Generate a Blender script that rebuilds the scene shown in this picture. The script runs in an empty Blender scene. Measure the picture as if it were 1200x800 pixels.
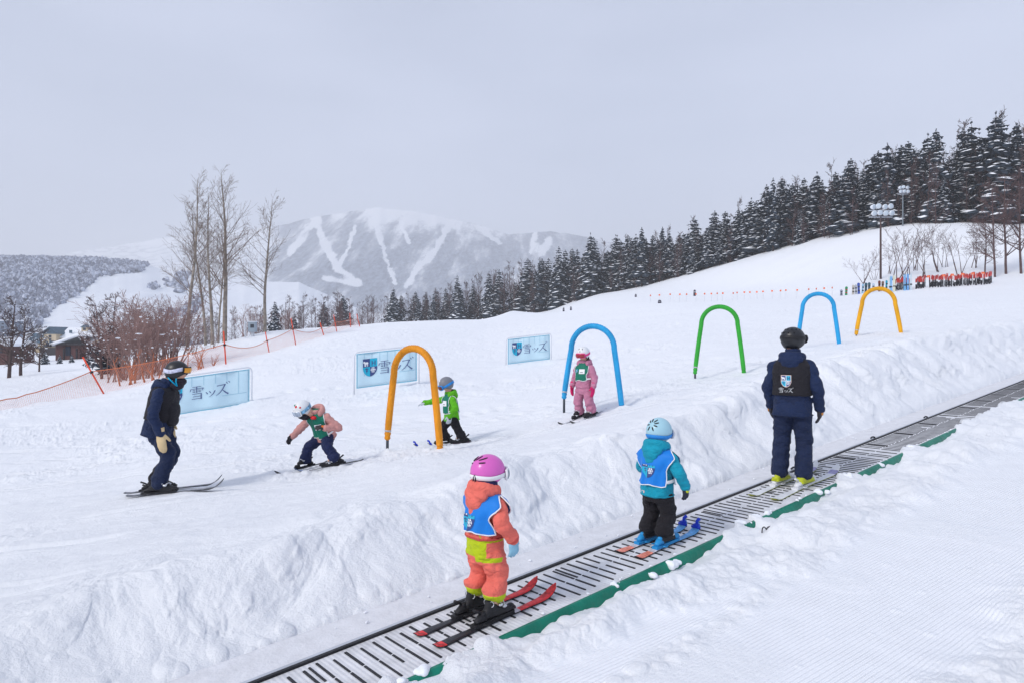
import bpy, math, random
import numpy as np
from mathutils import Vector, Matrix
from mathutils.bvhtree import BVHTree

SC = bpy.context.scene
COL = SC.collection
F = 800.0              # focal length of the photograph in its own pixels (24 mm lens, 1200 px wide)
KD = 800.0 / 1166.67   # depths below were first measured for a 35 mm lens
CAMZ = 2.0
rng = random.Random(7)
nrs = np.random.RandomState(11)

def P(px, py, d):
    d = d * KD
    return Vector(((px - 600) / F * d, d, CAMZ + (400 - py) / F * d))

# ---------------------------------------------------------------- noise
def _hash(ix, iy, iz, seed):
    """lattice hash, 0..1 (unsigned 32 bit arithmetic wraps on purpose)"""
    n = ix.astype(np.int64).astype(np.uint32) * np.uint32(374761393) + iy.astype(np.int64).astype(np.uint32) * np.uint32(668265263)
    if iz is not None: n = n + iz.astype(np.uint32) * np.uint32(2246822519)
    n = n + np.uint32((seed * 1274126177 + 97) & 0xffffffff)
    n = (n ^ (n >> np.uint32(13))) * np.uint32(1274126177); n ^= n >> np.uint32(16); n = n * np.uint32(2654435769)
    return (n >> np.uint32(16)).astype(np.float32) * np.float32(1 / 65535.0)

_GC = np.cos(np.arange(65536) / 65535.0 * 6.2831853).astype(np.float32); _GS = np.sin(np.arange(65536) / 65535.0 * 6.2831853).astype(np.float32)
def pn(x, y, seed=0):
    """gradient noise, about -1..1"""
    x = np.asarray(x, float); y = np.asarray(y, float)
    ix = np.floor(x); iy = np.floor(y); fx = x - ix; fy = y - iy
    u = fx * fx * fx * (fx * (fx * 6 - 15) + 10); v = fy * fy * fy * (fy * (fy * 6 - 15) + 10)
    def g(a, b):
        t = (_hash(ix + a, iy + b, None, seed) * 65535).astype(np.int32)
        return _GC[t] * (fx - a) + _GS[t] * (fy - b)
    a = g(0, 0); b = g(1, 0); c = g(0, 1); d = g(1, 1)
    return 1.5 * ((a + (b - a) * u) * (1 - v) + (c + (d - c) * u) * v)

def fbm(x, y, seed=0, octv=4, gain=0.5):
    s = 0; a = 1.0; f = 1.0
    for o in range(octv):
        s = s + a * pn(x * f + 17.3 * o, y * f - 9.1 * o, seed + o); a *= gain; f *= 2.03
    return s

def domes(x, y, seed=0, rmin=0.25, rmax=0.75):
    """rounded lumps: union of half balls on a jittered grid (unit cell)"""
    x = np.asarray(x, float); y = np.asarray(y, float) + 0 * x
    ix = np.floor(x); iy = np.floor(y); best = np.zeros_like(x)
    for a in (-1, 0, 1):
        for b in (-1, 0, 1):
            h = _hash(ix + a, iy + b, None, seed); jx = ix + a + h; jy = iy + b + (h * 57.31) % 1.0
            r = rmin + (rmax - rmin) * ((h * 913.7) % 1.0) ** 2
            q = r * r - (x - jx) ** 2 - (y - jy) ** 2
            best = np.maximum(best, np.sqrt(np.maximum(q, 0)))
    return best

def vn3(p, seed=0):
    """value noise on Nx3 points, -1..1"""
    i = np.floor(p); f = p - i; f = f * f * (3 - 2 * f)
    r = 0
    for a in (0, 1):
        for b in (0, 1):
            for c in (0, 1):
                w = (f[:, 0] if a else 1 - f[:, 0]) * (f[:, 1] if b else 1 - f[:, 1]) * (f[:, 2] if c else 1 - f[:, 2])
                r = r + w * _hash(i[:, 0] + a, i[:, 1] + b, (i[:, 2] + c).astype(np.int64), seed)
    return r * 2 - 1

def sstep(a, b, x):
    t = np.clip((x - a) / (b - a), 0, 1)
    return t * t * (3 - 2 * t)

# ---------------------------------------------------------------- materials
MATS = {}
def srgb(r, g, b):
    f = lambda c: c / 12.92 if c <= 0.04045 else ((c + 0.055) / 1.055) ** 2.4
    return (f(r / 255), f(g / 255), f(b / 255), 1)

def mat(name, col, rough=0.6, spec=0.3, metal=0.0, bump=0.0, scale=40.0, var=0.0, sheen=0.0, coat=0.0, alpha=1.0, stretch=(1, 1, 1), vscale=None, distort=0.0):
    if name in MATS: return MATS[name]
    m = bpy.data.materials.new(name); m.use_nodes = True
    nt = m.node_tree; b = nt.nodes['Principled BSDF']
    b.inputs['Base Color'].default_value = col if len(col) == 4 else (*col, 1)
    b.inputs['Roughness'].default_value = rough; b.inputs['Specular IOR Level'].default_value = spec
    b.inputs['Metallic'].default_value = metal
    b.inputs['Alpha'].default_value = alpha
    if sheen: b.inputs['Sheen Weight'].default_value = sheen
    if coat: b.inputs['Coat Weight'].default_value = coat; b.inputs['Coat Roughness'].default_value = 0.15
    tc = nt.nodes.new('ShaderNodeTexCoord'); mp = nt.nodes.new('ShaderNodeMapping')
    mp.inputs['Scale'].default_value = stretch
    nt.links.new(tc.outputs['Object'], mp.inputs['Vector'])
    if var:
        n = nt.nodes.new('ShaderNodeTexNoise'); n.inputs['Scale'].default_value = vscale or scale * 0.35; n.inputs['Detail'].default_value = 5
        nt.links.new(mp.outputs['Vector'], n.inputs['Vector'])
        mr = nt.nodes.new('ShaderNodeMapRange'); mr.inputs['From Min'].default_value = 0.3; mr.inputs['From Max'].default_value = 0.7
        mr.inputs['To Min'].default_value = 1 - var; mr.inputs['To Max'].default_value = 1 + var
        nt.links.new(n.outputs['Fac'], mr.inputs['Value'])
        mx = nt.nodes.new('ShaderNodeMix'); mx.data_type = 'RGBA'; mx.blend_type = 'MULTIPLY'; mx.inputs['Factor'].default_value = 1
        mx.inputs['A'].default_value = b.inputs['Base Color'].default_value
        nt.links.new(mr.outputs['Result'], mx.inputs['B'])
        nt.links.new(mx.outputs['Result'], b.inputs['Base Color'])
    if bump:
        n2 = nt.nodes.new('ShaderNodeTexNoise'); n2.inputs['Scale'].default_value = scale; n2.inputs['Detail'].default_value = 6; n2.inputs['Distortion'].default_value = distort
        nt.links.new(mp.outputs['Vector'], n2.inputs['Vector'])
        bp = nt.nodes.new('ShaderNodeBump'); bp.inputs['Strength'].default_value = 1.0; bp.inputs['Distance'].default_value = bump
        nt.links.new(n2.outputs['Fac'], bp.inputs['Height']); nt.links.new(bp.outputs['Normal'], b.inputs['Normal'])
    MATS[name] = m
    return m

def fabric(name, col, rough=0.75, var=0.10):
    return mat(name, col, rough=rough, spec=0.25, bump=0.022, scale=13, var=var, vscale=9, sheen=0.04, stretch=(1, 1, 1.7), distort=1.2)

# ---------------------------------------------------------------- mesh building
def np_mesh(name, v, f, smooth=True, mi=None):
    me = bpy.data.meshes.new(name)
    v = np.asarray(v, np.float32); f = np.asarray(f, np.int32)
    k = f.shape[1]
    me.vertices.add(len(v)); me.vertices.foreach_set('co', v.ravel())
    me.loops.add(f.size); me.loops.foreach_set('vertex_index', f.ravel())
    me.polygons.add(len(f)); me.polygons.foreach_set('loop_start', np.arange(0, f.size, k, dtype=np.int32))
    if mi is not None: me.polygons.foreach_set('material_index', np.asarray(mi, np.int32))
    me.polygons.foreach_set('use_smooth', np.full(len(f), smooth))
    me.update(calc_edges=True); me.validate()
    return me

def link(name, me, parent=None, mats=()):
    o = bpy.data.objects.new(name, me); COL.objects.link(o)
    if me is not None:
        for m in mats: me.materials.append(m)
    if parent is not None: o.parent = parent
    return o

def tag(o, label=None, cat=None, group=None, kind=None):
    for k, x in (('label', label), ('category', cat), ('group', group), ('kind', kind)):
        if x: o[k] = x
    return o

def empty(name, loc=(0, 0, 0), rot=(0, 0, 0)):
    o = bpy.data.objects.new(name, None); COL.objects.link(o)
    o.location = loc; o.rotation_euler = rot; o.empty_display_size = 0.1
    return o

def copy_tree(o, parent=None):
    c = o.copy(); COL.objects.link(c)
    if parent is not None: c.parent = parent; c.matrix_parent_inverse = o.matrix_parent_inverse.copy()
    for ch in list(KIDS.get(o.name, [])): copy_tree(ch, c)
    return c
KIDS = {}

def catmull(pts, n):
    pts = np.asarray(pts, float); K = len(pts)
    q = np.vstack([2 * pts[0] - pts[1], pts, 2 * pts[-1] - pts[-2]])
    out = []
    for t in np.linspace(0, K - 1, n):
        i = min(int(t), K - 2); u = t - i
        p0, p1, p2, p3 = q[i], q[i + 1], q[i + 2], q[i + 3]
        out.append(0.5 * (2 * p1 + (p2 - p0) * u + (2 * p0 - 5 * p1 + 4 * p2 - p3) * u * u + (3 * p1 - p0 - 3 * p2 + p3) * u ** 3))
    return np.array(out)

class MB:
    def __init__(s): s.v = []; s.f = []; s.m = []; s.n = 0
    def add(s, v, f, mi=0):
        s.v.extend([tuple(p) for p in v]); s.f.extend([tuple(int(i) + s.n for i in q) for q in f]); s.m.extend([mi] * len(f)); s.n += len(v)
        return s
    def loft(s, pts, rad, n=16, mi=0, up=(0, 1, 0), cap=True, power=2.0, fold=0.0, fk=60.0, seed=0):
        pts = np.asarray(pts, float); rad = np.asarray(rad, float)
        if rad.ndim == 1: rad = np.stack([rad, rad], 1)
        K = len(pts); t = np.gradient(pts, axis=0); t /= np.linalg.norm(t, axis=1)[:, None] + 1e-9
        if cap:
            a, b = pts[0], pts[-1]; r0 = rad[0].min(); r1 = rad[-1].min()
            pts = np.vstack([a - t[0] * r0 * .75, a - t[0] * r0 * .45, pts, b + t[-1] * r1 * .45, b + t[-1] * r1 * .75])
            rad = np.vstack([rad[0] * .35, rad[0] * .8, rad, rad[-1] * .8, rad[-1] * .35])
            t = np.vstack([t[0], t[0], t, t[-1], t[-1]]); K += 4
        up = np.asarray(up, float); V = []
        L = np.concatenate([[0], np.cumsum(np.linalg.norm(np.diff(pts, axis=0), axis=1))])
        prev = None
        for i in range(K):
            ref = up if prev is None else prev
            b = ref - t[i] * ref.dot(t[i])
            if np.linalg.norm(b) < 1e-5: b = np.array((1, 0, 0)) - t[i] * t[i][0]
            b /= np.linalg.norm(b); a = np.cross(b, t[i]); prev = b
            for k in range(n):
                th = 2 * math.pi * k / n; c, q = math.cos(th), math.sin(th)
                if power != 2.0:
                    c = math.copysign(abs(c) ** (2 / power), c); q = math.copysign(abs(q) ** (2 / power), q)
                w = 1.0
                if fold: w += fold * math.sin(L[i] * fk + 1.7 * math.sin(th + seed) + seed) * (0.6 + 0.4 * math.sin(2 * th + seed * 3))
                V.append(pts[i] + a * rad[i, 0] * c * w + b * rad[i, 1] * q * w)
        Fc = []
        for i in range(K - 1):
            for k in range(n):
                k2 = (k + 1) % n
                Fc.append((i * n + k, i * n + k2, (i + 1) * n + k2, (i + 1) * n + k))
        Fc.append(tuple(range(n))[::-1]); Fc.append(tuple((K - 1) * n + k for k in range(n)))
        return s.add(V, Fc, mi)
    def tube(s, pts, r, n=8, mi=0, samples=None, up=(0.123, 0.3, 1)):
        if samples: pts = catmull(pts, samples)
        r = np.full(len(pts), r) if np.isscalar(r) else np.interp(np.linspace(0, 1, len(pts)), np.linspace(0, 1, len(r)), r)
        return s.loft(pts, r, n=n, mi=mi, up=up, cap=False)
    def ell(s, c, r, n=16, m=10, mi=0, rot=None):
        V = []; Fc = []
        for i in range(1, m):
            ph = math.pi * i / m
            for k in range(n):
                th = 2 * math.pi * k / n
                V.append(Vector((math.cos(th) * math.sin(ph) * r[0], math.sin(th) * math.sin(ph) * r[1], math.cos(ph) * r[2])))
        V += [Vector((0, 0, r[2])), Vector((0, 0, -r[2]))]
        if rot is not None: V = [rot @ p for p in V]
        V = [p + Vector(c) for p in V]
        for i in range(m - 2):
            for k in range(n):
                k2 = (k + 1) % n; Fc.append((i * n + k, (i + 1) * n + k, (i + 1) * n + k2, i * n + k2))
        T, B = (m - 1) * n, (m - 1) * n + 1
        for k in range(n):
            k2 = (k + 1) % n; Fc.append((T, k, k2)); Fc.append((B, (m - 2) * n + k2, (m - 2) * n + k))
        return s.add(V, Fc, mi)
    def box(s, c, d, mi=0, M=None):
        V = [Vector((c[0] + sx * d[0] / 2, c[1] + sy * d[1] / 2, c[2] + sz * d[2] / 2)) for sx in (-1, 1) for sy in (-1, 1) for sz in (-1, 1)]
        if M is not None: V = [M @ p for p in V]
        return s.add(V, [(0, 1, 3, 2), (4, 6, 7, 5), (0, 4, 5, 1), (2, 3, 7, 6), (0, 2, 6, 4), (1, 5, 7, 3)], mi)
    def prism(s, poly, z0, z1, mi=0, M=None):
        """poly: 2D points (counter clockwise), extruded along z"""
        n = len(poly)
        V = [Vector((x, y, z0)) for x, y in poly] + [Vector((x, y, z1)) for x, y in poly]
        if M is not None: V = [M @ p for p in V]
        Fc = [tuple(range(n))[::-1], tuple(range(n, 2 * n))] + [(i, (i + 1) % n, n + (i + 1) % n, n + i) for i in range(n)]
        return s.add(V, Fc, mi)
    def xf(s, M):
        s.v = [tuple(M @ Vector(p)) for p in s.v]; return s
    def mesh(s, name, smooth=True):
        me = bpy.data.meshes.new(name); me.from_pydata(s.v, [], s.f)
        me.polygons.foreach_set('material_index', s.m); me.polygons.foreach_set('use_smooth', [smooth] * len(s.f))
        me.update(); return me
    def build(s, name, mats, parent=None, smooth=True, bevel=0.0):
        if not isinstance(mats, (list, tuple)): mats = [mats]
        o = link(name, s.mesh(name, smooth), parent, mats)
        if parent is not None: KIDS.setdefault(parent.name, []).append(o)
        if bevel:
            b = o.modifiers.new('bevel', 'BEVEL'); b.width = bevel; b.segments = 2; b.limit_method = 'ANGLE'
        return o

def remesh(mb, voxel, smooth=2, folds=None):
    """one continuous surface out of overlapping closed pieces; folds: (amplitude, freq_xy, freq_z, seed)"""
    o = bpy.data.objects.new('tmp', mb.mesh('tmp')); COL.objects.link(o)
    r = o.modifiers.new('r', 'REMESH'); r.mode = 'VOXEL'; r.voxel_size = voxel; r.use_smooth_shade = True
    if smooth:
        q = o.modifiers.new('s', 'SMOOTH'); q.factor = 0.5; q.iterations = smooth
    dg = bpy.context.evaluated_depsgraph_get(); dg.update()
    me = bpy.data.meshes.new_from_object(o.evaluated_get(dg))
    old = o.data; bpy.data.objects.remove(o); bpy.data.meshes.remove(old)
    if folds:
        A, fx, fz, sd = folds; n = len(me.vertices)
        co = np.empty(n * 3, np.float32); me.vertices.foreach_get('co', co); co = co.reshape(-1, 3).astype(float)
        no = np.empty(n * 3, np.float32); me.vertex_normals.foreach_get('vector', no); no = no.reshape(-1, 3)
        w = co * np.array((fx, fx, fz)); w[:, 2] += 1.1 * vn3(co * 9, sd + 3) + 0.5 * vn3(co * 21, sd + 4)
        h = 1.6 * np.abs(vn3(w, sd)) ** .75 - .55 ; h2 = vn3(w * 2.1 + 7, sd + 1)
        big = vn3(co * 6 + 3, sd + 8)
        co += no * (A * (1.05 * h + 0.30 * h2) * (0.55 + 0.45 * big))[:, None]
        me.vertices.foreach_set('co', co.astype(np.float32).ravel()); me.update()
    me.polygons.foreach_set('use_smooth', [True] * len(me.polygons))
    return me

def part(name, me, m, parent):
    o = link(name, me, parent, m if isinstance(m, (list, tuple)) else [m])
    KIDS.setdefault(parent.name, []).append(o)
    return o

def bvh_of(me):
    me.calc_loop_triangles()
    return BVHTree.FromPolygons([v.co.copy() for v in me.vertices], [tuple(t.vertices) for t in me.loop_triangles])
# ---------------------------------------------------------------- terrain
UD = np.array((0.748, 0.6637)); LD = np.array((0.6637, -0.748)); LSH = 0.68     # along / across the carpet lift
LC = -4.24                                                          # centre line of the belt
BS = 0.0605; BH = 2.03
def belt_z(u): return CAMZ - BH + BS * u
def ul(x, y): return x * UD[0] + y * UD[1], x * LD[0] + y * LD[1] - LSH
def from_ul(u, l): l = l + LSH; return np.array((u * UD[0] + l * LD[0], u * UD[1] + l * LD[1]))

CTRL = []
for px, py, d in [(190, 580, 12.3), (370, 550, 14), (525, 519, 16), (687, 487, 16.5), (485, 527, 14.3), (697, 480, 17), (844, 440, 21.3),
                  (960, 407, 26), (1031, 392, 31), (415, 461, 28), (490, 450, 28.5), (293, 473, 26), (205, 492, 26), (593, 430, 36), (645, 424, 36),
                  (124, 461, 38), (263, 427, 42), (316, 413, 58), (347, 404, 62), (380, 393, 83), (394, 388, 100), (412, 384, 108),
                  (0, 486, 28), (0, 530, 20), (-200, 540, 20), (-300, 470, 40),
                  (985, 346, 108), (1070, 338, 106), (1160, 333, 104), (1300, 326, 100), (760, 356, 115), (870, 352, 111),
                  (700, 392, 52), (850, 384, 50), (1000, 368, 56), (1150, 358, 58), (560, 400, 60),
                  (1090, 262, 165), (1200, 262, 160), (1350, 250, 160), (990, 275, 180), (850, 310, 220), (700, 345, 300), (600, 365, 340), (500, 377, 370), (430, 380, 380),
                  (1090, 262, 200), (1200, 258, 195), (990, 275, 215), (850, 311, 260), (700, 347, 345), (600, 367, 385), (500, 379, 420), (430, 383, 430),
                  (1000, 320, 135), (1150, 302, 130), (900, 333, 160), (780, 345, 190), (660, 365, 230), (560, 376, 240),
                  (320, 388, 88), (225, 409, 80), (265, 400, 85), (170, 441, 55), (120, 446, 60), (50, 437, 90), (50, 425, 150), (-100, 440, 90), (0, 417, 260), (100, 414, 300), (-100, 415, 300),
                  (200, 408, 280), (300, 395, 280), (380, 388, 280), (300, 400, 430), (100, 412, 440)]:
    CTRL.append(tuple(P(px, py, d)))
for x, y, z in [(-8, -6, -2.45), (-3, 2, -1.78), (-6, 6, -2.12), (3, 9, -0.95), (6, 13, -0.52), (10, 18, -0.05), (14, 24, 0.22), (20, 30, 0.62), (30, 40, 1.4), (-1, 8, -1.5), (-4, 9, -1.9), (-9, 12, -2.45), (60, 60, 4.5), (-40, 10, -4), (20, 0, -1)]:
    CTRL.append((x, y * KD, z + CAMZ))
CTRL = np.array(CTRL)
def _tc(x, y): return np.stack([np.arcsinh(np.asarray(x) / 8.0), np.arcsinh(np.asarray(y) / 8.0)], -1)
def _tps_fit(p, z, reg):
    n = len(p); d = np.linalg.norm(p[:, None] - p[None], axis=2)
    K = np.where(d > 0, d * d * np.log(d + 1e-12), 0) + reg * np.eye(n)
    A = np.zeros((n + 3, n + 3)); A[:n, :n] = K; A[:n, n] = 1; A[:n, n + 1:] = p; A[n:, :n] = A[:n, n:].T
    return np.linalg.solve(A, np.concatenate([z, np.zeros(3)]))
_TP = _tc(CTRL[:, 0], CTRL[:, 1])
_TD = np.sqrt(CTRL[:, 0] ** 2 + CTRL[:, 1] ** 2) + 12
_TW = _tps_fit(_TP, (CTRL[:, 2] - CAMZ) / _TD, 2e-4)
def main_z(x, y):
    x = np.asarray(x, float); y = np.asarray(y, float); sh = x.shape
    q = _tc(x.ravel(), y.ravel()); out = np.empty(len(q)); n = len(_TP)
    for i in range(0, len(q), 60000):
        c = q[i:i + 60000]; d2 = ((c[:, None] - _TP[None]) ** 2).sum(2)
        k = np.where(d2 > 0, 0.5 * d2 * np.log(d2 + 1e-12), 0)
        out[i:i + 60000] = k @ _TW[:n] + _TW[n] + c @ _TW[n + 1:]
    return (out * (np.sqrt(x.ravel() ** 2 + y.ravel() ** 2) + 12)).reshape(sh) + CAMZ

# how far the loose snow on the right stands above (or below) the belt's edge, along the lift
MOUNDS = []     # little heaps of snow kicked up round the feet of arches and frames
COVER = np.array([(0, .05), (3.9, .05), (4.14, -.02), (4.36, -.02), (4.5, .035), (4.9, .03), (5.02, -.02), (5.4, -.10), (6.1, -.085), (6.55, -.025), (7.0, -.07), (7.4, -.11), (8.05, -.10), (8.25, .03), (8.6, .05), (8.68, -.05), (8.8, -.05), (8.9, .04),
                  (9.15, -.04), (9.5, -.09), (10.7, -.10), (11.0, -.03), (11.1, .05), (11.6, .06), (11.8, -.06), (12.4, -.09), (13.3, -.08), (13.6, .05), (14.1, .05), (14.35, -.07), (16.0, -.08), (16.3, .05), (20, .06), (21, -.04), (22, .05), (60, .05)])
COVER[:, 0] = np.interp(COVER[:, 0], [0, 4.14, 4.39, 5.0, 6.59, 8.2, 9.06, 11.03, 11.74, 13.57, 14.2, 16.2, 60], [0, 2.12, 2.32, 2.81, 4.09, 5.4, 6.07, 7.66, 8.23, 9.71, 10.18, 11.83, 50])
COVER[:, 1] = np.clip(COVER[:, 1], -.046, .026)
def height(x, y, detail=True):
    """terrain height; also returns the groomed mask"""
    x = np.asarray(x, float); y = np.asarray(y, float); sh = x.shape; x = x.ravel(); y = y.ravel()
    u, l = ul(x, y); B = belt_z(u); M = main_z(x, y); R = np.hypot(x, y)
    near = sstep(90, 45, R); z = M.copy(); groom = np.zeros_like(z)
    def on(mask, fn, *arrs):
        """evaluate fn only where mask holds"""
        out = np.zeros_like(z); i = np.nonzero(mask)[0]
        if len(i): out[i] = fn(*[q[i] for q in arrs])
        return out
    # --- the cut bank on the left of the belt
    lf = l < -4.93
    nb_ = lf & (R < 95)
    wob = on(nb_, lambda u, l: 0.28 * pn(u * 0.45, l * 0.1, 3) + 0.10 * pn(u * 1.7, l * 0.3, 4), u, l)
    wid = on(nb_, lambda u: 0.75 + 0.027 * np.clip(u, 0, 22) + 0.18 * pn(u * 0.3, 0 * u + 5.5, 6), u) + (~nb_) * 1.2
    s = (-4.97 - l + 0.35 * wob) / wid
    t = np.clip(s, 0, 1); bank = np.clip((t ** 0.75) * (1 - t) + t * (t * t * (3 - 2 * t)) ** 0.8, 0, 1)
    berm = 0.10 * np.exp(-((s - 1.0) / 0.45) ** 2) * sstep(0.3, 0.9, s)
    z = np.where(lf, (B - 0.03) + (M - (B - 0.03)) * bank + berm * near, z)
    # --- belt trench and the groomed run on the right
    rt = l > -3.93
    cov = np.interp(u, COVER[:, 0], COVER[:, 1]); cov = cov + on((R < 40) & (l > -4.4) & (l < -3), lambda u, l: 0.030 * pn(u * 2.6, l * 2, 28) + 0.020 * pn(u * 7, l * 7, 29) + domes(u * 9, l * 9, 36, .1, .7) * .03, u, l)
    Rm = on(rt & (R < 60), lambda u, l: sstep(0.16, -0.16, l - np.interp(u, [0, 3.6, 5.2, 30], [-3.42, -3.47, -3.08, -3.12]) + 0.10 * pn(u * 0.8, 0 * u, 21) + 0.10 * pn(u * 2.6, l, 22)), u, l)
    edge = sstep(-3.90, -3.62, l)
    G = B - 0.02 + 0.012 * (l + 3) + on(rt, lambda x, y: 0.02 * pn(x * 0.35, y * 0.35, 31), x, y)
    ridge = Rm * edge * on(Rm > 0, lambda u, l: 0.09 + 0.06 * pn(u * 0.55, 0 * u + 2, 23) + 0.04 * pn(u * 1.9, l * 1.6, 24), u, l)
    brn = on(rt & (l > -2.6) & (R < 30), lambda u, l: sstep(-2.1, -1.65, l + 0.25 * pn(u * 0.7, 0 * u + 9, 41) + .1 * pn(u * 3, l * 3, 37)) * sstep(9, 6, u), u, l)
    right = (G + ridge + brn * 0.05) * edge + (B + cov) * (1 - edge)
    spill = np.clip(cov / 0.05, 0, 1.3); lim = -3.95 - 0.10 * spill
    tr = B - 0.16 + (np.clip(cov, 0, .05) + 0.16 + .004) * sstep(lim - 0.05, lim + 0.03, l) * (cov > 0)
    z = np.where(lf, z, np.where(rt, right, tr))
    groom = np.where(rt, (1 - Rm) * (1 - brn), 0.0)
    if detail:
        far = sstep(120, 30, R)
        bw = sstep(0.0, 0.3, s) * sstep(2.7, 1.0, s) * near * lf
        def bank_detail(u, l):
            fl = sstep(4, 10, u); wx = u + 0.35 * pn(u * 0.9, l * 0.9, 49) + 0.12 * pn(u * 2.7, l * 2.7, 48); wy = l + 0.35 * pn(u * 0.9 + 9, l * 0.9, 47)
            lump = domes(wx * 0.9, wy * 1.1, 51, .3, .8) * 0.105 + domes(wx * 2.6, wy * 2.6, 52, .1, .75) * 0.045 + domes(u * 8, l * 8, 53, 0.05, 0.6) * 0.02 + domes(u * 15, l * 15, 34, 0.0, 0.5) * 0.014 * (pn(u * 1.3, l * 1.3, 33) > .05) + 0.085 * fbm(wx * 1.1, wy * 1.1, 54, 6, .52)
            flute = 0.085 * (1 - 2 * np.abs(pn(u * 1.5 + 0.25 * pn(u * 3, l * 2, 57), l * 0.35, 55))) + 0.045 * pn(u * 4.2, l * 0.9, 56) + 0.045 * fbm(u * 2.2, l * 1.6, 58, 6) + 0.010 * domes(u * 9, l * 9, 59, .05, .6)
            return lump * (0.62 - 0.3 * fl) - 0.03 + flute * (0.04 + 0.85 * fl)
        z = z + bw * on(bw > 0.001, bank_detail, u, l)
        # loose crumbs along the foot of the bank
        ft = np.exp(-((s - .05) / .12) ** 2) * lf * (R < 40)
        z = z + ft * on(ft > .01, lambda x, y: domes(x * 8, y * 8, 46, .05, .6) * 0.05 + 0.02 * fbm(x * 4, y * 4, 45, 3), x, y)
        # the skied slope: soft streaks along the traverse, tracks, scattered crumbs
        sl = (1 - bw) * lf * sstep(0.6, 1.4, s) * far
        def slope_detail(x, y):
            ca, sa = math.cos(0.20), math.sin(0.20); a = x * ca + y * sa; b = -x * sa + y * ca; b = b + 0.5 * pn(a * 0.12, b * 0.1, 60)
            streak = 0.022 * pn(a * 0.22, b * 1.1, 61) + 0.012 * pn(a * 0.6, b * 3.4, 62)
            ch = sstep(-.1, .35, pn(x * 0.22, y * 0.30, 65))
            crumbs = (domes(x * 5.5, y * 5.5, 64, 0.0, 0.33) * 0.06 + domes(x * 11, y * 11, 69, 0.0, 0.36) * 0.035) * ch
            q = (b + 0.25 * pn(a * 0.3, 3.3 + 0 * a, 43)) / 1.35; fr = np.abs((q % 1.0) - .5) * 1.35; gate = sstep(-.25, .1, pn(a * 0.16, np.floor(q) * 7.7, 42))
            track = -0.055 * np.exp(-((fr - .12) / .035) ** 2) * gate + 0.014 * np.exp(-((fr - .20) / .04) ** 2) * gate
            return 1.5 * streak + 1.5 * crumbs + track + 0.03 * fbm(x * 0.6, y * 0.6, 66, 4) + 0.016 * fbm(x * 3.2, y * 3.8, 67, 4) * (.4 + ch)
        z = z + sl * on(sl > 0.001, slope_detail, x, y)
        for mx_, my_, mr_, mh_ in MOUNDS:
            i = np.nonzero((np.abs(x - mx_) < mr_ * 2.2) & (np.abs(y - my_) < mr_ * 2.2))[0]
            if len(i): z[i] += mh_ * np.exp(-((x[i] - mx_) ** 2 + (y[i] - my_) ** 2) / (mr_ * .7) ** 2) * (1 + .5 * pn(x[i] * 9, y[i] * 9, 35))
        mid = sstep(25, 60, R) * sstep(420, 150, R) * (l < -5)
        z = z + mid * on(mid > 0.001, lambda x, y: 0.10 * fbm(x * 0.08, y * 0.16, 68, 4), x, y)
        # chunks in the ridge and the broken patch
        mk = Rm * edge * rt; ckm = (mk > .001) | (brn > .001)
        ck = on(ckm, lambda x, y: domes(x * 2.2 + 0.4 * pn(x * 3, y * 3, 70), y * 2.2 + 0.4 * pn(x * 3 + 5, y * 3, 79), 71, .1, .75) * 0.062 + domes(x * 6, y * 6, 72, .05, .7) * 0.026 + domes(x * 15, y * 15, 73, .05, .7) * 0.009 + 0.05 * fbm(x * 1.7, y * 1.7, 74, 6, .55), x, y)
        z = z + mk * (ck - 0.03) + brn * (ck * 1.25 - 0.02) * (l > -3)
        # a line of crumbs and a few bare patches in the groomed snow
        ln = on((l > -3.5) & (l < -2.6) & (u < 10), lambda u, l: np.exp(-((l + 3.08 + 0.08 * pn(u * 0.7, 0 * u, 75)) / 0.10) ** 2) * sstep(6.5, 4.6, u), u, l)
        z = z + ln * on(ln > .01, lambda x, y: domes(x * 9, y * 9, 76, .05, .7) * 0.035 + 0.01 * fbm(x * 6, y * 6, 40, 3), x, y)
        groom = groom * (1 - 0.8 * ln)
        bare = on(groom > 0, lambda x, y: sstep(0.25, 0.6, pn(x * 0.9, y * 0.9, 77)), x, y)
        groom = groom * (1 - 0.6 * bare)
        z = z + groom * on(groom > 0, lambda x, y, b: b * 0.004 * fbm(x * 9, y * 9, 78, 3) + 0.015 * pn(x * .5, y * .5, 39) + domes(x * 4, y * 4, 38, 0, .16) * 0.04, x, y, bare)
    return z.reshape(sh), groom.reshape(sh)

def gz(x, y):
    return float(height(np.array([x]), np.array([y]))[0][0])
def smooth_gz(x, y):
    return float(height(np.array([x]), np.array([y]), False)[0][0])
def Gp(px, d, dz=0.0):
    """point on the ground in the direction of photo column px, at depth d"""
    d = d * KD; x = (px - 600) / F * d
    return Vector((x, d, gz(x, d) + dz))

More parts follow.
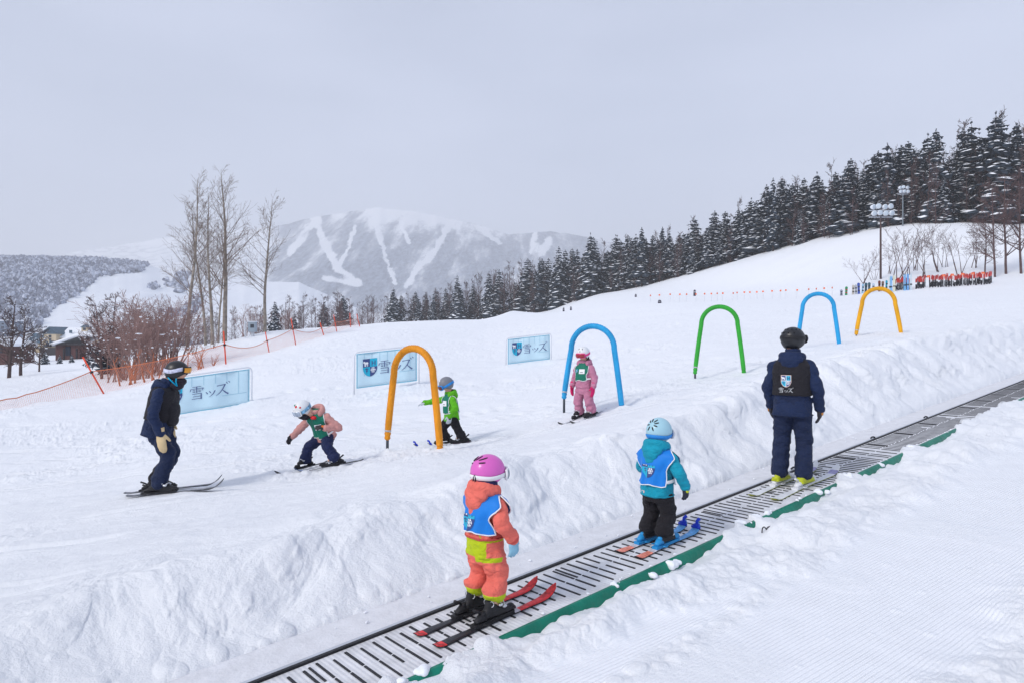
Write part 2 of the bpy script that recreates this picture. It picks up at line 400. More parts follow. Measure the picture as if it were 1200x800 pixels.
def snow_material():
    m = bpy.data.materials.new('snow'); m.use_nodes = True; nt = m.node_tree; N = nt.nodes; Lk = nt.links
    b = N['Principled BSDF']; b.inputs['Base Color'].default_value = (0.86, 0.885, 0.925, 1); b.inputs['Roughness'].default_value = 0.55
    b.inputs['Specular IOR Level'].default_value = 0.25
    tc = N.new('ShaderNodeTexCoord'); geo = N.new('ShaderNodeNewGeometry')
    def noise(sc, det, rough=0.6):
        n = N.new('ShaderNodeTexNoise'); n.inputs['Scale'].default_value = sc; n.inputs['Detail'].default_value = det; n.inputs['Roughness'].default_value = rough
        Lk.new(tc.outputs['Object'], n.inputs['Vector']); return n.outputs['Fac']
    def math_(op, a, c=None, d=None):
        n = N.new('ShaderNodeMath'); n.operation = op
        for i, q in enumerate((a, c, d)):
            if q is None: continue
            if isinstance(q, (int, float)): n.inputs[i].default_value = q
            else: Lk.new(q, n.inputs[i])
        return n.outputs[0]
    g = N.new('ShaderNodeAttribute'); g.attribute_name = 'groom'; gm = g.outputs['Fac']
    sep = N.new('ShaderNodeSeparateXYZ'); Lk.new(tc.outputs['Object'], sep.inputs[0])
    # groomer corduroy runs about 55 degrees to the right of the view
    ang = math.radians(55); nx, ny = math.cos(ang), -math.sin(ang)
    wv = math_('ADD', math_('MULTIPLY', sep.outputs[0], nx), math_('MULTIPLY', sep.outputs[1], ny))
    wv = math_('ADD', wv, math_('MULTIPLY', noise(1.3, 2), 0.018))
    cor = math_('SINE', math_('MULTIPLY', wv, 2 * math.pi / 0.030))
    cor = math_('MULTIPLY', math_('MULTIPLY', cor, gm), 0.0046)
    cor = math_('MULTIPLY', cor, math_('ADD', 0.35, noise(5, 4)))
    fine = math_('MULTIPLY', noise(48, 8, 0.75), 0.018)
    med = math_('MULTIPLY', noise(10, 7, 0.66), 0.030)
    rough = math_('MULTIPLY', math_('ADD', fine, med), math_('SUBTRACT', 1.0, math_('MULTIPLY', gm, 0.85)))
    h = math_('ADD', rough, cor)
    bp = N.new('ShaderNodeBump'); bp.inputs['Strength'].default_value = 0.8; bp.inputs['Distance'].default_value = 1.0
    Lk.new(h, bp.inputs['Height']); Lk.new(bp.outputs['Normal'], b.inputs['Normal'])
    return m

def build_ground():
    t = np.concatenate([np.linspace(-2.9, -0.79, 50)[:-1], np.linspace(-0.79, 0.79, 1150), np.linspace(0.79, 2.9, 50)[1:]])
    inv = np.linspace(1 / 2.5, 1 / 18.0, 640); Ya = 1 / inv
    Yb = np.geomspace(18.0, 330, 260)[1:]
    Yc = np.linspace(-12, 2.5, 40)[:-1]
    Y = np.concatenate([Yc, Ya, Yb])
    w = np.where(Y > 3.4, Y, 2.5 + (np.clip(Y, -1, 3.4) + 1) * (0.9 / 4.4))
    X = t[None, :] * w[:, None]; YY = np.repeat(Y[:, None], len(t), 1)
    z, g = height(X, YY)
    R, C = X.shape
    # skirt: the far rim drops away
    z[-1] -= 12
    # the cut face is broken sideways too, not only up and down
    u, l = ul(X, YY); w_ = sstep(-4.96, -5.14, l) * sstep(-6.9, -5.9, l) * sstep(34, 22, np.hypot(X, YY)) * (YY > 0); i = np.nonzero(w_ > .01)
    q = z[i] * 1.25 + .25 * l[i]; uu = u[i] + .25 * pn(u[i] * .8, q * .8, 82)
    d = 0.085 * fbm(uu * 1.05, q * 1.5, 83, 5, .5) + 0.13 * domes(uu * 1.25, q * 1.7, 84, .25, .8) + 0.06 * domes(uu * 3.4, q * 3.8, 85, .1, .75) + 0.022 * domes(uu * 9, q * 9, 86, .05, .6) - 0.085
    X[i] += LD[0] * d * w_[i]; YY[i] += LD[1] * d * w_[i]
    v = np.stack([X, YY, z], -1).reshape(-1, 3)
    i = np.arange((R - 1) * (C - 1)); r = i // (C - 1); c = i % (C - 1); a = r * C + c
    f = np.stack([a, a + 1, a + C + 1, a + C], 1)
    me = np_mesh('snow_slope', v, f)
    at = me.attributes.new('groom', 'FLOAT', 'POINT'); at.data.foreach_set('value', g.astype(np.float32).ravel())
    o = link('snow_slope', me, None, [snow_material()])
    return tag(o, 'snow covered ski slope with groomed snow in the foreground', kind='structure')
# ---------------------------------------------------------------- far hills
def hill_material(name, wood_a, wood_b, snow=(0.80, 0.83, 0.88), speck=0.02, contrast=0.5):
    m = bpy.data.materials.new(name); m.use_nodes = True; nt = m.node_tree; N = nt.nodes; Lk = nt.links
    b = N['Principled BSDF']; b.inputs['Roughness'].default_value = 0.9; b.inputs['Specular IOR Level'].default_value = 0.05
    at = N.new('ShaderNodeAttribute'); at.attribute_name = 'woods'
    tc = N.new('ShaderNodeTexCoord')
    n = N.new('ShaderNodeTexNoise'); n.inputs['Scale'].default_value = speck; n.inputs['Detail'].default_value = 9; n.inputs['Roughness'].default_value = 0.75
    mp = N.new('ShaderNodeMapping'); mp.inputs['Scale'].default_value = (1, .2, .6); Lk.new(tc.outputs['Object'], mp.inputs['Vector']); Lk.new(mp.outputs['Vector'], n.inputs['Vector'])
    mw = N.new('ShaderNodeMix'); mw.data_type = 'RGBA'; mw.inputs['A'].default_value = (*wood_a, 1); mw.inputs['B'].default_value = (*wood_b, 1)
    r0 = N.new('ShaderNodeMapRange'); r0.inputs['From Min'].default_value = 0.38; r0.inputs['From Max'].default_value = 0.66
    Lk.new(n.outputs['Fac'], r0.inputs['Value']); Lk.new(r0.outputs['Result'], mw.inputs['Factor'])
    ad = N.new('ShaderNodeMath'); ad.operation = 'MULTIPLY_ADD'; ad.inputs[1].default_value = contrast; Lk.new(n.outputs['Fac'], ad.inputs[0]); Lk.new(at.outputs['Fac'], ad.inputs[2])
    r1 = N.new('ShaderNodeMapRange'); r1.inputs['From Min'].default_value = 0.45 + contrast * 0.5 - 0.26; r1.inputs['From Max'].default_value = 0.45 + contrast * 0.5 + 0.26
    Lk.new(ad.outputs[0], r1.inputs['Value'])
    mx = N.new('ShaderNodeMix'); mx.data_type = 'RGBA'; mx.inputs['A'].default_value = (*snow, 1)
    Lk.new(r1.outputs['Result'], mx.inputs['Factor']); Lk.new(mw.outputs['Result'], mx.inputs['B'])
    Lk.new(mx.outputs['Result'], b.inputs['Base Color'])
    return m

def hill(name, px0, px1, d0, d1, base, ridge, ease, amp, nf, seed, woods, m, cols=520, rows=170, label=None):
    d0, d1 = d0 * KD, d1 * KD
    px = np.linspace(px0, px1, cols); s = np.linspace(0, 1.25, rows)
    D = d0 + (d1 - d0) * s
    rp = np.interp(px, [r[0] for r in ridge], [r[1] for r in ridge]) + 0.9 * fbm(px * 0.05, px * 0 + seed, seed, 4)
    rz = CAMZ + (400 - rp) / F * d1
    S = np.repeat(s[:, None], cols, 1); PX = np.repeat(px[None], rows, 0); DD = np.repeat(D[:, None], cols, 1)
    e = np.where(S <= 1, np.clip(S, 0, 1) ** ease, 1 - (S - 1) * 1.5)
    X = (PX - 600) / F * DD
    nz = fbm(X * nf, DD * nf * 0.22, seed + 20, 6, 0.55)
    rg = 1 - 2 * np.abs(pn(X * nf * 1.3 + 0.4 * nz, DD * nf * 0.12, seed + 30))
    win = np.clip(S * 4, 0, 1) * np.clip((1.0 - S) * 4, 0.0, 1)
    Z = base + (rz[None] - base) * e + amp * win * (0.6 * nz + 0.7 * rg)
    PY = 400 - (Z - CAMZ) / DD * F
    W = woods(PX, PY, S, X, DD)
    i = np.arange((rows - 1) * (cols - 1)); r = i // (cols - 1); c = i % (cols - 1); a = r * cols + c
    me = np_mesh(name, np.stack([X, DD, Z], -1).reshape(-1, 3), np.stack([a, a + 1, a + cols + 1, a + cols], 1))
    at = me.attributes.new('woods', 'FLOAT', 'POINT'); at.data.foreach_set('value', W.astype(np.float32).ravel())
    o = link(name, me, None, [m]); tag(o, label, kind='structure')
    return o, PX, PY, X, DD, Z, W

def seg_dist(px, py, poly):
    d = np.full(px.shape, 1e9)
    for (x0, y0), (x1, y1) in zip(poly[:-1], poly[1:]):
        dx, dy = x1 - x0, y1 - y0; t = np.clip(((px - x0) * dx + (py - y0) * dy) / (dx * dx + dy * dy), 0, 1)
        d = np.minimum(d, np.hypot(px - x0 - t * dx, py - y0 - t * dy))
    return d

def build_hills():
    def woods_mtn(px, py, S, X, D):
        n = fbm(X * 0.012, D * 0.0022, 101, 6, 0.68)
        w = 0.74 + 0.42 * n
        w = w - 0.55 * sstep(292, 255, py) * sstep(400, 450, px) * sstep(640, 560, px)
        w = w - 0.18 * sstep(278, 250, py)
        for poly, wd in [([(368, 256), (380, 283), (394, 313), (418, 331)], 5.0), ([(417, 266), (407, 293), (397, 312)], 3.0), ([(441, 262), (450, 297), (463, 332)], 3.0),
                         ([(524, 268), (508, 297), (488, 316), (477, 335)], 4.2), ([(627, 273), (623, 296)], 2.4), ([(642, 282), (636, 296)], 6.0), ([(371, 259), (355, 276), (340, 296)], 5.0),
                         ([(380, 326), (420, 333)], 4.5), ([(470, 262), (480, 285)], 2.0), ([(560, 266), (585, 285)], 3.0)]:
            q = seg_dist(px + 2.2 * pn(px * .15, py * .15, 7) + 1.2 * pn(px * .5, py * .5, 8), py, poly) * (1 + .35 * pn(px * .08, py * .08, 6))
            w = np.where(q < wd * 1.2, w - 0.85 * sstep(wd * 1.2, wd * 0.25, q), w)
        sh = sstep(335, 300, px)                               # the shoulder on the left is open snow with thin lines of scrub
        w = w * (1 - sh) + sh * (0.05 + 0.35 * (1 - 2 * np.abs(pn(px * 0.05, py * 0.22, 9))) * (py > 288))
        return w
    mm = hill_material('mountain_cover', (0.085, 0.105, 0.155), (0.36, 0.41, 0.50), speck=0.09, contrast=1.3)
    hill('mountain', -60, 900, 2000, 4200, -20,
         [(-60, 310), (60, 301), (100, 293), (150, 286), (190, 279), (240, 274), (300, 268), (340, 262), (368, 254), (400, 250), (440, 243), (480, 247), (520, 254), (560, 263), (597, 275), (620, 273), (645, 271), (690, 278), (740, 290), (900, 320)],
         1.15, 34, 0.0022, 100, woods_mtn, mm, cols=760, rows=240, label='cloud topped mountain with ski runs cut through its woods')
    bl = [(-300, 402), (0, 400), (40, 388), (60, 364), (88, 352), (104, 342), (110, 331), (106, 325), (165, 319), (171, 312), (180, 330)]
    def woods_hill(px, py, S, X, D):
        lim = np.interp(px, [-300, 0, 40, 58, 78, 94, 106, 112, 118, 165, 176, 200], [402, 400, 388, 364, 352, 344, 334, 326, 324, 319, 305, 300])
        w = sstep(2.5, -2.5, py - lim + 2.5 * pn(px * 0.25, py * 0.25, 12))
        w2 = sstep(0.05, 0.35, fbm(px * 0.03, py * 0.05, 13, 4)) * (px > 178) * (px < 235)
        return np.maximum(w, w2 * 0.9)
    mh = hill_material('hill_cover', (0.10, 0.115, 0.15), (0.32, 0.35, 0.41), speck=0.12, contrast=0.3)
    o, PX, PY, X, D, Z, W = hill('hill', -320, 620, 480, 1150, -8, [(-320, 297), (0, 302), (60, 303), (120, 304), (165, 309), (200, 318), (250, 326), (310, 330), (350, 331), (385, 346), (430, 366), (620, 386)],
                                 0.95, 9, 0.006, 140, woods_hill, mh, label='low hill with a wide white ski run beside its woods')
    # frosted wood on that hill: nobody could count it
    r = np.random.RandomState(5)
    ok = np.argwhere((W > 0.6) & (PX > -310) & (PX < 240))
    S = (np.repeat(np.linspace(0, 1.25, W.shape[0])[:, None], W.shape[1], 1))
    wgt = D[ok[:, 0], ok[:, 1]] ** 1 * (S[ok[:, 0], ok[:, 1]] < 1.02)
    pick = ok[r.choice(len(ok), 19000, p=wgt / wgt.sum())]
    bx = X[pick[:, 0], pick[:, 1]] + r.uniform(-3, 3, len(pick)); by = D[pick[:, 0], pick[:, 1]] + r.uniform(-3, 3, len(pick)); bz = Z[pick[:, 0], pick[:, 1]]
    tv = []; tf = []
    n = 7
    for zz, rr in ((0.0, 0.25), (0.3, 1.0), (0.62, 0.75), (0.9, 0.25)):
        for k in range(n): tv.append((math.cos(k * 2 * math.pi / n) * rr, math.sin(k * 2 * math.pi / n) * rr, zz))
    for i in range(3):
        for k in range(n): tf.append((i * n + k, i * n + (k + 1) % n, (i + 1) * n + (k + 1) % n, (i + 1) * n + k))
    tv = np.array(tv); tf = np.array(tf)
    m = len(pick); h = r.uniform(2.6, 5.0, m); w = h * r.uniform(0.26, 0.5, m)
    V = np.empty((m, len(tv), 3)); jit = r.uniform(0.6, 1.35, (m, len(tv)))
    V[:, :, 0] = bx[:, None] + tv[None, :, 0] * w[:, None] * jit; V[:, :, 1] = by[:, None] + tv[None, :, 1] * w[:, None] * jit
    V[:, :, 2] = bz[:, None] - 0.5 + tv[None, :, 2] * h[:, None] * r.uniform(0.85, 1.1, (m, len(tv)))
    Fc = (tf[None] + (np.arange(m) * len(tv))[:, None, None]).reshape(-1, 4)
    fm = mat('frosted_wood', (0.26, 0.28, 0.33), rough=0.9, spec=0.05)
    nt = fm.node_tree; N = nt.nodes; Lk = nt.links; bs = N['Principled BSDF']; gi = N.new('ShaderNodeNewGeometry'); no = N.new('ShaderNodeTexNoise'); no.inputs['Scale'].default_value = .9; no.inputs['Detail'].default_value = 4
    tcx = N.new('ShaderNodeTexCoord'); Lk.new(tcx.outputs['Object'], no.inputs['Vector']); ad = N.new('ShaderNodeMath'); ad.operation = 'ADD'; Lk.new(no.outputs['Fac'], ad.inputs[0]); Lk.new(gi.outputs['Random Per Island'], ad.inputs[1])
    rp = N.new('ShaderNodeValToRGB'); rp.color_ramp.elements[0].position = .45; rp.color_ramp.elements[0].color = (0.19, 0.20, 0.26, 1); rp.color_ramp.elements[1].position = 1.0; rp.color_ramp.elements[1].color = (0.56, 0.60, 0.70, 1)
    e = rp.color_ramp.elements.new(.85); e.color = (0.30, 0.33, 0.42, 1); hv = N.new('ShaderNodeMath'); hv.operation = 'MULTIPLY'; hv.inputs[1].default_value = .8; Lk.new(ad.outputs[0], hv.inputs[0]); Lk.new(hv.outputs[0], rp.inputs['Fac']); Lk.new(rp.outputs['Color'], bs.inputs['Base Color'])
    tag(link('frosted_wood', np_mesh('frosted_wood', V.reshape(-1, 3), Fc, smooth=False), None, [fm]), 'frosted grey wood covering the low hill on the far side of the valley', 'wood', kind='stuff')

# ---------------------------------------------------------------- trees
def stick(mb, p0, p1, r0, r1, n=3, mi=0):
    p0 = Vector(p0); p1 = Vector(p1); t = (p1 - p0).normalized()
    a = t.cross(Vector((0.31, 0.17, 0.93)) if abs(t.z) < 0.95 else Vector((1, 0, 0))).normalized(); b = t.cross(a)
    V = [p0 + (a * math.cos(2 * math.pi * k / n) + b * math.sin(2 * math.pi * k / n)) * r0 for k in range(n)] + \
        [p1 + (a * math.cos(2 * math.pi * k / n) + b * math.sin(2 * math.pi * k / n)) * r1 for k in range(n)]
    mb.add(V, [(k, (k + 1) % n, n + (k + 1) % n, n + k) for k in range(n)], mi)

def grow(mb, rnd, p, d, L, r, depth, up, splits, wob=0.18, snow=0.0, rmin=0.004):
    segs = 4 if depth > 1 else 3
    q = Vector(p); v = Vector(d).normalized(); r0 = r
    for i in range(segs):
        v = (v + Vector((rnd.uniform(-wob, wob), rnd.uniform(-wob, wob), rnd.uniform(-wob, wob) + up))).normalized()
        e = q + v * (L / segs); r1 = max(r0 * (1 - 0.75 / segs), rmin)
        stick(mb, q, e, r0, r1, 5 if r0 > 0.05 else 3)
        if snow and rnd.random() < snow and abs(v.z) < 0.85 and r0 < 0.08:
            c = (q + e) / 2 + Vector((0, 0, r0 + 0.015)); s = L / segs * 0.5
            mb.ell(c, (s * 0.8, 0.05 + r0, 0.045), 5, 3, mi=1)
        if depth > 0:
            for k in range(splits if i > 0 else max(1, splits - 1)):
                ax = Vector((rnd.uniform(-1, 1), rnd.uniform(-1, 1), rnd.uniform(-1, 1))).normalized()
                side = v.cross(ax).normalized(); ang = rnd.uniform(0.45, 0.95)
                nv = v * math.cos(ang) + side * math.sin(ang)
                grow(mb, rnd, q.lerp(e, rnd.uniform(0.2, 1)), nv, L * rnd.uniform(0.38, 0.62) * (1 - 0.12 * i), r1 * 0.55, depth - 1, up, splits, wob, snow, rmin)
        q, r0 = e, r1

def bare_tree(h, seed, style='poplar', r=None, rmin=0.012, snow=0.0):
    """returns (trunk MB, crown MB)"""
    rnd = random.Random(seed); T = MB(); Cn = MB(); r = r or h * 0.013
    K = 14; q = Vector((0, 0, -0.6)); v = Vector((rnd.uniform(-.05, .05), rnd.uniform(-.05, .05), 1))
    for i in range(K):
        f = i / K; v = (v + Vector((rnd.uniform(-.05, .05), rnd.uniform(-.05, .05), 0.12))).normalized()
        e = q + v * ((h + 0.6) / K); r0 = r * (1 - f) ** 0.8 + rmin; r1 = r * (1 - (i + 1) / K) ** 0.8 + rmin
        stick(T, q, e, r0, r1, 7)
        if style == 'poplar' and f > 0.26:
            for k in range(rnd.choice((2, 3, 3))):
                az = rnd.uniform(0, 6.283); el = rnd.uniform(0.50, 0.80) + 0.25 * f
                L = h * (0.34 * (1.08 - f) + 0.035) * rnd.uniform(0.6, 1.15)
                grow(Cn, rnd, q.lerp(e, rnd.random()), (math.cos(az) * math.cos(el), math.sin(az) * math.cos(el), math.sin(el)), L, r0 * 0.30, 2 if rnd.random() < .55 else 1, 0.07, 2, 0.11, snow, rmin * 0.75)
        if style == 'wide' and f > 0.16:
            for k in range(2):
                az = rnd.uniform(0, 6.283); el = rnd.uniform(0.35, 0.9)
                L = h * (0.42 * (1.1 - f) + 0.05) * rnd.uniform(0.6, 1.1)
                grow(Cn, rnd, q.lerp(e, rnd.random()), (math.cos(az) * math.cos(el), math.sin(az) * math.cos(el), math.sin(el)), L, r0 * 0.55, 2, 0.06, 2, 0.24, snow, rmin * 0.8)
        if style == 'far' and f > 0.25:
            for k in range(3):
                az = rnd.uniform(0, 6.283); el = rnd.uniform(0.6, 1.05)
                L = h * (0.28 * (1.15 - f) + 0.05) * rnd.uniform(0.6, 1.1)
                grow(Cn, rnd, q.lerp(e, rnd.random()), (math.cos(az) * math.cos(el), math.sin(az) * math.cos(el), math.sin(el)), L, r0 * 0.40, 2 if rnd.random() < .35 else 1, 0.10, 2, 0.2, snow, rmin)
        q = e
    return T, Cn

def shrub(h, seed, stems=9, rmin=0.010, snow=0.06, depth=2):
    rnd = random.Random(seed); S = MB(); C = MB()
    for k in range(stems):
        az = rnd.uniform(0, 6.283); el = rnd.uniform(0.95, 1.45); b = Vector((rnd.uniform(-.5, .5), rnd.uniform(-.5, .5), -0.3))
        v = Vector((math.cos(az) * math.cos(el), math.sin(az) * math.cos(el), math.sin(el)))
        L = h * rnd.uniform(0.55, 0.85); m = b + v * L * 0.4
        stick(S, b, m, 0.05, 0.035, 5)
        grow(C, rnd, m, v, L * 0.75, 0.033, depth, 0.06, 2, 0.18, snow, rmin)
    return S, C

def conifer(seed, width=0.17, snow=0.55, lower=0.06):
    """unit-height snow dusted fir: trunk MB, crown MB (slot 0 needles, slot 1 snow)"""
    rnd = random.Random(seed); T = MB(); C = MB()
    stick(T, (0, 0, -0.06), (0, 0, 0.5), 0.014, 0.008, 7); stick(T, (0, 0, 0.5), (0, 0, 0.985), 0.008, 0.001, 6)
    lv = 26
    for i in range(lv):
        f = i / (lv - 1); z = lower + (0.985 - lower) * f ** 0.92 + rnd.uniform(-.012, .012) * (f < .95)
        R = width * ((1 - f) ** 0.62) * (0.86 + 0.28 * rnd.random()) + 0.004
        nb = max(4, int(9 - 4 * f)); a0 = rnd.uniform(0, 6.28)
        for k in range(nb):
            if rnd.random() < 0.10: continue
            az = a0 + k * 6.283 / nb + rnd.uniform(-.35, .35); L = R * rnd.uniform(0.5, 1.22); z = z + rnd.uniform(-.008, .008)
            dr = (0.42 + 0.4 * (1 - f)) * rnd.uniform(0.6, 1.2)
            ca, sa = math.cos(az), math.sin(az)
            ns = 3 if f < 0.8 else 2
            for s in range(ns):
                t = (s + 0.85) / ns; c = Vector((ca * L * t, sa * L * t, z + 0.012 - dr * L * t * t * 0.62))
                w = L * (0.30 + 0.10 * (1 - t)) * rnd.uniform(0.75, 1.25) + 0.003; ln = L / ns * rnd.uniform(0.7, 1.0) + 0.004
                out = Vector((ca, sa, -dr * t * 1.1)).normalized(); sd = Vector((-sa, ca, rnd.uniform(-.25, .25))).normalized(); nrm = out.cross(sd)
                if nrm.z < 0: nrm = -nrm
                A, B = c - out * ln * 0.7, c + out * ln * 0.75
                j = lambda m: Vector((rnd.uniform(-m, m), rnd.uniform(-m, m), rnd.uniform(-m, m)))
                q1 = c + sd * w + j(.004) - nrm * w * 0.25; q2 = c - sd * w + j(.004) - nrm * w * 0.25
                C.add([A, q2, B + j(.004), q1], [(0, 1, 2, 3)], 0)
                hz = Vector((0, 0, -(0.010 + 0.55 * w)))
                C.add([q1, c + sd * w * 0.4 + hz + j(.006), c - sd * w * 0.3 + hz * 1.1 + j(.006), q2, c], [(0, 1, 4), (1, 2, 4), (2, 3, 4)], 0)
                c0, l0, w0 = c, ln, w
                for rep in range(2):
                  if rnd.random() < snow * (0.35 + 0.9 * t):
                    c, ln, w = c0, l0, w0
                    c = c + out * ln * rnd.uniform(-.2, .3) + sd * w * rnd.uniform(-.4, .4); sc_ = rnd.uniform(.28, .72); ln *= sc_ * 1.1; w *= sc_; th = 0.0025 + 0.14 * w
                    C.add([c - out * ln * 0.30, c + sd * w * rnd.uniform(.8, 1.5), c + out * ln * 0.38, c - sd * w * rnd.uniform(.8, 1.5), c + nrm * th * .8 + Vector((0, 0, th * .4)), c - nrm * 0.002],
                          [(0, 4, 1), (1, 4, 2), (2, 4, 3), (3, 4, 0), (0, 1, 5), (1, 2, 5), (2, 3, 5), (3, 0, 5)], 1)
    return T, C

def tree_thing(name, T, C, tm, cms, loc, sc, rz, label, cat='tree', group=None):
    t = empty(name, loc, (0, 0, rz)); t.scale = (sc[0], sc[0], sc[1]) if isinstance(sc, tuple) else (sc,) * 3
    tag(t, label, cat, group)
    a = link('trunk' if cat == 'tree' else 'stem', T, t); b = link('crown' if cat == 'tree' else 'twigs', C, t)
    return t

def tree_meshes(T, C, tm, cms, smooth=False):
    a = T.mesh('trunk', True); b = C.mesh('crown', smooth)
    a.materials.append(tm)
    for m in cms: b.materials.append(m)
    return a, b

def build_trees():
    snowm = mat('branch_snow', (0.84, 0.87, 0.92), rough=0.7, spec=0.1)
    needle = mat('fir_needles', (0.040, 0.055, 0.075), rough=0.85, spec=0.12, var=0.8, scale=30, vscale=24)
    barkd = mat('fir_bark', (0.07, 0.05, 0.045), rough=0.9, var=0.3, scale=20)
    barkb = mat('brown_twigs', (0.115, 0.075, 0.075), rough=0.9, spec=0.1, var=0.3, scale=8, vscale=1.5)
    barkp = mat('poplar_bark', (0.27, 0.235, 0.20), rough=0.9, spec=0.1, var=0.45, scale=10, vscale=2.5, bump=0.02)
    twigp = mat('poplar_twigs', (0.20, 0.155, 0.13), rough=0.9, spec=0.1, var=0.25, scale=8, vscale=2)
    red = mat('red_brown_twigs', (0.27, 0.175, 0.16), rough=0.9, spec=0.1, var=0.35, scale=8, vscale=1.2)
    dark = mat('dark_branches', (0.095, 0.07, 0.068), rough=0.9, spec=0.1, var=0.3, scale=8)
    orange = mat('dead_leaves', (0.36, 0.13, 0.07), rough=0.9, spec=0.1, var=0.35, scale=9)

    firs = [tree_meshes(*conifer(s, w, sn, lo), barkd, (needle, snowm)) for s, w, sn, lo in
            [(1, 0.165, 0.50, 0.10), (2, 0.185, 0.62, 0.08), (3, 0.155, 0.32, 0.16), (4, 0.20, 0.70, 0.05), (5, 0.175, 0.55, 0.22), (6, 0.16, 0.64, 0.12)]]
    wide = [tree_meshes(*conifer(s, w, sn, lo), barkd, (needle, snowm)) for s, w, sn, lo in [(11, 0.31, 0.68, 0.03), (12, 0.29, 0.65, 0.04)]]
    fars = [tree_meshes(*bare_tree(1.0, s, 'far', r=0.009, rmin=0.0016), barkb, (barkb,)) for s in (21, 22, 23, 24)]
    rnd = random.Random(3)
    crest = [(420, 380), (500, 377), (600, 365), (700, 345), (760, 331), (850, 310), (930, 290), (990, 275), (1090, 263), (1300, 258)]
    dist = [(420, 375), (500, 370), (600, 342), (700, 302), (850, 222), (990, 181), (1090, 167), (1300, 160)]
    top = [(420, 352), (500, 338), (540, 325), (600, 304), (650, 294), (690, 279), (750, 270), (800, 257), (850, 241), (900, 215), (950, 196), (1000, 184), (1040, 171), (1100, 152), (1160, 135), (1240, 140)]
    ip = lambda tb, x: float(np.interp(x, [a for a, b in tb], [b for a, b in tb]))
    def fir(px, tp, D, wd=None, m=None, label=None, group='conifers along the ridge', wsc=1.0):
        D = D * KD; x = (px - 600) / F * D; z = gz(x, D); H = (CAMZ + (400 - tp) / F * D) - z
        me = m or rnd.choice(firs); k = H if wd is None else H * wd
        return tree_thing('conifer', me[0], me[1], None, None, (x, D, z - 0.2), (k * wsc, H), rnd.uniform(0, 6.28), label, 'tree', group)
    # clear individuals that stand out in the photograph
    for px, tp, D, mm, ws, lab in [
        (402, 345, 300, wide[0], 1.0, 'squat snow laden fir just beyond the far end of the orange safety net'),
        (461, 337, 372, wide[1], 1.0, 'broad snow covered fir standing alone on the flat stretch of the ridge'),
        (380, 352, 310, wide[1], .8, 'small snowy fir left of the squat fir behind the net'),
        (322, 352, 230, wide[0], .8, 'dark snowy fir behind the single poplar beside the grey utility box'),
        (345, 366, 240, wide[1], .8, 'low snowy fir between the single poplar and the far net posts'),
        (536, 322, 352, firs[1], 1.1, 'snow dusted fir that rises above the brown trees, first right of the broad lone fir'),
        (508, 343, 362, firs[0], .9, 'thin dark fir among brown trees between the lone broad fir and its taller neighbour'),
        (573, 318, 346, firs[3], 1.0, 'snow streaked fir low on the ridge, above the right end of the middle banner'),
        (692, 273, 296, firs[3], 1.15, 'tall full fir on the ridge straight above the arch with the pink skier'),
        (655, 288, 318, firs[1], 1.1, 'pointed fir on the ridge above the far banner'),
        (752, 266, 268, firs[2], 1.1, 'slim dark fir on the ridge that tops its neighbours left of the green arch'),
        (906, 208, 204, firs[2], .9, 'narrow round tipped fir, highest of the stretch above the adult on the belt'),
        (1040, 166, 176, firs[0], 1.1, 'greener, nearly snow free fir straight above the floodlight mast'),
        (1097, 149, 168, firs[5], 1.1, 'tall fir right of the greener fir behind the second mast'),
        (1167, 131, 163, firs[3], 1.2, 'tallest snow loaded fir, near the right end of the ridge'),
    ]: fir(px, tp, D, None, mm, lab, wsc=ws)
    sections = [(520, 'dark fir at the thin low end of the ridge forest beside the lone broad fir'), (690, 'dark fir in the ridge forest above the banners'), (860, 'snow dusted fir in the ridge forest between the pink skier arch and the green arch'),
                (985, 'snow dusted fir in the dense forest above the far blue arch'), (1400, 'tall snow dusted fir in the dense forest behind the floodlight masts')]
    def seclab(px): return next(l for a, l in sections if px < a)
    for row, (dd, step, drop) in enumerate([(2, 1.25, 4), (9, 1.05, 2), (17, 1.1, 0), (27, 1.2, -3)]):
        px = 455 + row * 5
        while px < 1255:
            hpx = ip(crest, px) - ip(top, px)
            px += step * (4.8 + hpx * 0.105) * rnd.uniform(0.75, 1.3) * (1.5 if px < 620 else 1.0)
            if px < 640 and row > 1: continue
            D = ip(dist, px) + dd + rnd.uniform(-3, 5)
            tp = ip(top, px) + hpx * (rnd.choice((0.0, 0.05, 0.12, 0.22, 0.32, .4)) + (0.08 if row == 0 else 0)) + drop * 0.6 + rnd.uniform(0, 3)
            fir(px, tp, D, label=seclab(px), wsc=rnd.uniform(1.15, 1.75))
    # brown leafless trees through the forest
    lab2 = [(540, 'brown leafless tree on the low end of the ridge around the lone broad fir'), (700, 'brown leafless tree mixed into the ridge forest above the banners'), (900, 'brown leafless tree at the foot of the ridge forest above the green arch'), (1400, 'brown leafless tree at the edge of the forest behind the floodlight masts')]
    for row, (dd, n) in enumerate([(-2, 56), (6, 62), (14, 56), (30, 34)]):
        for i in range(n):
            px = 400 + 860 * ((i + rnd.random()) / n); hpx = ip(crest, max(px, 420)) - ip(top, px)
            if row == 0 and 700 < px < 1040 and rnd.random() < 0.35: continue
            D = ip(dist, px) + dd + rnd.uniform(-2, 4); fr = rnd.uniform(0.45, 0.8) if row < 3 else rnd.uniform(0.86, 1.0)
            if px < 620: fr = rnd.uniform(0.75, 1.0)
            tp = ip(crest, max(px, 420)) - max(hpx, 22) * fr
            D = D * KD; x = (px - 600) / F * D; z = gz(x, D); H = CAMZ + (400 - tp) / F * D - z
            me = rnd.choice(fars)
            tree_thing('bare_tree', me[0], me[1], None, None, (x, D, z - .2), (H * rnd.uniform(0.75, 1.1), H), rnd.uniform(0, 6.28), next(l for a, l in lab2 if px < a), 'tree', 'leafless trees along the ridge')
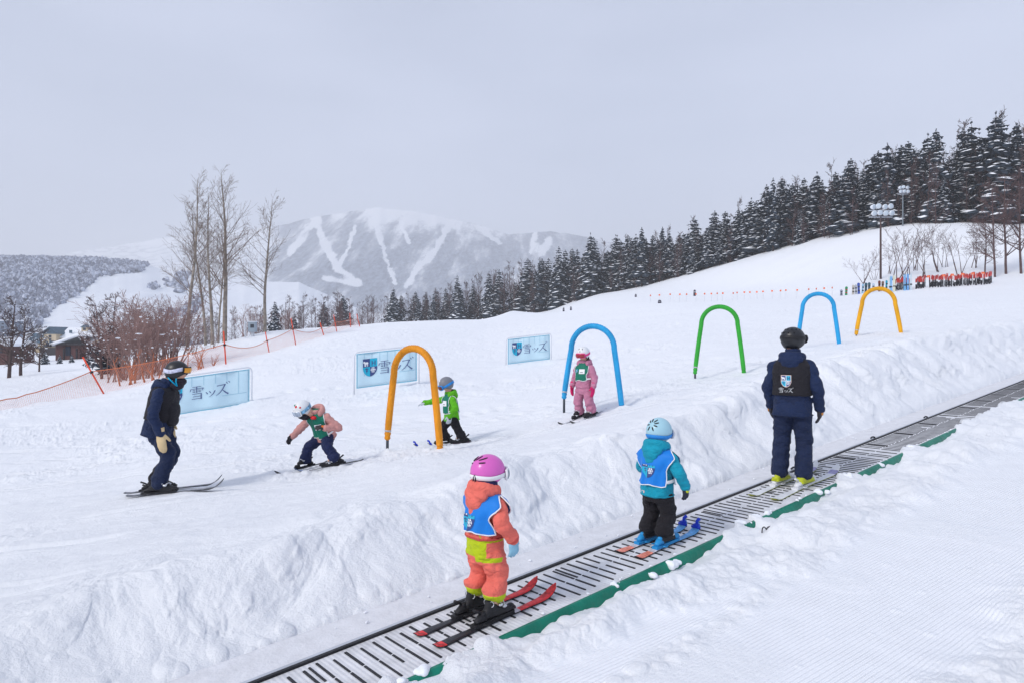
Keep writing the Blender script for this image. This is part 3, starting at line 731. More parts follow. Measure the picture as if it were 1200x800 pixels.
    # behind the net on the left: brown wood below the mountain
    for i in range(46):
        px = rnd.uniform(215, 440); D = rnd.uniform(210, 300) * KD; x = (px - 600) / F * D; z = gz(x, D); me = rnd.choice(fars); H = rnd.uniform(6, 9.5)
        tree_thing('bare_tree', me[0], me[1], None, None, (x, D, z - .2), (H * 1.25, H), rnd.uniform(0, 6.28), 'brown leafless tree in the hollow beyond the orange net', 'tree', 'leafless trees in the hollow')
    # tall poplars
    for i, (px, tp, D, by, lab, r) in enumerate([
        (219, 200, 78, 408, 'leftmost tall pale trunked poplar of the clump behind the net', .15),
        (241, 232, 84, 404, 'slim poplar standing between the leftmost one and the twin pair', .12),
        (249, 222, 82, 405, 'poplar whose white trunk touches the slim one beside it', .14),
        (263, 190, 85, 402, 'tallest poplar with the thickest olive trunk in the clump', .21),
        (256, 250, 90, 402, 'short thin poplar half hidden behind the thickest one', .09),
        (311, 228, 88, 388, 'single bare poplar set apart beside the grey utility box', .15)]):
        D = D * KD; x = (px - 600) / F * D; z = gz(x, D); H = CAMZ + (400 - tp) / F * D - z
        T, C = bare_tree(H * .97, 300 + i, 'poplar', r=r, rmin=0.010)
        a, b = tree_meshes(T, C, barkp, (twigp,))
        tree_thing('poplar', a, b, None, None, (x, D, z), 1.0, rnd.uniform(0, 6), lab, 'tree', 'bare poplars behind the net')
    # red brown thicket left of the poplars
    shm = []
    for s in range(4):
        S, C = shrub(5.0, 400 + s, 8, 0.0085, 0.018, 2)
        a, b = tree_meshes(S, C, red, (red, snowm)); shm.append((a, b))
    n = 0
    for i in range(19):
        px = 134 + 74 * ((i + 0.5) / 19) + rnd.uniform(-5, 5); D = rnd.uniform(50, 66) * KD; x = (px - 600) / F * D
        tp = float(np.interp(px, [100, 120, 150, 175, 200, 215], [385, 362, 345, 335, 332, 350])) + rnd.uniform(0, 22)
        z = gz(x, D); H = CAMZ + (400 - tp) / F * D - z; me = rnd.choice(shm)
        tree_thing('leafless_shrub', me[0], me[1], None, None, (x, D, z), (H / 5.2, H / 5.2), rnd.uniform(0, 6.28), 'red brown leafless shrub in the dense thicket left of the poplars', 'shrub', 'shrubs of the red brown thicket')
    for px, H, D, lab in [(228, 2.4, 72, 'low brown shrub at the foot of the leftmost poplar'), (250, 1.6, 75, 'low brown shrub at the foot of the white trunked poplar'), (285, 3.6, 95, 'wispy brown shrub between the thick poplar and the single one'), (300, 3.2, 96, 'wispy brown shrub just left of the single poplar'), (335, 3.0, 110, 'thin brown shrub right of the single poplar')]:
        D = D * KD; x = (px - 600) / F * D; me = rnd.choice(shm)
        tree_thing('leafless_shrub', me[0], me[1], None, None, (x, D, gz(x, D)), H / 5.2, rnd.uniform(0, 6.28), lab, 'shrub', 'shrubs under the poplars')
    # dry orange shrubs leaning through the net
    S, C = shrub(1.6, 470, 5, 0.009, 0.0, 1); oa, ob = tree_meshes(S, C, orange, (orange,))
    for i, (px, D, H, lab) in enumerate([(150, 46, 1.5, 'dry orange shrub rooted in the snow below the red thicket'), (168, 46, 1.7, 'dry orange shrub below the middle of the thicket'), (186, 45, 1.3, 'dry orange shrub just behind the hood of the left adult'), (228, 44, 1.4, 'faded orange shrub showing through the net right of the left adult'), (242, 45, 1.1, 'faded orange shrub by the tall net post')]):
        D = D * KD; x = (px - 600) / F * D
        tree_thing('dry_shrub', oa, ob, None, None, (x, D, gz(x, D)), H / 1.5, i * 1.3, lab, 'shrub', 'dry orange shrubs at the net')
    # trees at the left edge
    for i, (px, tp, D, lab, r, mt) in enumerate([(10, 352, 72, 'dark gnarled leafless tree at the left edge in front of the brown house', .13, dark), (24, 362, 76, 'dark forked tree with a snow patch on its trunk beside the gnarled one', .12, dark), (46, 384, 95, 'thin leafless tree in front of the cream walled hotel', .08, dark), (120, 356, 62, 'spreading leafless tree in front of the snow roofed brown house', .09, barkb), (130, 345, 64, 'leafless tree with wide thin boughs on the left flank of the thicket', .09, barkb)]):
        D = D * KD; x = (px - 600) / F * D; z = gz(x, D); H = CAMZ + (400 - tp) / F * D - z
        T, C = bare_tree(H, 500 + i, 'wide', r=r, rmin=0.012, snow=0.04)
        a, b = tree_meshes(T, C, mt, (mt if mt is dark else barkb, snowm))
        tree_thing('leafless_tree', a, b, None, None, (x, D, z), 1.0, 0, lab, 'tree', 'leafless trees by the houses')
    for px, tp, D, mm, lab in [(52, 407, 130, wide[0], 'small snowy fir with a bare stem left of the brown house'), (70, 413, 128, wide[1], 'left one of two little snow covered firs before the brown house'), (84, 413, 127, wide[0], 'right one of two little snow covered firs before the brown house'), (128, 372, 66, wide[1], 'dark snowy fir half swallowed by the thicket'), (108, 400, 90, wide[0], 'snow laden fir at the right wall of the brown house')]:
        fir(px, tp, D, None, mm, lab, 'firs by the houses')
    # saplings behind the ski racks and big bare trees at the right edge
    sap = []
    for s in range(4):
        T, C = shrub(5.6, 600 + s, 4, 0.010, 0.0, 2); sap.append(tree_meshes(T, C, barkb, (barkb,)))
    for i, (px, tp, lab) in enumerate([(1012, 290, 'leaning leafless sapling left of the near floodlight mast'), (1024, 300, 'short leafless sapling at the foot of the floodlight mast'), (1043, 286, 'leafless sapling just right of the near floodlight mast'), (1052, 262, 'tall thin sapling above the first red skis'), (1062, 270, 'forked thin sapling above the first group of red skis'), (1074, 268, 'pale sapling above the gap in the red skis'), (1085, 272, 'sapling with an upright fork above the second group of red skis'),
                                       (1099, 262, 'slender sapling third from the two big bare trees'), (1107, 272, 'thin sapling leaning left above the red skis'), (1122, 268, 'sapling left of the wide forked tree'), (1140, 262, 'wide forked sapling over the right part of the red skis')]):
        D = (118 + (i % 3) * 4) * KD; x = (px - 600) / F * D; z = gz(x, D); H = CAMZ + (400 - tp) / F * D - z; me = sap[i % 4]
        tree_thing('sapling', me[0], me[1], None, None, (x, D, z), (H / 5 * .95, H / 5), i * 2.1, lab, 'tree', 'saplings behind the skis')
    for i, (px, tp, D, r, lab) in enumerate([(1166, 215, 112, .11, 'big leafless tree with a forked trunk past the last red skis'), (1179, 205, 114, .13, 'thickest leafless trunk at the right end of the row of skis'), (1197, 200, 113, .13, 'leafless tree cut by the right edge of the view'), (1154, 255, 116, .08, 'leaning leafless tree left of the forked trunk')]):
        D = D * KD; x = (px - 600) / F * D; z = gz(x, D); H = CAMZ + (400 - tp) / F * D - z
        T, C = bare_tree(H, 700 + i, 'wide', r=r, rmin=0.013); a, b = tree_meshes(T, C, barkb, (barkb,))
        tree_thing('leafless_tree', a, b, None, None, (x, D, z), 1.0, 0, lab, 'tree', 'big bare trees at the right edge')

# ---------------------------------------------------------------- carpet lift
def build_belt():
    root = empty('carpet_lift', (0, 0, 0)); tag(root, 'carpet lift belt with white cleated surface and green side skirt', 'carpet lift')
    white = mat('frosted_belt', (0.66, 0.67, 0.70), rough=0.6, var=0.16, scale=30, vscale=7, bump=0.004)
    black = mat('black_rubber', (0.018, 0.018, 0.022), rough=0.5, var=0.3, scale=20)
    rail = mat('dull_aluminium', (0.55, 0.58, 0.63), rough=0.45, metal=0.4, var=0.15, scale=10)
    board = mat('snow_dusted_board', (0.68, 0.69, 0.725), rough=0.85, var=0.07, scale=34, vscale=9, bump=0.006)
    green = mat('green_tarpaulin', (0.004, 0.175, 0.115), rough=0.42, var=0.2, scale=14, bump=0.012)
    M = Matrix(((UD[0], LD[0], 0, LSH * LD[0]), (UD[1], LD[1], 0, LSH * LD[1]), (BS, 0, 1, CAMZ - BH), (0, 0, 0, 1)))
    u0, u1 = 0.6, 46
    def strip(name, la, lb, za, zb, m, n=1):
        mb = MB()
        mb.box(((u0 + u1) / 2, (la + lb) / 2, (za + zb) / 2), (u1 - u0, lb - la, zb - za)); mb.xf(M)
        # split along the length so that the surface shading stays even
        return mb.build(name, m, root, smooth=False)
    strip('belt_surface', -4.535, -3.95, -0.05, 0.0, white)
    strip('rubber_edge', -4.562, -4.536, -0.06, 0.016, black)
    strip('side_rail', -4.598, -4.563, -0.08, 0.012, rail)
    strip('side_platform', -4.955, -4.599, -0.10, -0.004, board)
    r = random.Random(4); mb = MB(); u = u0 + 0.1; k = 0
    while u < u1:
        pitch = 0.0935
        rows = [u] if k % 11 else [u, u + 0.040]
        for q in rows:
            if u < 5 or r.random() > 0.04:
                e = -4.49 + r.uniform(-.01, .03); mid = -4.25 + r.uniform(-.015, .015); end = -4.03 + r.uniform(-.05, .03)
                if q > 7.3: end = -3.985; e = -4.515
                for a, b in ((e, mid - 0.009), (mid + 0.009, end)) if q == u else ((e, mid - 0.009),):
                    if r.random() < 0.05: b = a + (b - a) * r.uniform(0.4, .8)
                    w = 0.014 if q < 7.3 else 0.019
                    mb.box((q + w / 2, (a + b) / 2, 0.0025), (w * r.uniform(.8, 1.15), b - a, 0.007))
        u += pitch; k += 1
    mb.xf(M); mb.build('cleats', black, root, smooth=False)
    nt = white.node_tree; N = nt.nodes; Lk = nt.links; bs = N['Principled BSDF']; tcb = N.new('ShaderNodeTexCoord'); dt = N.new('ShaderNodeVectorMath'); dt.operation = 'DOT_PRODUCT'; dt.inputs[1].default_value = (UD[0], UD[1], 0)
    Lk.new(tcb.outputs['Object'], dt.inputs[0]); sn = N.new('ShaderNodeMath'); sn.operation = 'MULTIPLY'; sn.inputs[1].default_value = 2 * math.pi / .0312; Lk.new(dt.outputs['Value'], sn.inputs[0]); s2 = N.new('ShaderNodeMath'); s2.operation = 'SINE'; Lk.new(sn.outputs[0], s2.inputs[0])
    b2 = N.new('ShaderNodeBump'); b2.inputs['Distance'].default_value = .0013; b2.inputs['Strength'].default_value = .8; Lk.new(s2.outputs[0], b2.inputs['Height']); old = bs.inputs['Normal'].links[0].from_socket; Lk.new(old, b2.inputs['Normal']); Lk.new(b2.outputs['Normal'], bs.inputs['Normal'])
    # hanging tarpaulin skirt
    V = []; Fc = []; us = np.arange(1.0, 30, 0.06); K = 7
    for i, q in enumerate(us):
        wv = 0.018 * math.sin(q * 3.1) + 0.022 * float(pn(q * 1.3, 0.5, 91)) + 0.008 * math.sin(q * 11)
        for j in range(K):
            s = j / (K - 1); l = -3.948 + 0.075 * s ** 0.7 + wv * s; z = 0.004 + 0.016 * math.sin(s * 3.14) - 0.17 * s ** 1.4
            V.append(M @ Vector((q, l, z)))
    for i in range(len(us) - 1):
        for j in range(K - 1): Fc.append((i * K + j, (i + 1) * K + j, (i + 1) * K + j + 1, i * K + j + 1))
    mb = MB(); mb.add(V, Fc); sk = mb.build('side_skirt', green, root); so = sk.modifiers.new('t', 'SOLIDIFY'); so.thickness = 0.006; so.offset = -1
    for q in (3.1, 5.35, 8.0, 10.4, 12.6):
        mb = MB(); mb.tube([(q - .03, -4.60, 0.016), (q, -4.585, 0.035), (q + .04, -4.57, 0.024), (q + .09, -4.60, 0.02)], 0.011, 6, samples=8); mb.xf(M)
        mb.build('rail_clip', black, root)
    # lumps of snow that have fallen on the skirt and the belt's edge
    lm = MB(); rr = random.Random(8)
    for q, l0, sz in [(4.28, -3.90, .042), (4.55, -3.885, .058), (4.62, -3.90, .04), (3.9, -3.93, .03), (7.2, -3.93, .05), (7.35, -3.90, .035), (8.9, -3.92, .05), (2.2, -3.96, .05), (2.05, -3.94, .035), (5.75, -3.97, .05), (6.0, -3.98, .06), (6.2, -3.95, .045), (8.0, -3.97, .06), (10.0, -3.97, .06)] + [(rr.uniform(1.6, 12), -3.955 + rr.uniform(-.03, .02), rr.uniform(.010, .024)) for _ in range(46)] + [(rr.uniform(1.4, 12), -4.62 - rr.uniform(0, .3), rr.uniform(.006, .016)) for _ in range(60)]:
        p_ = M @ Vector((q, l0, .004 if l0 < -3.92 else -.025))
        for k in range(4 if sz > .025 else 2): lm.ell(p_ + Vector((rr.uniform(-.6, .6) * sz, rr.uniform(-.6, .6) * sz, rr.uniform(-.1, .35) * sz)), (sz * rr.uniform(.5, .9), sz * rr.uniform(.5, .9), sz * rr.uniform(.4, .7)), 9, 6)
    tag(link('loose_snow', remesh(lm, .008, 1, (.006, 40, 40, 3)), None, [MATS.get('branch_snow') or mat('branch_snow', (0.84, 0.87, 0.92), rough=0.7, spec=0.1)]), 'crumbs and lumps of loose snow fallen along both sides of the belt', 'snow', kind='stuff')
    # a black cable loop that sticks out of the loose snow
    pos = from_ul(5.62, -3.66); z = gz(*pos)
    mb = MB(); mb.tube([(-.045, 0, -.05), (-.04, 0, .008), (-.018, .01, .018), (-.004, 0, -.002), (.0, 0, .012), (.018, 0, .024), (.036, .0, .018), (.04, 0, -.04)], 0.005, 6, samples=26)
    o = mb.build('cable_loop', black); o.location = (pos[0], pos[1], z); tag(o, 'black cable loop sticking out of loose snow by the green skirt', 'cable')

# ---------------------------------------------------------------- arches
def build_arch(pl, pr, dl, dr, top, col, label, bot_l, bot_r, rad=0.055, stake=(True, False), group='padded arches on the slope'):
    """pl/pr: photo points of the leg feet"""
    A = P(*pl, dl); B = P(*pr, dr); c = (A + B) / 2
    mid = (dl + dr) / 2 * KD; ztop = CAMZ + (400 - top) / F * mid
    root = empty('arch_gate', (c.x, c.y, min(A.z, B.z))); tag(root, label, 'arch', group)
    o = Vector(root.location); A -= o; B -= o; zt = ztop - o.z - rad
    W = (B - A); W.z = 0; hw = W.length / 2; ax = W.normalized(); R = hw * 0.74
    zl, zr = A.z + bot_l, B.z + bot_r
    pts = []
    zc = zt - R * 1.0
    for k in range(10):
        t = k / 10; pts.append((-hw + (hw - R) * t ** 1.15, zl + (zc - zl) * t))
    for k in range(25):
        a = math.pi * (1 - k / 24); pts.append((R * math.cos(a), zc + R * math.sin(a) * 1.0))
    for k in range(1, 11):
        t = 1 - k / 10; pts.append((hw - (hw - R) * t ** 1.15, zr + (zc - zr) * t))
    P3 = catmull([(ax.x * s, ax.y * s, z) for s, z in pts], 190)
    r_ = []
    n = len(P3); rnd = random.Random(int(top * 7))
    for i in range(n):
        f = i / (n - 1); bend = sstep(.22, .3, f) * sstep(.78, .7, f)
        w = rad * (1 + 0.012 * math.sin(i * 1.7) + 0.085 * bend * math.sin(i * 2.2 + 1.5 * math.sin(i * .31)) * (0.5 + rnd.random() * .8))
        r_.append(w)
    for e, s in ((0, 1), (n - 1, -1)):                  # gathered ends
        for i, q in enumerate((0.95, 0.8, 0.86, 1.0, .80)): r_[e + s * i] = rad * q
        for i in range(5, 9): r_[e + s * i] = rad * (.92 + .02 * (i - 5))
    mb = MB(); mb.loft(P3, np.array(r_), n=18, up=(ax.y, -ax.x, 0), fold=0.0)
    me = mb.mesh('sleeve'); part('sleeve', me, col, root)
    strap = mat('grey_strap', (0.45, 0.47, 0.5), rough=.6)
    for e in (5, n - 6):
        m2 = MB(); d = Vector(P3[min(e + 1, n - 1)]) - Vector(P3[e - 1]); d.normalize(); p = Vector(P3[e])
        m2.loft([p - d * .012, p + d * .012], np.array([rad * .97, rad * .97]), n=16, cap=False, up=(ax.y, -ax.x, 0)); m2.build('strap', strap if e == 5 else col, root)
    st = mat('dark_stake', (0.06, 0.07, 0.085), rough=.4, metal=.5)
    for e, pt in ((0, A), (1, B)):
        q = Vector(P3[0 if e == 0 else -1]); g = Vector((q.x, q.y, gz(o.x + q.x, o.y + q.y) - o.z - 0.12))
        MOUNDS.append((o.x + q.x, o.y + q.y, .17, .05)); m3 = MB(); m3.tube([q + Vector((0, 0, .05)), q.lerp(g, .5), g], 0.022, 8); m3.build('stake', st, root)
    if not stake[1]:                                     # bunched cloth at the foot
        q = Vector(P3[-1]); m4 = MB(); rr = random.Random(3)
        for k in range(7): m4.ell(q + Vector((rr.uniform(-.035, .035), rr.uniform(-.03, .03), -rr.uniform(.0, .07))), (.03, .03, .045), 8, 6)
        part('tied_end', remesh(m4, 0.010, 1), col, root)
    return root

def build_arches():
    def vinyl(name, c): return mat(name, c, rough=0.5, spec=0.3, bump=0.03, scale=14, var=0.2, vscale=4.5, stretch=(1, 1, .4), distort=.8)
    y = vinyl('amber_vinyl', (0.72, 0.27, 0.008)); b = vinyl('blue_vinyl', (0.02, 0.33, 0.66)); g = vinyl('green_vinyl', (0.03, 0.36, 0.035)); y2 = vinyl('yellow_vinyl', (0.74, 0.36, 0.008))
    build_arch((454, 522), (516, 534), 14.75, 13.9, 404, y, 'amber padded arch in front of the child in green', .12, .03, rad=0.050)
    build_arch((661, 477), (729, 484), 17.4, 16.7, 379, b, 'blue padded arch framing the child in pink', .18, .03, rad=0.048)
    build_arch((814.5, 438), (872, 441), 21.5, 21.1, 357, g, 'green padded arch, the only green one', .03, .03, rad=0.047)
    build_arch((934, 409), (984, 411), 26.2, 25.7, 342, b, 'blue padded arch beyond the head of the adult on the belt', .03, .03, rad=0.053, stake=(True, True))
    build_arch((1003.5, 392), (1056, 393), 31.2, 30.8, 336, y2, 'yellow padded arch farthest up the slope, in front of the row of skis', .03, .03, rad=0.062, stake=(True, True))

# ---------------------------------------------------------------- signs
def stroke(mb, pts, w, M, t=0.003, mi=0):
    """brush stroke: polyline with a width for each point, slightly raised"""
    pts = [Vector((x, y)) for x, y in pts]; n = len(pts)
    if isinstance(w, (int, float)): w = [w] * n
    L = []; R = []
    for i in range(n):
        d = (pts[min(i + 1, n - 1)] - pts[max(i - 1, 0)]); d.normalize(); nn = Vector((-d.y, d.x)) * w[i] / 2
        L.append(pts[i] + nn); R.append(pts[i] - nn)
    for i in range(n - 1):
        mb.prism([tuple(R[i]), tuple(R[i + 1]), tuple(L[i + 1]), tuple(L[i])], 0, t, mi, M)

GLYPHS = {
    'yuki': [([(.2, .93), (.8, .94)], .045), ([(.10, .80), (.05, .62)], [.07, .05]), ([(.09, .79), (.93, .80)], .045), ([(.95, .81), (.85, .63)], [.10, .03]), ([(.5, .93), (.5, .50)], .085),
             ([(.22, .69), (.40, .66)], .055), ([(.22, .57), (.40, .55)], .055), ([(.60, .69), (.78, .66)], .055), ([(.60, .57), (.78, .55)], .055),
             ([(.2, .41), (.82, .42)], .05), ([(.80, .43), (.80, .0)], .10), ([(.24, .23), (.78, .23)], .045), ([(.16, .05), (.80, .05)], .05)],
    'tsu': [([(.12, .56), (.26, .36)], [.05, .12]), ([(.40, .62), (.52, .42)], [.05, .12]), ([(.90, .60), (.76, .34), (.55, .16), (.36, .06)], [.13, .10, .06, .02])],
    'zu': [([(.10, .78), (.70, .82)], .06), ([(.70, .84), (.52, .50), (.30, .24), (.04, .06)], [.12, .10, .07, .03]), ([(.48, .46), (.70, .24), (.92, .08)], [.05, .11, .13]),
           ([(.76, .98), (.86, .86)], [.04, .08]), ([(.92, 1.04), (1.02, .92)], [.04, .08])],
}
def write_word(mb, x, y, h, M, gap=0.96, mi=0):
    for i, (g, s, dx) in enumerate((('yuki', 1.0, 0), ('tsu', .82, 1.06), ('zu', 1.0, 1.86))):
        for pts, w in GLYPHS[g]:
            k = h * s
            stroke(mb, [(x + dx * h * gap + px * k, y + py * k) for px, py in pts], [q * k * .8 for q in w] if isinstance(w, list) else w * k * .8, M, mi=mi)

def emblem(x, y, border=True):
    """shield pattern; x, y in 0..1 with y downwards. 0 border, 1 navy, 2 cyan, 3 white mark, None outside"""
    X = x - .5
    def inside(m):
        yy = y
        if yy < m or yy > 1 - m: return False
        hw = .5 - m if yy < .5 else (.5 - m) * math.sqrt(max(0, 1 - ((yy - .5) / (.5 - m)) ** 1.9))
        return abs(X) < hw
    if not inside(0.0): return None
    if border and not inside(.045): return 0
    if border and (abs(X) < .018 or abs(y - .47) < .018): return 3
    if X < 0 and y < .47:                                     # a standing animal
        u, v = (X + .26) / .2, (y - .26) / .2
        if (u / .75) ** 2 + ((v + .1) / .32) ** 2 < 1: return 3
        if ((u + .75) / .3) ** 2 + ((v + .35) / .28) ** 2 < 1: return 3
        for a in (-.55, -.3, .3, .55):
            if abs(u - a) < .09 and -.1 < v < .75: return 3
        return 1
    if X > 0 and y < .47:                                     # cross barred letter shape
        u, v = (X - .25) / .2, (y - .26) / .2
        if (abs(abs(u) - .5) < .13 and abs(v) < .7) or (abs(v) < .12 and abs(u) < .5): return 1
        return 2
    if X < 0:                                                 # tree like mark
        u, v = (X + .22) / .2, (y - .64) / .2
        if abs(u) < .12 and -.7 < v < .8: return 1
        if abs(v + .35) < .12 and abs(u) < .55: return 1
        if abs(v - .15) < .12 and abs(u) < .4: return 1
        return 2
    u, v = (X - .21) / .17, (y - .64) / .17                    # snow crystal
    rr = math.hypot(u, v)
    if rr < 1:
        a = math.atan2(v, u)
        for k in range(6):
            b = k * math.pi / 3
            al, ac = u * math.cos(b) + v * math.sin(b), abs(-u * math.sin(b) + v * math.cos(b))
            if al > 0 and (ac < .10 or (abs(al - .62 - ac * .6) < .10 and ac < .34)): return 3
    return 1

def emblem_mesh(mb, place, nx=40, ny=46, border=True, crop=None):
    """place(x, y) -> 3D point"""
    V = [place(i / nx, j / ny) for j in range(ny + 1) for i in range(nx + 1)]
    Fc = []; mi = []
    for j in range(ny):
        for i in range(nx):
            c = emblem((i + .5) / nx, (j + .5) / ny, border)
            if c is None or (crop and crop((i + .5) / nx, (j + .5) / ny)): continue
            q = [j * (nx + 1) + i, j * (nx + 1) + i + 1, (j + 1) * (nx + 1) + i + 1, (j + 1) * (nx + 1) + i]
            if any(V[k] is None for k in q): continue
            Fc.append(q); mi.append(c)
    used = sorted({k for f in Fc for k in f}); mp = {k: i for i, k in enumerate(used)}
    base = mb.n; mb.v.extend([tuple(V[k]) for k in used]); mb.n += len(used)
    mb.f.extend([tuple(base + mp[k] for k in f) for f in Fc]); mb.m.extend(mi)

def emblem_mats(border=(0.75, 0.78, 0.82)):
    return [mat('emblem_border_%d' % int(border[0] * 100), border, rough=.6), mat('emblem_navy', (0.05, 0.075, 0.22), rough=.6), mat('emblem_cyan', (0.02, 0.42, 0.62), rough=.6), mat('emblem_white', (0.80, 0.83, 0.86), rough=.6)]

def build_sign(pl, pr, dl, dr, hb, leg, label, wave=0.0, left_cut=False):
    """pl, pr: photo points of the two feet of the frame"""
    A = P(*pl, dl); B = P(*pr, dr); root = empty('banner_frame', tuple((A + B) / 2)); tag(root, label, 'banner', 'banners on the slope')
    o = Vector(root.location); A -= o; B -= o
    W = B - A; L = W.length; ax = W.normalized(); nrm = Vector((ax.y, -ax.x, 0)).normalized(); up = Vector((0, 0, 1))
    pipe = mat('white_pipe', (0.72, 0.75, 0.80), rough=.35); cloth = mat('banner_cloth', (0.58, 0.78, 0.88), rough=.6, var=.05, scale=6, bump=.008)
    trim = mat('banner_trim', (0.20, 0.53, 0.68), rough=.6); seam = mat('banner_seam', (0.36, 0.60, 0.72), rough=.6); navy = mat('banner_ink', (0.11, 0.15, 0.31), rough=.6)
    H = leg + hb; rc = 0.13
    for e in (A, B): MOUNDS.append((o.x + e.x, o.y + e.y, .3, .07))
    for t_ in (.25, .5, .75): q_ = o + A.lerp(B, t_); MOUNDS.append((q_.x, q_.y, .45, .05))
    pts = [A - up * .1, A + up * (H - rc)]
    for k in range(1, 5):
        a = k / 4 * math.pi / 2; pts.append(A + up * (H - rc) + ax * (rc * (1 - math.cos(a))) + up * (rc * math.sin(a)))
    for k in range(0, 5):
        a = k / 4 * math.pi / 2; pts.append(B + up * (H - rc) - ax * (rc * (1 - math.sin(a))) + up * (rc * math.cos(a)))
    pts += [B - up * .1]
    mb = MB(); mb.tube(pts, 0.022, 8, up=tuple(nrm)); mb.build('frame', pipe, root)
    # cloth plane: local x along ax from .05 to L-.05, y up
    def place(x, y, off=0.0):
        bulge = 0.02 * math.sin(x * 5.1 + y * 2) + 0.015 * math.sin(x * 9 + 1)
        return A + ax * x + up * (leg + y) + nrm * (bulge + off)
    x0, x1 = 0.06, L - 0.06; y1 = hb - 0.05
    def sheet(name, xa, xb, ya, yb, off, m, nx=28, ny=8, par=root, cut=0.06):
        V = []; Fc = []
        for j in range(ny + 1):
            for i in range(nx + 1):
                x = xa + (xb - xa) * i / nx; y = ya + (yb - ya) * j / ny
                V.append(place(x, y, off))
        for j in range(ny):
            for i in range(nx): Fc.append((j * (nx + 1) + i, j * (nx + 1) + i + 1, (j + 1) * (nx + 1) + i + 1, (j + 1) * (nx + 1) + i))
        m_ = MB(); m_.add(V, Fc); q = m_.build(name, m, par); so = q.modifiers.new('t', 'SOLIDIFY'); so.thickness = .003; so.offset = 0; return q
    cl = sheet('banner', x0, x1, 0.0, y1, 0.0, cloth)
    # hem all round
    V = []; Fc = []; hm = MB(); w = 0.022
    for (xa, xb, ya, yb) in ((x0, x1, 0, w), (x0, x1, y1 - w, y1), (x0, x0 + w, w, y1 - w), (x1 - w, x1, w, y1 - w)):
        nx = 24 if xb - xa > .3 else 1; ny = 1 if nx > 1 else 8
        V = [place(xa + (xb - xa) * i / nx, ya + (yb - ya) * j / ny, .006) for j in range(ny + 1) for i in range(nx + 1)]
        hm.add(V, [(j * (nx + 1) + i, j * (nx + 1) + i + 1, (j + 1) * (nx + 1) + i + 1, (j + 1) * (nx + 1) + i) for j in range(ny) for i in range(nx)])
    hm.build('hem', trim, cl)
    sm = MB()
    for k in range(1, 8):
        x = x0 + (x1 - x0) * k / 8
        if 0.28 * L < x < .74 * L: ya = y1 * .72
        else: ya = y1 * .33
        sm.add([place(x, ya, .005), place(x + .014, ya, .005), place(x + .014, y1 - w, .005), place(x, y1 - w, .005)], [(0, 1, 2, 3)])
    for k in range(10):
        xa = x0 + (x1 - x0) * (.70 + .03 * k); xb = xa + (x1 - x0) * .03
        if xb < x1: sm.add([place(xa, y1 * .33, .005), place(xb, y1 * .33, .005), place(xb, y1 * .33 + .016, .005), place(xa, y1 * .33 + .016, .005)], [(0, 1, 2, 3)])
    sm.build('seam', seam, cl)
    h = hb * .40; ex = L * .13; ew = hb * .40
    em = MB(); emblem_mesh(em, lambda x, y: place(ex + x * ew, hb * .78 - y * ew * 1.22, .010), 44, 50, border=False); em.build('emblem', emblem_mats((.7, .75, .8)), cl)
    tx = MB(); xx = L * .36; hh = hb * .36
    MM = Matrix((( ax.x, 0, nrm.x, A.x + nrm.x * .012), (ax.y, 0, nrm.y, A.y + nrm.y * .012), (ax.z, 1, nrm.z, A.z + leg), (0, 0, 0, 1)))
    class W2(MB): pass
    write_word(tx, xx, hb * .33, hh, Matrix.Identity(4))
    tx.v = [tuple(place(v[0], v[1], .008 + v[2])) for v in tx.v]
    tx.build('lettering', navy, cl)
    # ties at the frame
    tm = MB()
    for e, xq in ((A, 0.0), (B, L)):
        tm.box(tuple(e + up * (leg * .55)), (.03, .03, .04))
    tm.build('clamp', mat('dark_stake', (0.06, 0.07, 0.085), rough=.4, metal=.5), root, smooth=False)
    return root

def build_signs():
    build_sign((178, 495), (295, 476), 25.3, 27.0, 0.98, 0.10, 'pale blue banner on a white frame right behind the left adult')
    build_sign((415, 462), (491, 452), 27.4, 28.4, 1.00, 0.16, 'pale blue banner partly behind the amber arch')
    build_sign((593, 429.5), (646, 423), 35.6, 36.4, 0.94, 0.08, 'small far pale blue banner left of the blue arch with the pink child')

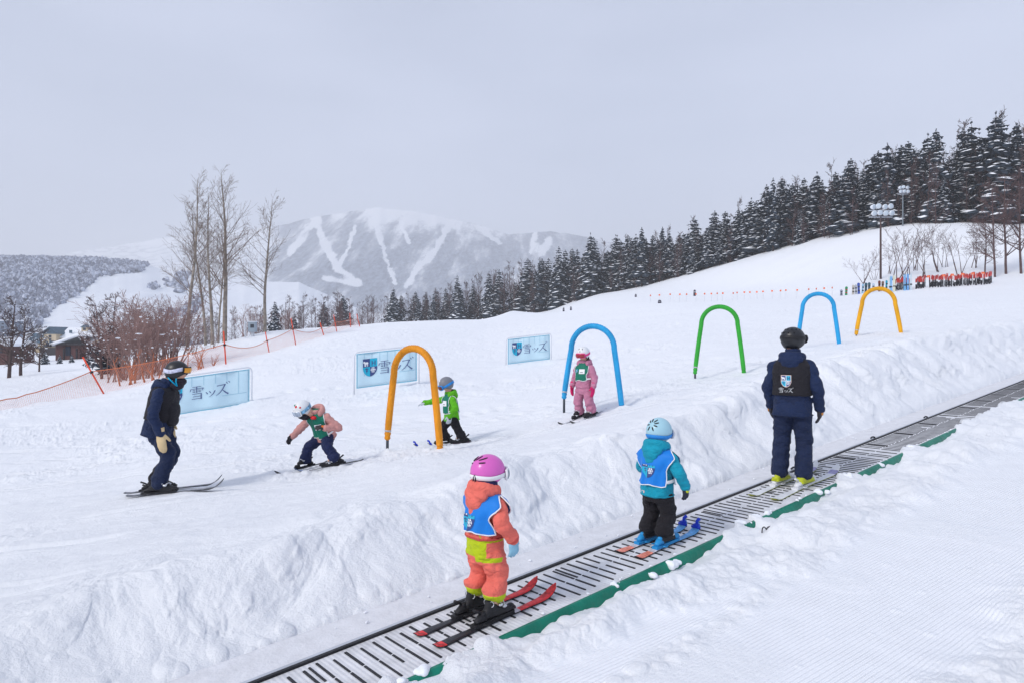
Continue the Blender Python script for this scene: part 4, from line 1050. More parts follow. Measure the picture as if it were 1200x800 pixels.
# ---------------------------------------------------------------- safety net
def build_net():
    root = empty('safety_fence', tuple(P(124, 461, 38))); tag(root, 'orange safety net on leaning poles along the left edge of the piste', 'fence')
    o = Vector(root.location)
    pole = mat('orange_pole', (0.72, 0.075, 0.03), rough=.4, var=.1); cord = mat('orange_cord', (0.62, 0.20, 0.10), rough=.7); ring = mat('black_rubber', (0.018, 0.018, 0.022), rough=.5)
    netm = bpy.data.materials.new('orange_net'); netm.use_nodes = True; nt = netm.node_tree
    b = nt.nodes['Principled BSDF']; b.inputs['Base Color'].default_value = (0.78, 0.27, 0.17, 1); b.inputs['Roughness'].default_value = .7
    uv = nt.nodes.new('ShaderNodeTexCoord'); sx = nt.nodes.new('ShaderNodeSeparateXYZ'); nt.links.new(uv.outputs['UV'], sx.inputs[0])
    def mt(op, a, c):
        n = nt.nodes.new('ShaderNodeMath'); n.operation = op
        for i, q in enumerate((a, c)):
            if isinstance(q, (int, float)): n.inputs[i].default_value = q
            else: nt.links.new(q, n.inputs[i])
        return n.outputs[0]
    # diamond mesh: two families of threads
    k = 11.0
    p = mt('MULTIPLY', mt('ADD', sx.outputs[0], sx.outputs[1]), k); q = mt('MULTIPLY', mt('SUBTRACT', sx.outputs[0], sx.outputs[1]), k)
    th = mt('MAXIMUM', mt('LESS_THAN', mt('FRACT', p, 0), 0.095), mt('LESS_THAN', mt('FRACT', q, 0), 0.095))
    nt.links.new(th, b.inputs['Alpha'])
    posts = [(-70, 478, 496, 27.5, -12, .0), (97, 418, 461, 38, 27, 1), (262, 388, 427, 42, 3, 1), (311, 389, 413, 58, 5, 1), (341, 373, 404, 62, 6, 1), (375, 378, 393, 83, 5, 1), (391, 369, 388, 100, 4, 1), (410, 367, 384, 108, 1, 1), (418, 368, 383, 112, 4, 1)]
    tops = []; bots = []
    for px, t, bt, d, lean, vis in posts:
        T = P(px, t, d); B = P(px + lean, bt, d); g = gz(B.x, B.y)
        B = Vector((B.x, B.y, g - .15)); ln = (T - B)
        mb = MB(); mb.tube([B - o, (B + T) / 2 - o, T - o], 0.030 if d < 70 else .045, 8); po = mb.build('pole', pole, root)
        c = MB(); q_ = B.lerp(T, .62) - o; c.tube([q_ - ln.normalized() * .04, q_ + ln.normalized() * .04], .06, 8); c.build('clip', ring, po)
        tops.append(B.lerp(T, .64)); bots.append(B.lerp(T, .06))
    for i in range(len(posts) - 1):
        a, b_, c, d = tops[i], tops[i + 1], bots[i], bots[i + 1]; n = 16; V = []; U = []; Fc = []; span = (b_ - a).length
        top = []
        for j in range(n + 1):
            t = j / n; sag = 0.30 * 4 * t * (1 - t) * min(1, span / 12)
            p1 = a.lerp(b_, t) - Vector((0, 0, sag)); p0 = c.lerp(d, t); p0.z = min(gz(p0.x, p0.y) + .04, p1.z - .25)
            if p1.z < p0.z + .3: p1.z = p0.z + .3
            V += [p0 - o, p1 - o]; U += [(t * span, 0), (t * span, (p1 - p0).length)]; top.append(p1 - o)
        Fc = [(2 * j, 2 * j + 2, 2 * j + 3, 2 * j + 1) for j in range(n)]
        mb = MB(); mb.add(V, Fc); me = mb.mesh('net'); uvl = me.uv_layers.new(name='UVMap')
        for l in me.loops: uvl.data[l.index].uv = U[l.vertex_index]
        part('net', me, netm, root)
        m2 = MB(); m2.tube(top, 0.018, 5); m2.build('top_cord', cord, root)
    # grey utility box by the single poplar
    x = (296 - 600) / F * 84 * KD; z = gz(x, 84 * KD)
    r2 = empty('utility_box', (x, 84 * KD, z)); tag(r2, 'pale grey utility box on a post beside the single poplar', 'utility box')
    gm = mat('grey_box', (0.30, 0.36, 0.42), rough=.5); mb = MB(); mb.box((0, 0, .78), (.62, .45, .85)); mb.build('cabinet', gm, r2, smooth=False, bevel=.03)
    mb = MB(); mb.box((0, 0, 1.23), (.72, .55, .07)); mb.build('lid', mat('branch_snow', (0.84, 0.87, 0.92)), r2, smooth=False, bevel=.03)
    mb = MB(); mb.box((-.62, 0, .55), (.09, .09, 1.4)); mb.box((0, 0, .17), (.2, .2, .5)); mb.build('post', mat('dull_aluminium', (0.55, 0.58, 0.63)), r2, smooth=False)
    mb = MB(); mb.box((.05, -.235, .85), (.3, .02, .3)); mb.build('panel', mat('dark_stake', (0.06, 0.07, 0.085)), r2, smooth=False)

# ---------------------------------------------------------------- floodlights, skis in the snow, flags, posts
def build_lights():
    def mast(px, base_d, top, nl, r, colr, label, lamp=0.62):
        D = base_d * KD; x = (px - 600) / F * D; z = gz(x, D); H = CAMZ + (400 - top) / F * D - z
        t = empty('floodlight_mast', (x, D, z)); tag(t, label, 'floodlight', 'floodlight masts')
        pm = mat(colr[0], colr[1], rough=.6, var=.15); mb = MB(); mb.tube([(0, 0, -.5), (0, 0, H * .35), (0, 0, H * .7), (0, 0, H)], [r, r * .9, r * .8, r * .7], 12); mb.build('mast', pm, t)
        mb = MB(); w = lamp * 1.12 * nl / 2
        for q in (H - lamp * .5, H - lamp * 1.75): mb.box((0, 0, q), (w * 2, .1, .1))
        mb.box((0, -.02, H - lamp * 1.1), (.12, .12, lamp * 2.2)); mb.build('crossbar', mat('dull_aluminium', (0.55, 0.58, 0.63)), t, smooth=False)
        sh = mat('lamp_white', (0.74, 0.78, 0.84), rough=.4); gl = mat('lamp_glass', (0.50, 0.58, 0.66), rough=.08, spec=.6)
        rnd = random.Random(2)
        for rr, zz in enumerate((H + lamp * .1, H - lamp * 1.15)):
            for k in range(nl):
                cx = (k - (nl - 1) / 2) * lamp * 1.12 + (lamp * .12 if rr else -.05); R_ = Matrix.Rotation(rnd.uniform(-.45, .45), 3, 'Z') @ Matrix.Rotation(rnd.uniform(-.25, .1), 3, 'X')
                mb = MB(); c = Vector((cx, -.25, zz + (k % 2) * .06))
                ring = [c + R_ @ Vector((0, y, 0)) for y in (.32, .25, .1, -.1, -.22)]
                mb.loft(ring, np.array([.08, .2, .4, .5, .52]) * lamp, n=14, up=(0, 0, 1), cap=False); lo = mb.build('lamp', sh, t)
                mb = MB(); mb.ell(c + R_ @ Vector((0, -.2, 0)), (.47 * lamp, .06, .47 * lamp), 14, 8, rot=R_); mb.build('lens', gl, lo)
    mast(1032, 122, 244, 4, .13, ('brown_mast', (0.075, 0.045, 0.045)), 'brown floodlight mast with two rows of four white lamps above the skis', .64)
    mast(1058, 168, 221, 3, .10, ('grey_mast', (0.20, 0.24, 0.27)), 'thin grey floodlight mast farther back against the dark firs', .55)

def build_racks():
    rnd = random.Random(12)
    red = mat('ski_red', (0.50, 0.04, 0.035), rough=.4); blk = mat('ski_black', (0.02, 0.02, 0.026), rough=.4); org = mat('flag_orange', (0.85, 0.17, 0.06), rough=.6); wht = mat('emblem_white', (0.80, 0.83, 0.86), rough=.6)
    def pair(h, wsk, cols):
        mb = MB()
        for s in (-1, 1):
            ys = (0, .25 * h, .45 * h, .62 * h, .85 * h, h); 
            prof = [(wsk * .55, ys[0]), (wsk * .48, ys[1]), (wsk * .42, ys[2]), (wsk * .44, ys[3]), (wsk * .55, ys[4]), (wsk * .30, ys[5])]
            for (w0, a), (w1, b), c in zip(prof[:-1], prof[1:], cols):
                x = s * wsk * .62; tip = .05 if b == h else 0
                mb.add([(x - w0, -.012, a), (x + w0, -.012, a), (x + w1, -.012 - tip, b), (x - w1, -.012 - tip, b), (x - w0, .012, a), (x + w0, .012, a), (x + w1, .012 - tip, b), (x - w1, .012 - tip, b)],
                       [(0, 1, 2, 3), (5, 4, 7, 6), (1, 5, 6, 2), (4, 0, 3, 7), (3, 2, 6, 7), (4, 5, 1, 0)], c)
        mb.box((-wsk * .6, -.03, h * .36), (wsk * .7, .05, .14), 1); mb.box((wsk * .6, -.03, h * .36), (wsk * .7, .05, .14), 1)
        return mb
    m0 = pair(1.22, .085, (1, 1, 1, 0, 0)).mesh('ski_pair', False); m1 = pair(1.22, .085, (1, 1, 2, 0, 0)).mesh('ski_pair', False)
    for m in (m0, m1):
        for q in (red, blk, wht): m.materials.append(q)
    xs = [1049 + 19 * (i + .5) / 12 for i in range(12)] + [1073 + 11 * (i + .5) / 8 for i in range(8)] + [1089 + 73 * (i + .5) / 46 for i in range(46)]
    for i, px in enumerate(xs):
        D = 104 * KD + (i % 2) * .9 + rnd.uniform(-.3, .3); x = (px - 600) / F * D; z = gz(x, D)
        o = link('ski_pair', rnd.choice((m0, m0, m1))); s = rnd.uniform(.92, 1.12); o.scale = (1, 1, s); o.location = (x, D, z - .05); o.rotation_euler = (rnd.uniform(-.05, .12), rnd.uniform(-.07, .07), rnd.uniform(-.5, .5))
        tag(o, 'pair of red tipped skis in the row ' + ('left of the gaps' if px < 1070 else 'between the two gaps' if px < 1086 else 'right of both gaps') + ' below bare saplings', 'skis', 'red tipped skis stuck in the snow')
    # tall pale skis
    for i, (px, c) in enumerate([(1042.5, (.62, .70, .70)), (1044.5, (.15, .42, .75)), (1048, (.66, .66, .50)), (1060.3, (.16, .42, .72)), (1064, (.14, .36, .70)), (1067.5, (.62, .72, .78))]):
        me = pair(1.75, .10, (0, 0, 0, 0, 0)).mesh('ski_pair', False); me.materials.append(mat('tall_ski_%d' % i, c, rough=.4)); me.materials.append(blk)
        D = 103 * KD; x = (px - 600) / F * D; o = link('ski_pair', me); o.location = (x, D, gz(x, D) - .05); o.rotation_euler = (0, rnd.uniform(-.03, .03), rnd.uniform(-.2, .2))
        tag(o, ['tall whitish skis, left one of the group right of the boards', 'tall blue skis just right of the tall whitish ones', 'tall cream skis at the start of the red row', 'tall blue skis rising out of the first red group', 'tall dark blue skis, right one of the blue pair in the red row', 'tall pale skis at the end of the first red group'][i], 'skis', 'tall pale skis among the red ones')
    # snowboards
    bl = [(986, .75, (.30, .33, .42), 'short grey board at the left end of the board row'), (991.5, 1.0, (.03, .28, .12), 'green and red board, second from the left end'), (999.5, 1.1, (.55, .52, .46), 'beige board left of the blue ones'), (1003, 1.1, (.45, .48, .52), 'pale grey board touching the beige one'), (1006.5, 1.25, (.05, .10, .40), 'dark blue board, tallest of its neighbours'),
          (1010.5, 1.1, (.35, .58, .75), 'light blue board beside the dark blue one'), (1014.5, 1.15, (.03, .10, .14), 'dark teal board, left of two'), (1018.5, 1.15, (.05, .12, .15), 'dark teal board, right of two'), (1023, 1.0, (.50, .60, .72), 'white and blue board above the left shoulder of the yellow arch'), (1030.5, 1.2, (.18, .05, .04), 'dark red board seen through the mast foot'), (1034, 1.1, (.25, .16, .12), 'brown board beside the dark red one'), (1038.5, 1.15, (.03, .45, .60), 'cyan board near the tall whitish skis')]
    for i, (px, h, c, lab) in enumerate(bl):
        mb = MB(); w = .14; out = []
        for k in range(9): a = math.pi * k / 8; out.append((w * math.cos(a), h - w + w * math.sin(a)))
        out += [(-w * .8, h * .5), (-w, 0), (w, 0), (w * .8, h * .5)]
        t = empty('snowboard', (0, 0, 0)); mb.prism(out, -.012, .012, M=Matrix.Rotation(math.pi / 2, 4, 'X')); mb.build('deck', mat('board_%d' % i, c, rough=.4), t, smooth=False)
        for q in (.34, .66): mb = MB(); mb.box((0, -.05, h * q), (w * 1.3, .08, .1)); mb.build('binding', red if i == 1 else blk, t, smooth=False)
        D = 106 * KD; x = (px - 600) / F * D; t.location = (x, D, gz(x, D) - .06); t.rotation_euler = (.06, rnd.uniform(-.06, .06), rnd.uniform(-.3, .3)); tag(t, lab, 'snowboard', 'boards stuck in the snow')
    for i, px in enumerate((1088, 1106, 1116, 1128, 1140, 1152)):
        D = 101.5 * KD; x = (px - 600) / F * D; t = empty('slope_marker', (x, D, gz(x, D))); mb = MB(); mb.tube([(0, 0, -.2), (0, 0, 1.3)], .02, 6); mb.build('rod', wht, t)
        mb = MB(); mb.prism([(-.16, 1.22), (.16, 1.22), (.16, 1.44), (-.16, 1.44)], -.01, .01, M=Matrix.Rotation(math.pi / 2, 4, 'X')); mb.build('flag', org, t, smooth=False)
        tag(t, 'orange marker flag standing in front of the row of red skis', 'marker flag', 'orange flags before the skis')
    # line of little markers across the slope
    for i, X in enumerate((103, 152, 210, 260, 298, 349, 395, 433, 466, 492, 548, 573, 611, 642, 681, 714, 763, 804, 835, 893, 960, 998, 1042, 1087)):
        px = 740 + X / 4.615; D = (118 - 10 * X / 1087.) * KD; x = (px - 600) / F * D; z = gz(x, D)
        t = empty('slope_marker', (x, D, z)); mb = MB(); mb.tube([(0, 0, -.2), (0, 0, .95)], .012, 5); mb.build('rod', mat('dull_aluminium', (0.55, 0.58, 0.63)), t)
        mb = MB(); mb.prism([(-.09, .80), (.09, .80), (.09, .98), (-.09, .98)], -.01, .01, M=Matrix.Rotation(math.pi / 2, 4, 'X')); mb.build('flag', org, t, smooth=False)
        t.rotation_euler = (0, rnd.uniform(-.08, .08), rnd.uniform(-.6, .6)); tag(t, 'tiny orange marker flag on a thin rod in the line across the far slope', 'marker flag', 'line of marker flags across the slope')
    for px, d, h, lab in [(660.5, 200, .75, 'small dark post on the far slope, left one of a pair'), (669, 205, .75, 'small dark post on the far slope, right one of a pair'), (745, 200, .5, 'small dark post low in front of the forest edge'), (814, 165, .95, 'dark post standing alone on the upper slope above the green arch'), (773, 112, .3, 'tiny dark stub in the snow under the marker line')]:
        d = d * KD; x = (px - 600) / F * d; t = empty('slope_post', (x, d, gz(x, d))); mb = MB(); mb.tube([(0, 0, -.2), (0, 0, h * .6), (0, 0, h)], [.2, .2, .17], 10); mb.ell((0, 0, h), (.17, .17, .08), 10, 6); mb.build('pad', mat('dark_pad', (.05, .045, .07), rough=.6), t)
        mb = MB(); mb.tube([(0, 0, h * .62), (0, 0, h * .74)], .21, 10); mb.build('band', mat('dull_aluminium', (0.55, 0.58, 0.63)), t); tag(t, lab, 'post', 'dark posts on the far slope')

# ---------------------------------------------------------------- houses in the valley
def gable(mb, x0, x1, y0, y1, z0, z1, over=.4, mi=0, axis='x'):
    """gabled roof slab with the ridge along axis"""
    t = .35
    if axis == 'x':
        ym = (y0 + y1) / 2; a = [(y0 - over, z0), (ym, z1), (y1 + over, z0)]
        V = [(x, y, z + d) for x in (x0 - over, x1 + over) for d in (0, t) for y, z in a]
    else:
        xm = (x0 + x1) / 2; a = [(x0 - over, z0), (xm, z1), (x1 + over, z0)]
        V = [(x, y, z + d) for y in (y0 - over, y1 + over) for d in (0, t) for x, z in a]
    mb.add(V, [(0, 1, 7, 6), (1, 2, 8, 7), (3, 9, 10, 4), (4, 10, 11, 5), (0, 3, 4, 1), (1, 4, 5, 2), (6, 7, 10, 9), (7, 8, 11, 10), (0, 6, 9, 3), (2, 5, 11, 8)], mi)

def build_houses():
    cream = mat('cream_wall', (0.52, 0.43, 0.30), rough=.8, var=.1, scale=2); slate = mat('blue_slate', (0.05, 0.10, 0.15), rough=.6, var=.2, scale=3); snowr = mat('roof_snow', (0.84, 0.87, 0.92), rough=.8, bump=.05, scale=1.5)
    brown = mat('brown_wall', (0.10, 0.045, 0.045), rough=.8, var=.2, scale=2, stretch=(6, 6, .3)); glass = mat('dark_window', (0.03, 0.04, 0.06), rough=.15); trimm = mat('dark_eave', (.03, .028, .035), rough=.7); grey = mat('grey_block', (0.16, 0.20, 0.27), rough=.7)
    def win(t, x, y, z, w, h):
        mb = MB(); mb.box((x, y, z), (w, .12, h)); mb.build('window', glass, t, smooth=False)
    # hotel
    D = 330 * KD; s = D / F; x0 = (45 - 600) * s; zb = gz(x0 + 9, D)
    t = empty('hotel', (x0, D, zb)); tag(t, 'cream walled hotel with blue grey gables and two small turrets', 'hotel')
    Z = lambda py: CAMZ + (400 - py) * s - zb
    def wall(xa, xb, ya, yb, top, m=cream):
        mb = MB(); mb.box(((xa + xb) / 2, (ya + yb) / 2, (Z(top) - 2) / 2), (xb - xa, yb - ya, Z(top) + 2)); mb.build('wall', m, t, smooth=False)
    X = lambda px: (px - 45) * s
    wall(X(47), X(66), 0, 9, 396)
    wall(X(27), X(47) - .1, 1.5, 9, 402); wall(X(68) + .1, X(112), 2.0, 11, 396)
    mb = MB(); gable(mb, X(50), X(67), -.2, 9, Z(391.5), Z(384), .3, 0, 'y'); mb.build('gable_roof', slate, t, smooth=False)
    mb = MB(); mb.add([(X(51.5), -.02, Z(391.5)), (X(66), -.02, Z(391.5)), (X(58.5), -.02, Z(384.8))], [(0, 1, 2)]); mb.add([(X(51.5), .3, Z(391.5)), (X(66), .3, Z(391.5)), (X(58.5), .3, Z(384.8))], [(0, 1, 2)]); mb.build('gable_front', slate, t, smooth=False)
    mb = MB(); mb.box((X(58.7), 4, (Z(391.5) + Z(396)) / 2), (X(66) - X(51.5), 8, Z(391.5) - Z(396))); mb.build('wall', cream, t, smooth=False)
    mb = MB(); gable(mb, X(28), X(47), 1.5, 9, Z(402), Z(391.5), .3); mb.build('side_roof', slate, t, smooth=False)
    mb = MB(); gable(mb, X(66), X(112), 2.0, 11, Z(396), Z(384.5), .3); mb.build('snowy_roof', snowr, t, smooth=False)
    for px, top in ((51, 382.5), (89, 378.8)):
        mb = MB(); mb.box((X(px), 5.5, (Z(top + 4.5) + Z(400)) / 2), (2.0, 2.0, Z(top + 4.5) - Z(400))); tw = mb.build('turret', cream, t, smooth=False)
        mb = MB(); c = Vector((X(px), 5.5, 0)); w = 1.35; mb.add([c + Vector((a * w, b * w, Z(top + 4.5) + .01)) for a, b in ((-1, -1), (1, -1), (1, 1), (-1, 1))] + [c + Vector((0, 0, Z(top)))], [(0, 1, 4), (1, 2, 4), (2, 3, 4), (3, 0, 4), (3, 2, 1, 0)]); mb.build('turret_roof', slate, tw, smooth=False)
        win(tw, X(px), 4.46, Z(top + 6.5), .9, .8)
    for px, py in ((58.7, 394), (58.7, 398), (55, 401), (63, 401), (72, 399), (78, 399)): win(t, X(px), -.05 if px < 66 else 1.95, Z(py), .8, .9)
    mb = MB(); mb.box((X(76), 3.0, Z(388.5)), (1.0, .1, 1.0)); mb.build('dormer', slate, t, smooth=False)
    # brown house
    D = 165 * KD; s2 = D / F; xa = (65 - 600) * s2; zb2 = gz(xa + 4, D); t2 = empty('brown_house', (xa, D, zb2)); tag(t2, 'brown house with a thick rounded cap of snow on its roof', 'house')
    Z2 = lambda py: CAMZ + (400 - py) * s2 - zb2; X2 = lambda px: (px - 65) * s2
    mb = MB(); mb.box(((X2(65) + X2(93)) / 2, 3, (Z2(403) - 1.5) / 2), (X2(93) - X2(65), 6, Z2(403) + 1.5)); mb.build('wall', brown, t2, smooth=False)
    mb = MB(); mb.box(((X2(93) + X2(124)) / 2 + .05, 4.2, (Z2(404) - 1.5) / 2), (X2(124) - X2(93), 5.6, Z2(404) + 1.5)); mb.build('wing', brown, t2, smooth=False)
    mb = MB(); V = []; Fc = []; nx, ny = 16, 8
    for j in range(ny + 1):
        for i in range(nx + 1):
            u, v = i / nx, j / ny; V.append((X2(62) + (X2(126) - X2(62)) * u, -.6 + 8.4 * v, Z2(402.5) + (Z2(388) - Z2(402.5)) * (math.sin(math.pi * min(u * 1.05, 1)) ** .75 if u < .55 else 1 - .25 * (u - .55)) * (1 - .25 * (2 * v - 1) ** 2) * (0.35 + .65 * min(1, u * 2)) + .1))
    for j in range(ny):
        for i in range(nx): Fc.append((j * (nx + 1) + i, j * (nx + 1) + i + 1, (j + 1) * (nx + 1) + i + 1, (j + 1) * (nx + 1) + i))
    mb.add(V, Fc); rf = mb.build('snow_cap', snowr, t2); so = rf.modifiers.new('t', 'SOLIDIFY'); so.thickness = .5
    mb = MB(); mb.box(((X2(63) + X2(125)) / 2, 3.2, Z2(403)), (X2(125) - X2(63), 7.4, .35)); mb.build('eave', trimm, t2, smooth=False)
    for px in (80, 99, 108): win(t2, X2(px), -.06 if px < 93 else 1.36, Z2(411), .8, 1.5)
    mb = MB(); mb.box((X2(75), -.05, Z2(420)), (.25, .1, 3.4)); mb.box((X2(90), -.05, Z2(420)), (.25, .1, 3.4)); mb.build('post', trimm, t2, smooth=False)
    # brown house cut by the left edge
    D = 150 * KD; s3 = D / F; xa = (-30 - 600) * s3; zb3 = gz(xa + 3, D); t3 = empty('brown_house', (xa, D, zb3)); tag(t3, 'dark brown house at the left edge with a snowy gable', 'house'); Z3 = lambda py: CAMZ + (400 - py) * s3 - zb3
    w = 38 * s3
    mb = MB(); mb.box((w / 2, 3, (Z3(406) - 1.5) / 2), (w, 6, Z3(406) + 1.5)); mb.build('wall', brown, t3, smooth=False)
    mb = MB(); gable(mb, 0, w, 0, 6, Z3(405.6), Z3(397), .3, 0, 'y'); mb.build('roof', snowr, t3, smooth=False); win(t3, w * .8, -.06, Z3(410), .7, .8)
    mb = MB(); mb.add([(.2, .0, Z3(405.9)), (w - .2, .0, Z3(405.9)), (w / 2, .0, Z3(397.4))], [(0, 1, 2)]); mb.build('gable_front', brown, t3, smooth=False)
    # tower block far away
    D = 430 * KD; s4 = D / F; xa = (-40 - 600) * s4; zb4 = gz(xa, D); t4 = empty('tower_block', (xa, D, zb4)); tag(t4, 'tall grey blue block of flats far away at the left edge', 'building'); Z4 = lambda py: CAMZ + (400 - py) * s4 - zb4; w = 46 * s4
    mb = MB(); mb.box((w / 2, 6, (Z4(376) - 3) / 2), (w, 12, Z4(376) + 3)); mb.build('wall', grey, t4, smooth=False)
    for r in range(5):
        for c in range(9): win(t4, w * (.06 + .11 * c), -.06, Z4(379.5 + r * 4), .9, .7)
    mb = MB(); mb.box((w / 2, 6, Z4(376) + .2), (w + .6, 12.6, .4)); mb.build('roof', snowr, t4, smooth=False)
    # dark roof behind the brown house
    D = 250 * KD; s5 = D / F; xa = (48 - 600) * s5; zb5 = gz(xa, D); t5 = empty('small_house', (xa, D, zb5)); tag(t5, 'small dark house with a snowy slate roof between hotel and brown house', 'house'); Z5 = lambda py: CAMZ + (400 - py) * s5 - zb5; w = 18 * s5
    mb = MB(); mb.box((w / 2, 2.5, (Z5(407) - 2) / 2), (w, 5, Z5(407) + 2)); mb.build('wall', trimm, t5, smooth=False)
    mb = MB(); gable(mb, w * .3, w, 0, 5, Z5(406.6), Z5(401), .2, 0, 'y'); mb.build('roof', slate, t5, smooth=False)
# ---------------------------------------------------------------- people
def rot(rx=0, ry=0, rz=0):
    R = math.radians
    return Matrix.Rotation(R(rz), 4, 'Z') @ Matrix.Rotation(R(ry), 4, 'Y') @ Matrix.Rotation(R(rx), 4, 'X')

def ring_xy(a, bf, bb, n=28, power=2.4):
    out = []
    for k in range(n):
        t = 2 * math.pi * k / n; c, s = math.cos(t), math.sin(t)
        c = math.copysign(abs(c) ** (2 / power), c); s = math.copysign(abs(s) ** (2 / power), s)
        out.append((a * c, (bf if s > 0 else bb) * s))
    return out

def shell(rings, M, n=28, close=True, yoff=None):
    """rings: (z, a, b_front, b_back, y_shift) in the torso frame -> MB"""
    mb = MB(); V = []; K = len(rings)
    for z, a, bf, bb, ys in rings:
        for x, y in ring_xy(a, bf, bb, n): V.append(M @ Vector((x, y + ys, z)))
    Fc = [(i * n + k, i * n + (k + 1) % n, (i + 1) * n + (k + 1) % n, (i + 1) * n + k) for i in range(K - 1) for k in range(n)]
    if close: Fc += [tuple(range(n))[::-1], tuple((K - 1) * n + k for k in range(n))]
    return mb.add(V, Fc)

def rings_at(rings, z):
    zs = [r[0] for r in rings]
    return [float(np.interp(z, zs, [r[i] for r in rings])) for i in range(1, 5)]

def limb(mb, pts, rad, n=18, samples=26, fold=0.0, fk=60, seed=0, up=(0, 1, 0)):
    K = len(pts); P3 = catmull(pts, samples); t = np.linspace(0, K - 1, samples)
    r = np.array(rad, float)
    if r.ndim == 1: rr = np.interp(t, range(K), r)
    else: rr = np.stack([np.interp(t, range(K), r[:, 0]), np.interp(t, range(K), r[:, 1])], 1)
    return mb.loft(P3, rr, n=n, up=up, fold=fold, fk=fk, seed=seed)

def glove(root, name, wrist, d, palm, thumb, k, m, cuffm, mitten=False, curl=0.35, cuff_len=0.05, accent=None, label=None):
    d = Vector(d).normalized(); th = Vector(thumb); s = (th - d * th.dot(d)).normalized(); p = Vector(palm); p = (p - d * p.dot(d) - s * p.dot(s)).normalized()
    w = Vector(wrist); W, T, PL, FL = .088 * k, .040 * k, .095 * k, .085 * k
    mb = MB()
    mb.loft([w, w + d * PL * .35, w + d * PL * .8, w + d * PL], np.array([(W * .36, T * .55), (W * .46, T * .60), (W * .50, T * .56), (W * .48, T * .48)]), n=16, up=tuple(p))
    if mitten:
        q = w + d * PL; dd = d; pts = [w + d * PL * .6, q]
        for i in range(3): dd = (dd + p * curl * .55).normalized(); q = q + dd * FL * .38; pts.append(q)
        mb.loft(catmull(pts, 10), np.interp(np.linspace(0, 1, 10), [0, .5, .85, 1], [1, .98, .85, .55])[:, None] * np.array([[W * .5, T * .55]]), n=16, up=tuple(p))
    else:
        for i, (o, ln) in enumerate(((.37, .86), (.125, 1.0), (-.125, .94), (-.37, .74))):
            q = w + d * PL * .82 + s * W * o; dd = (d + s * o * .25).normalized(); pts = [q - d * PL * .3, q]
            for j, sl in enumerate((.44, .32, .26)):
                dd = (dd + p * curl * (1.0 if j else .6) * (1 + .15 * i)).normalized(); q = q + dd * FL * ln * sl; pts.append(q)
            mb.loft(catmull(pts, 11), np.linspace(.0135, .0105, 11) * k, n=10, up=tuple(p))
    q = w + d * PL * .28 + s * W * .38; dd = (s * .8 + d * .7 + p * .25).normalized(); pts = [q - s * W * .25, q]
    for sl in (.40, .36, .28): dd = (dd + d * .30 + p * .12).normalized(); q = q + dd * FL * .85 * sl; pts.append(q)
    mb.loft(catmull(pts, 10), np.linspace(.0165, .0115, 10) * k, n=10, up=tuple(p))
    g = part(name, remesh(mb, .0052 * max(k, .8), 2, (.0022 * k, 30, 45, 5)), m, root)
    if label: g['label'] = label
    c = MB(); c.loft([w - d * cuff_len * k, w - d * cuff_len * .4 * k, w + d * .01 * k], np.array([(W * .50, W * .44), (W * .47, W * .42), (W * .42, W * .36)]), n=18, up=tuple(p), cap=False)
    cu = c.build('cuff', cuffm, g); so = cu.modifiers.new('t', 'SOLIDIFY'); so.thickness = .008 * k
    if accent:
        a = MB(); b = w + d * PL * .55 - p * T * .62
        a.ell(b, (W * .3, W * .3, W * .12), 12, 8, rot=p.to_track_quat('Z', 'Y').to_matrix()); a.build('patch', accent, g)
    return g

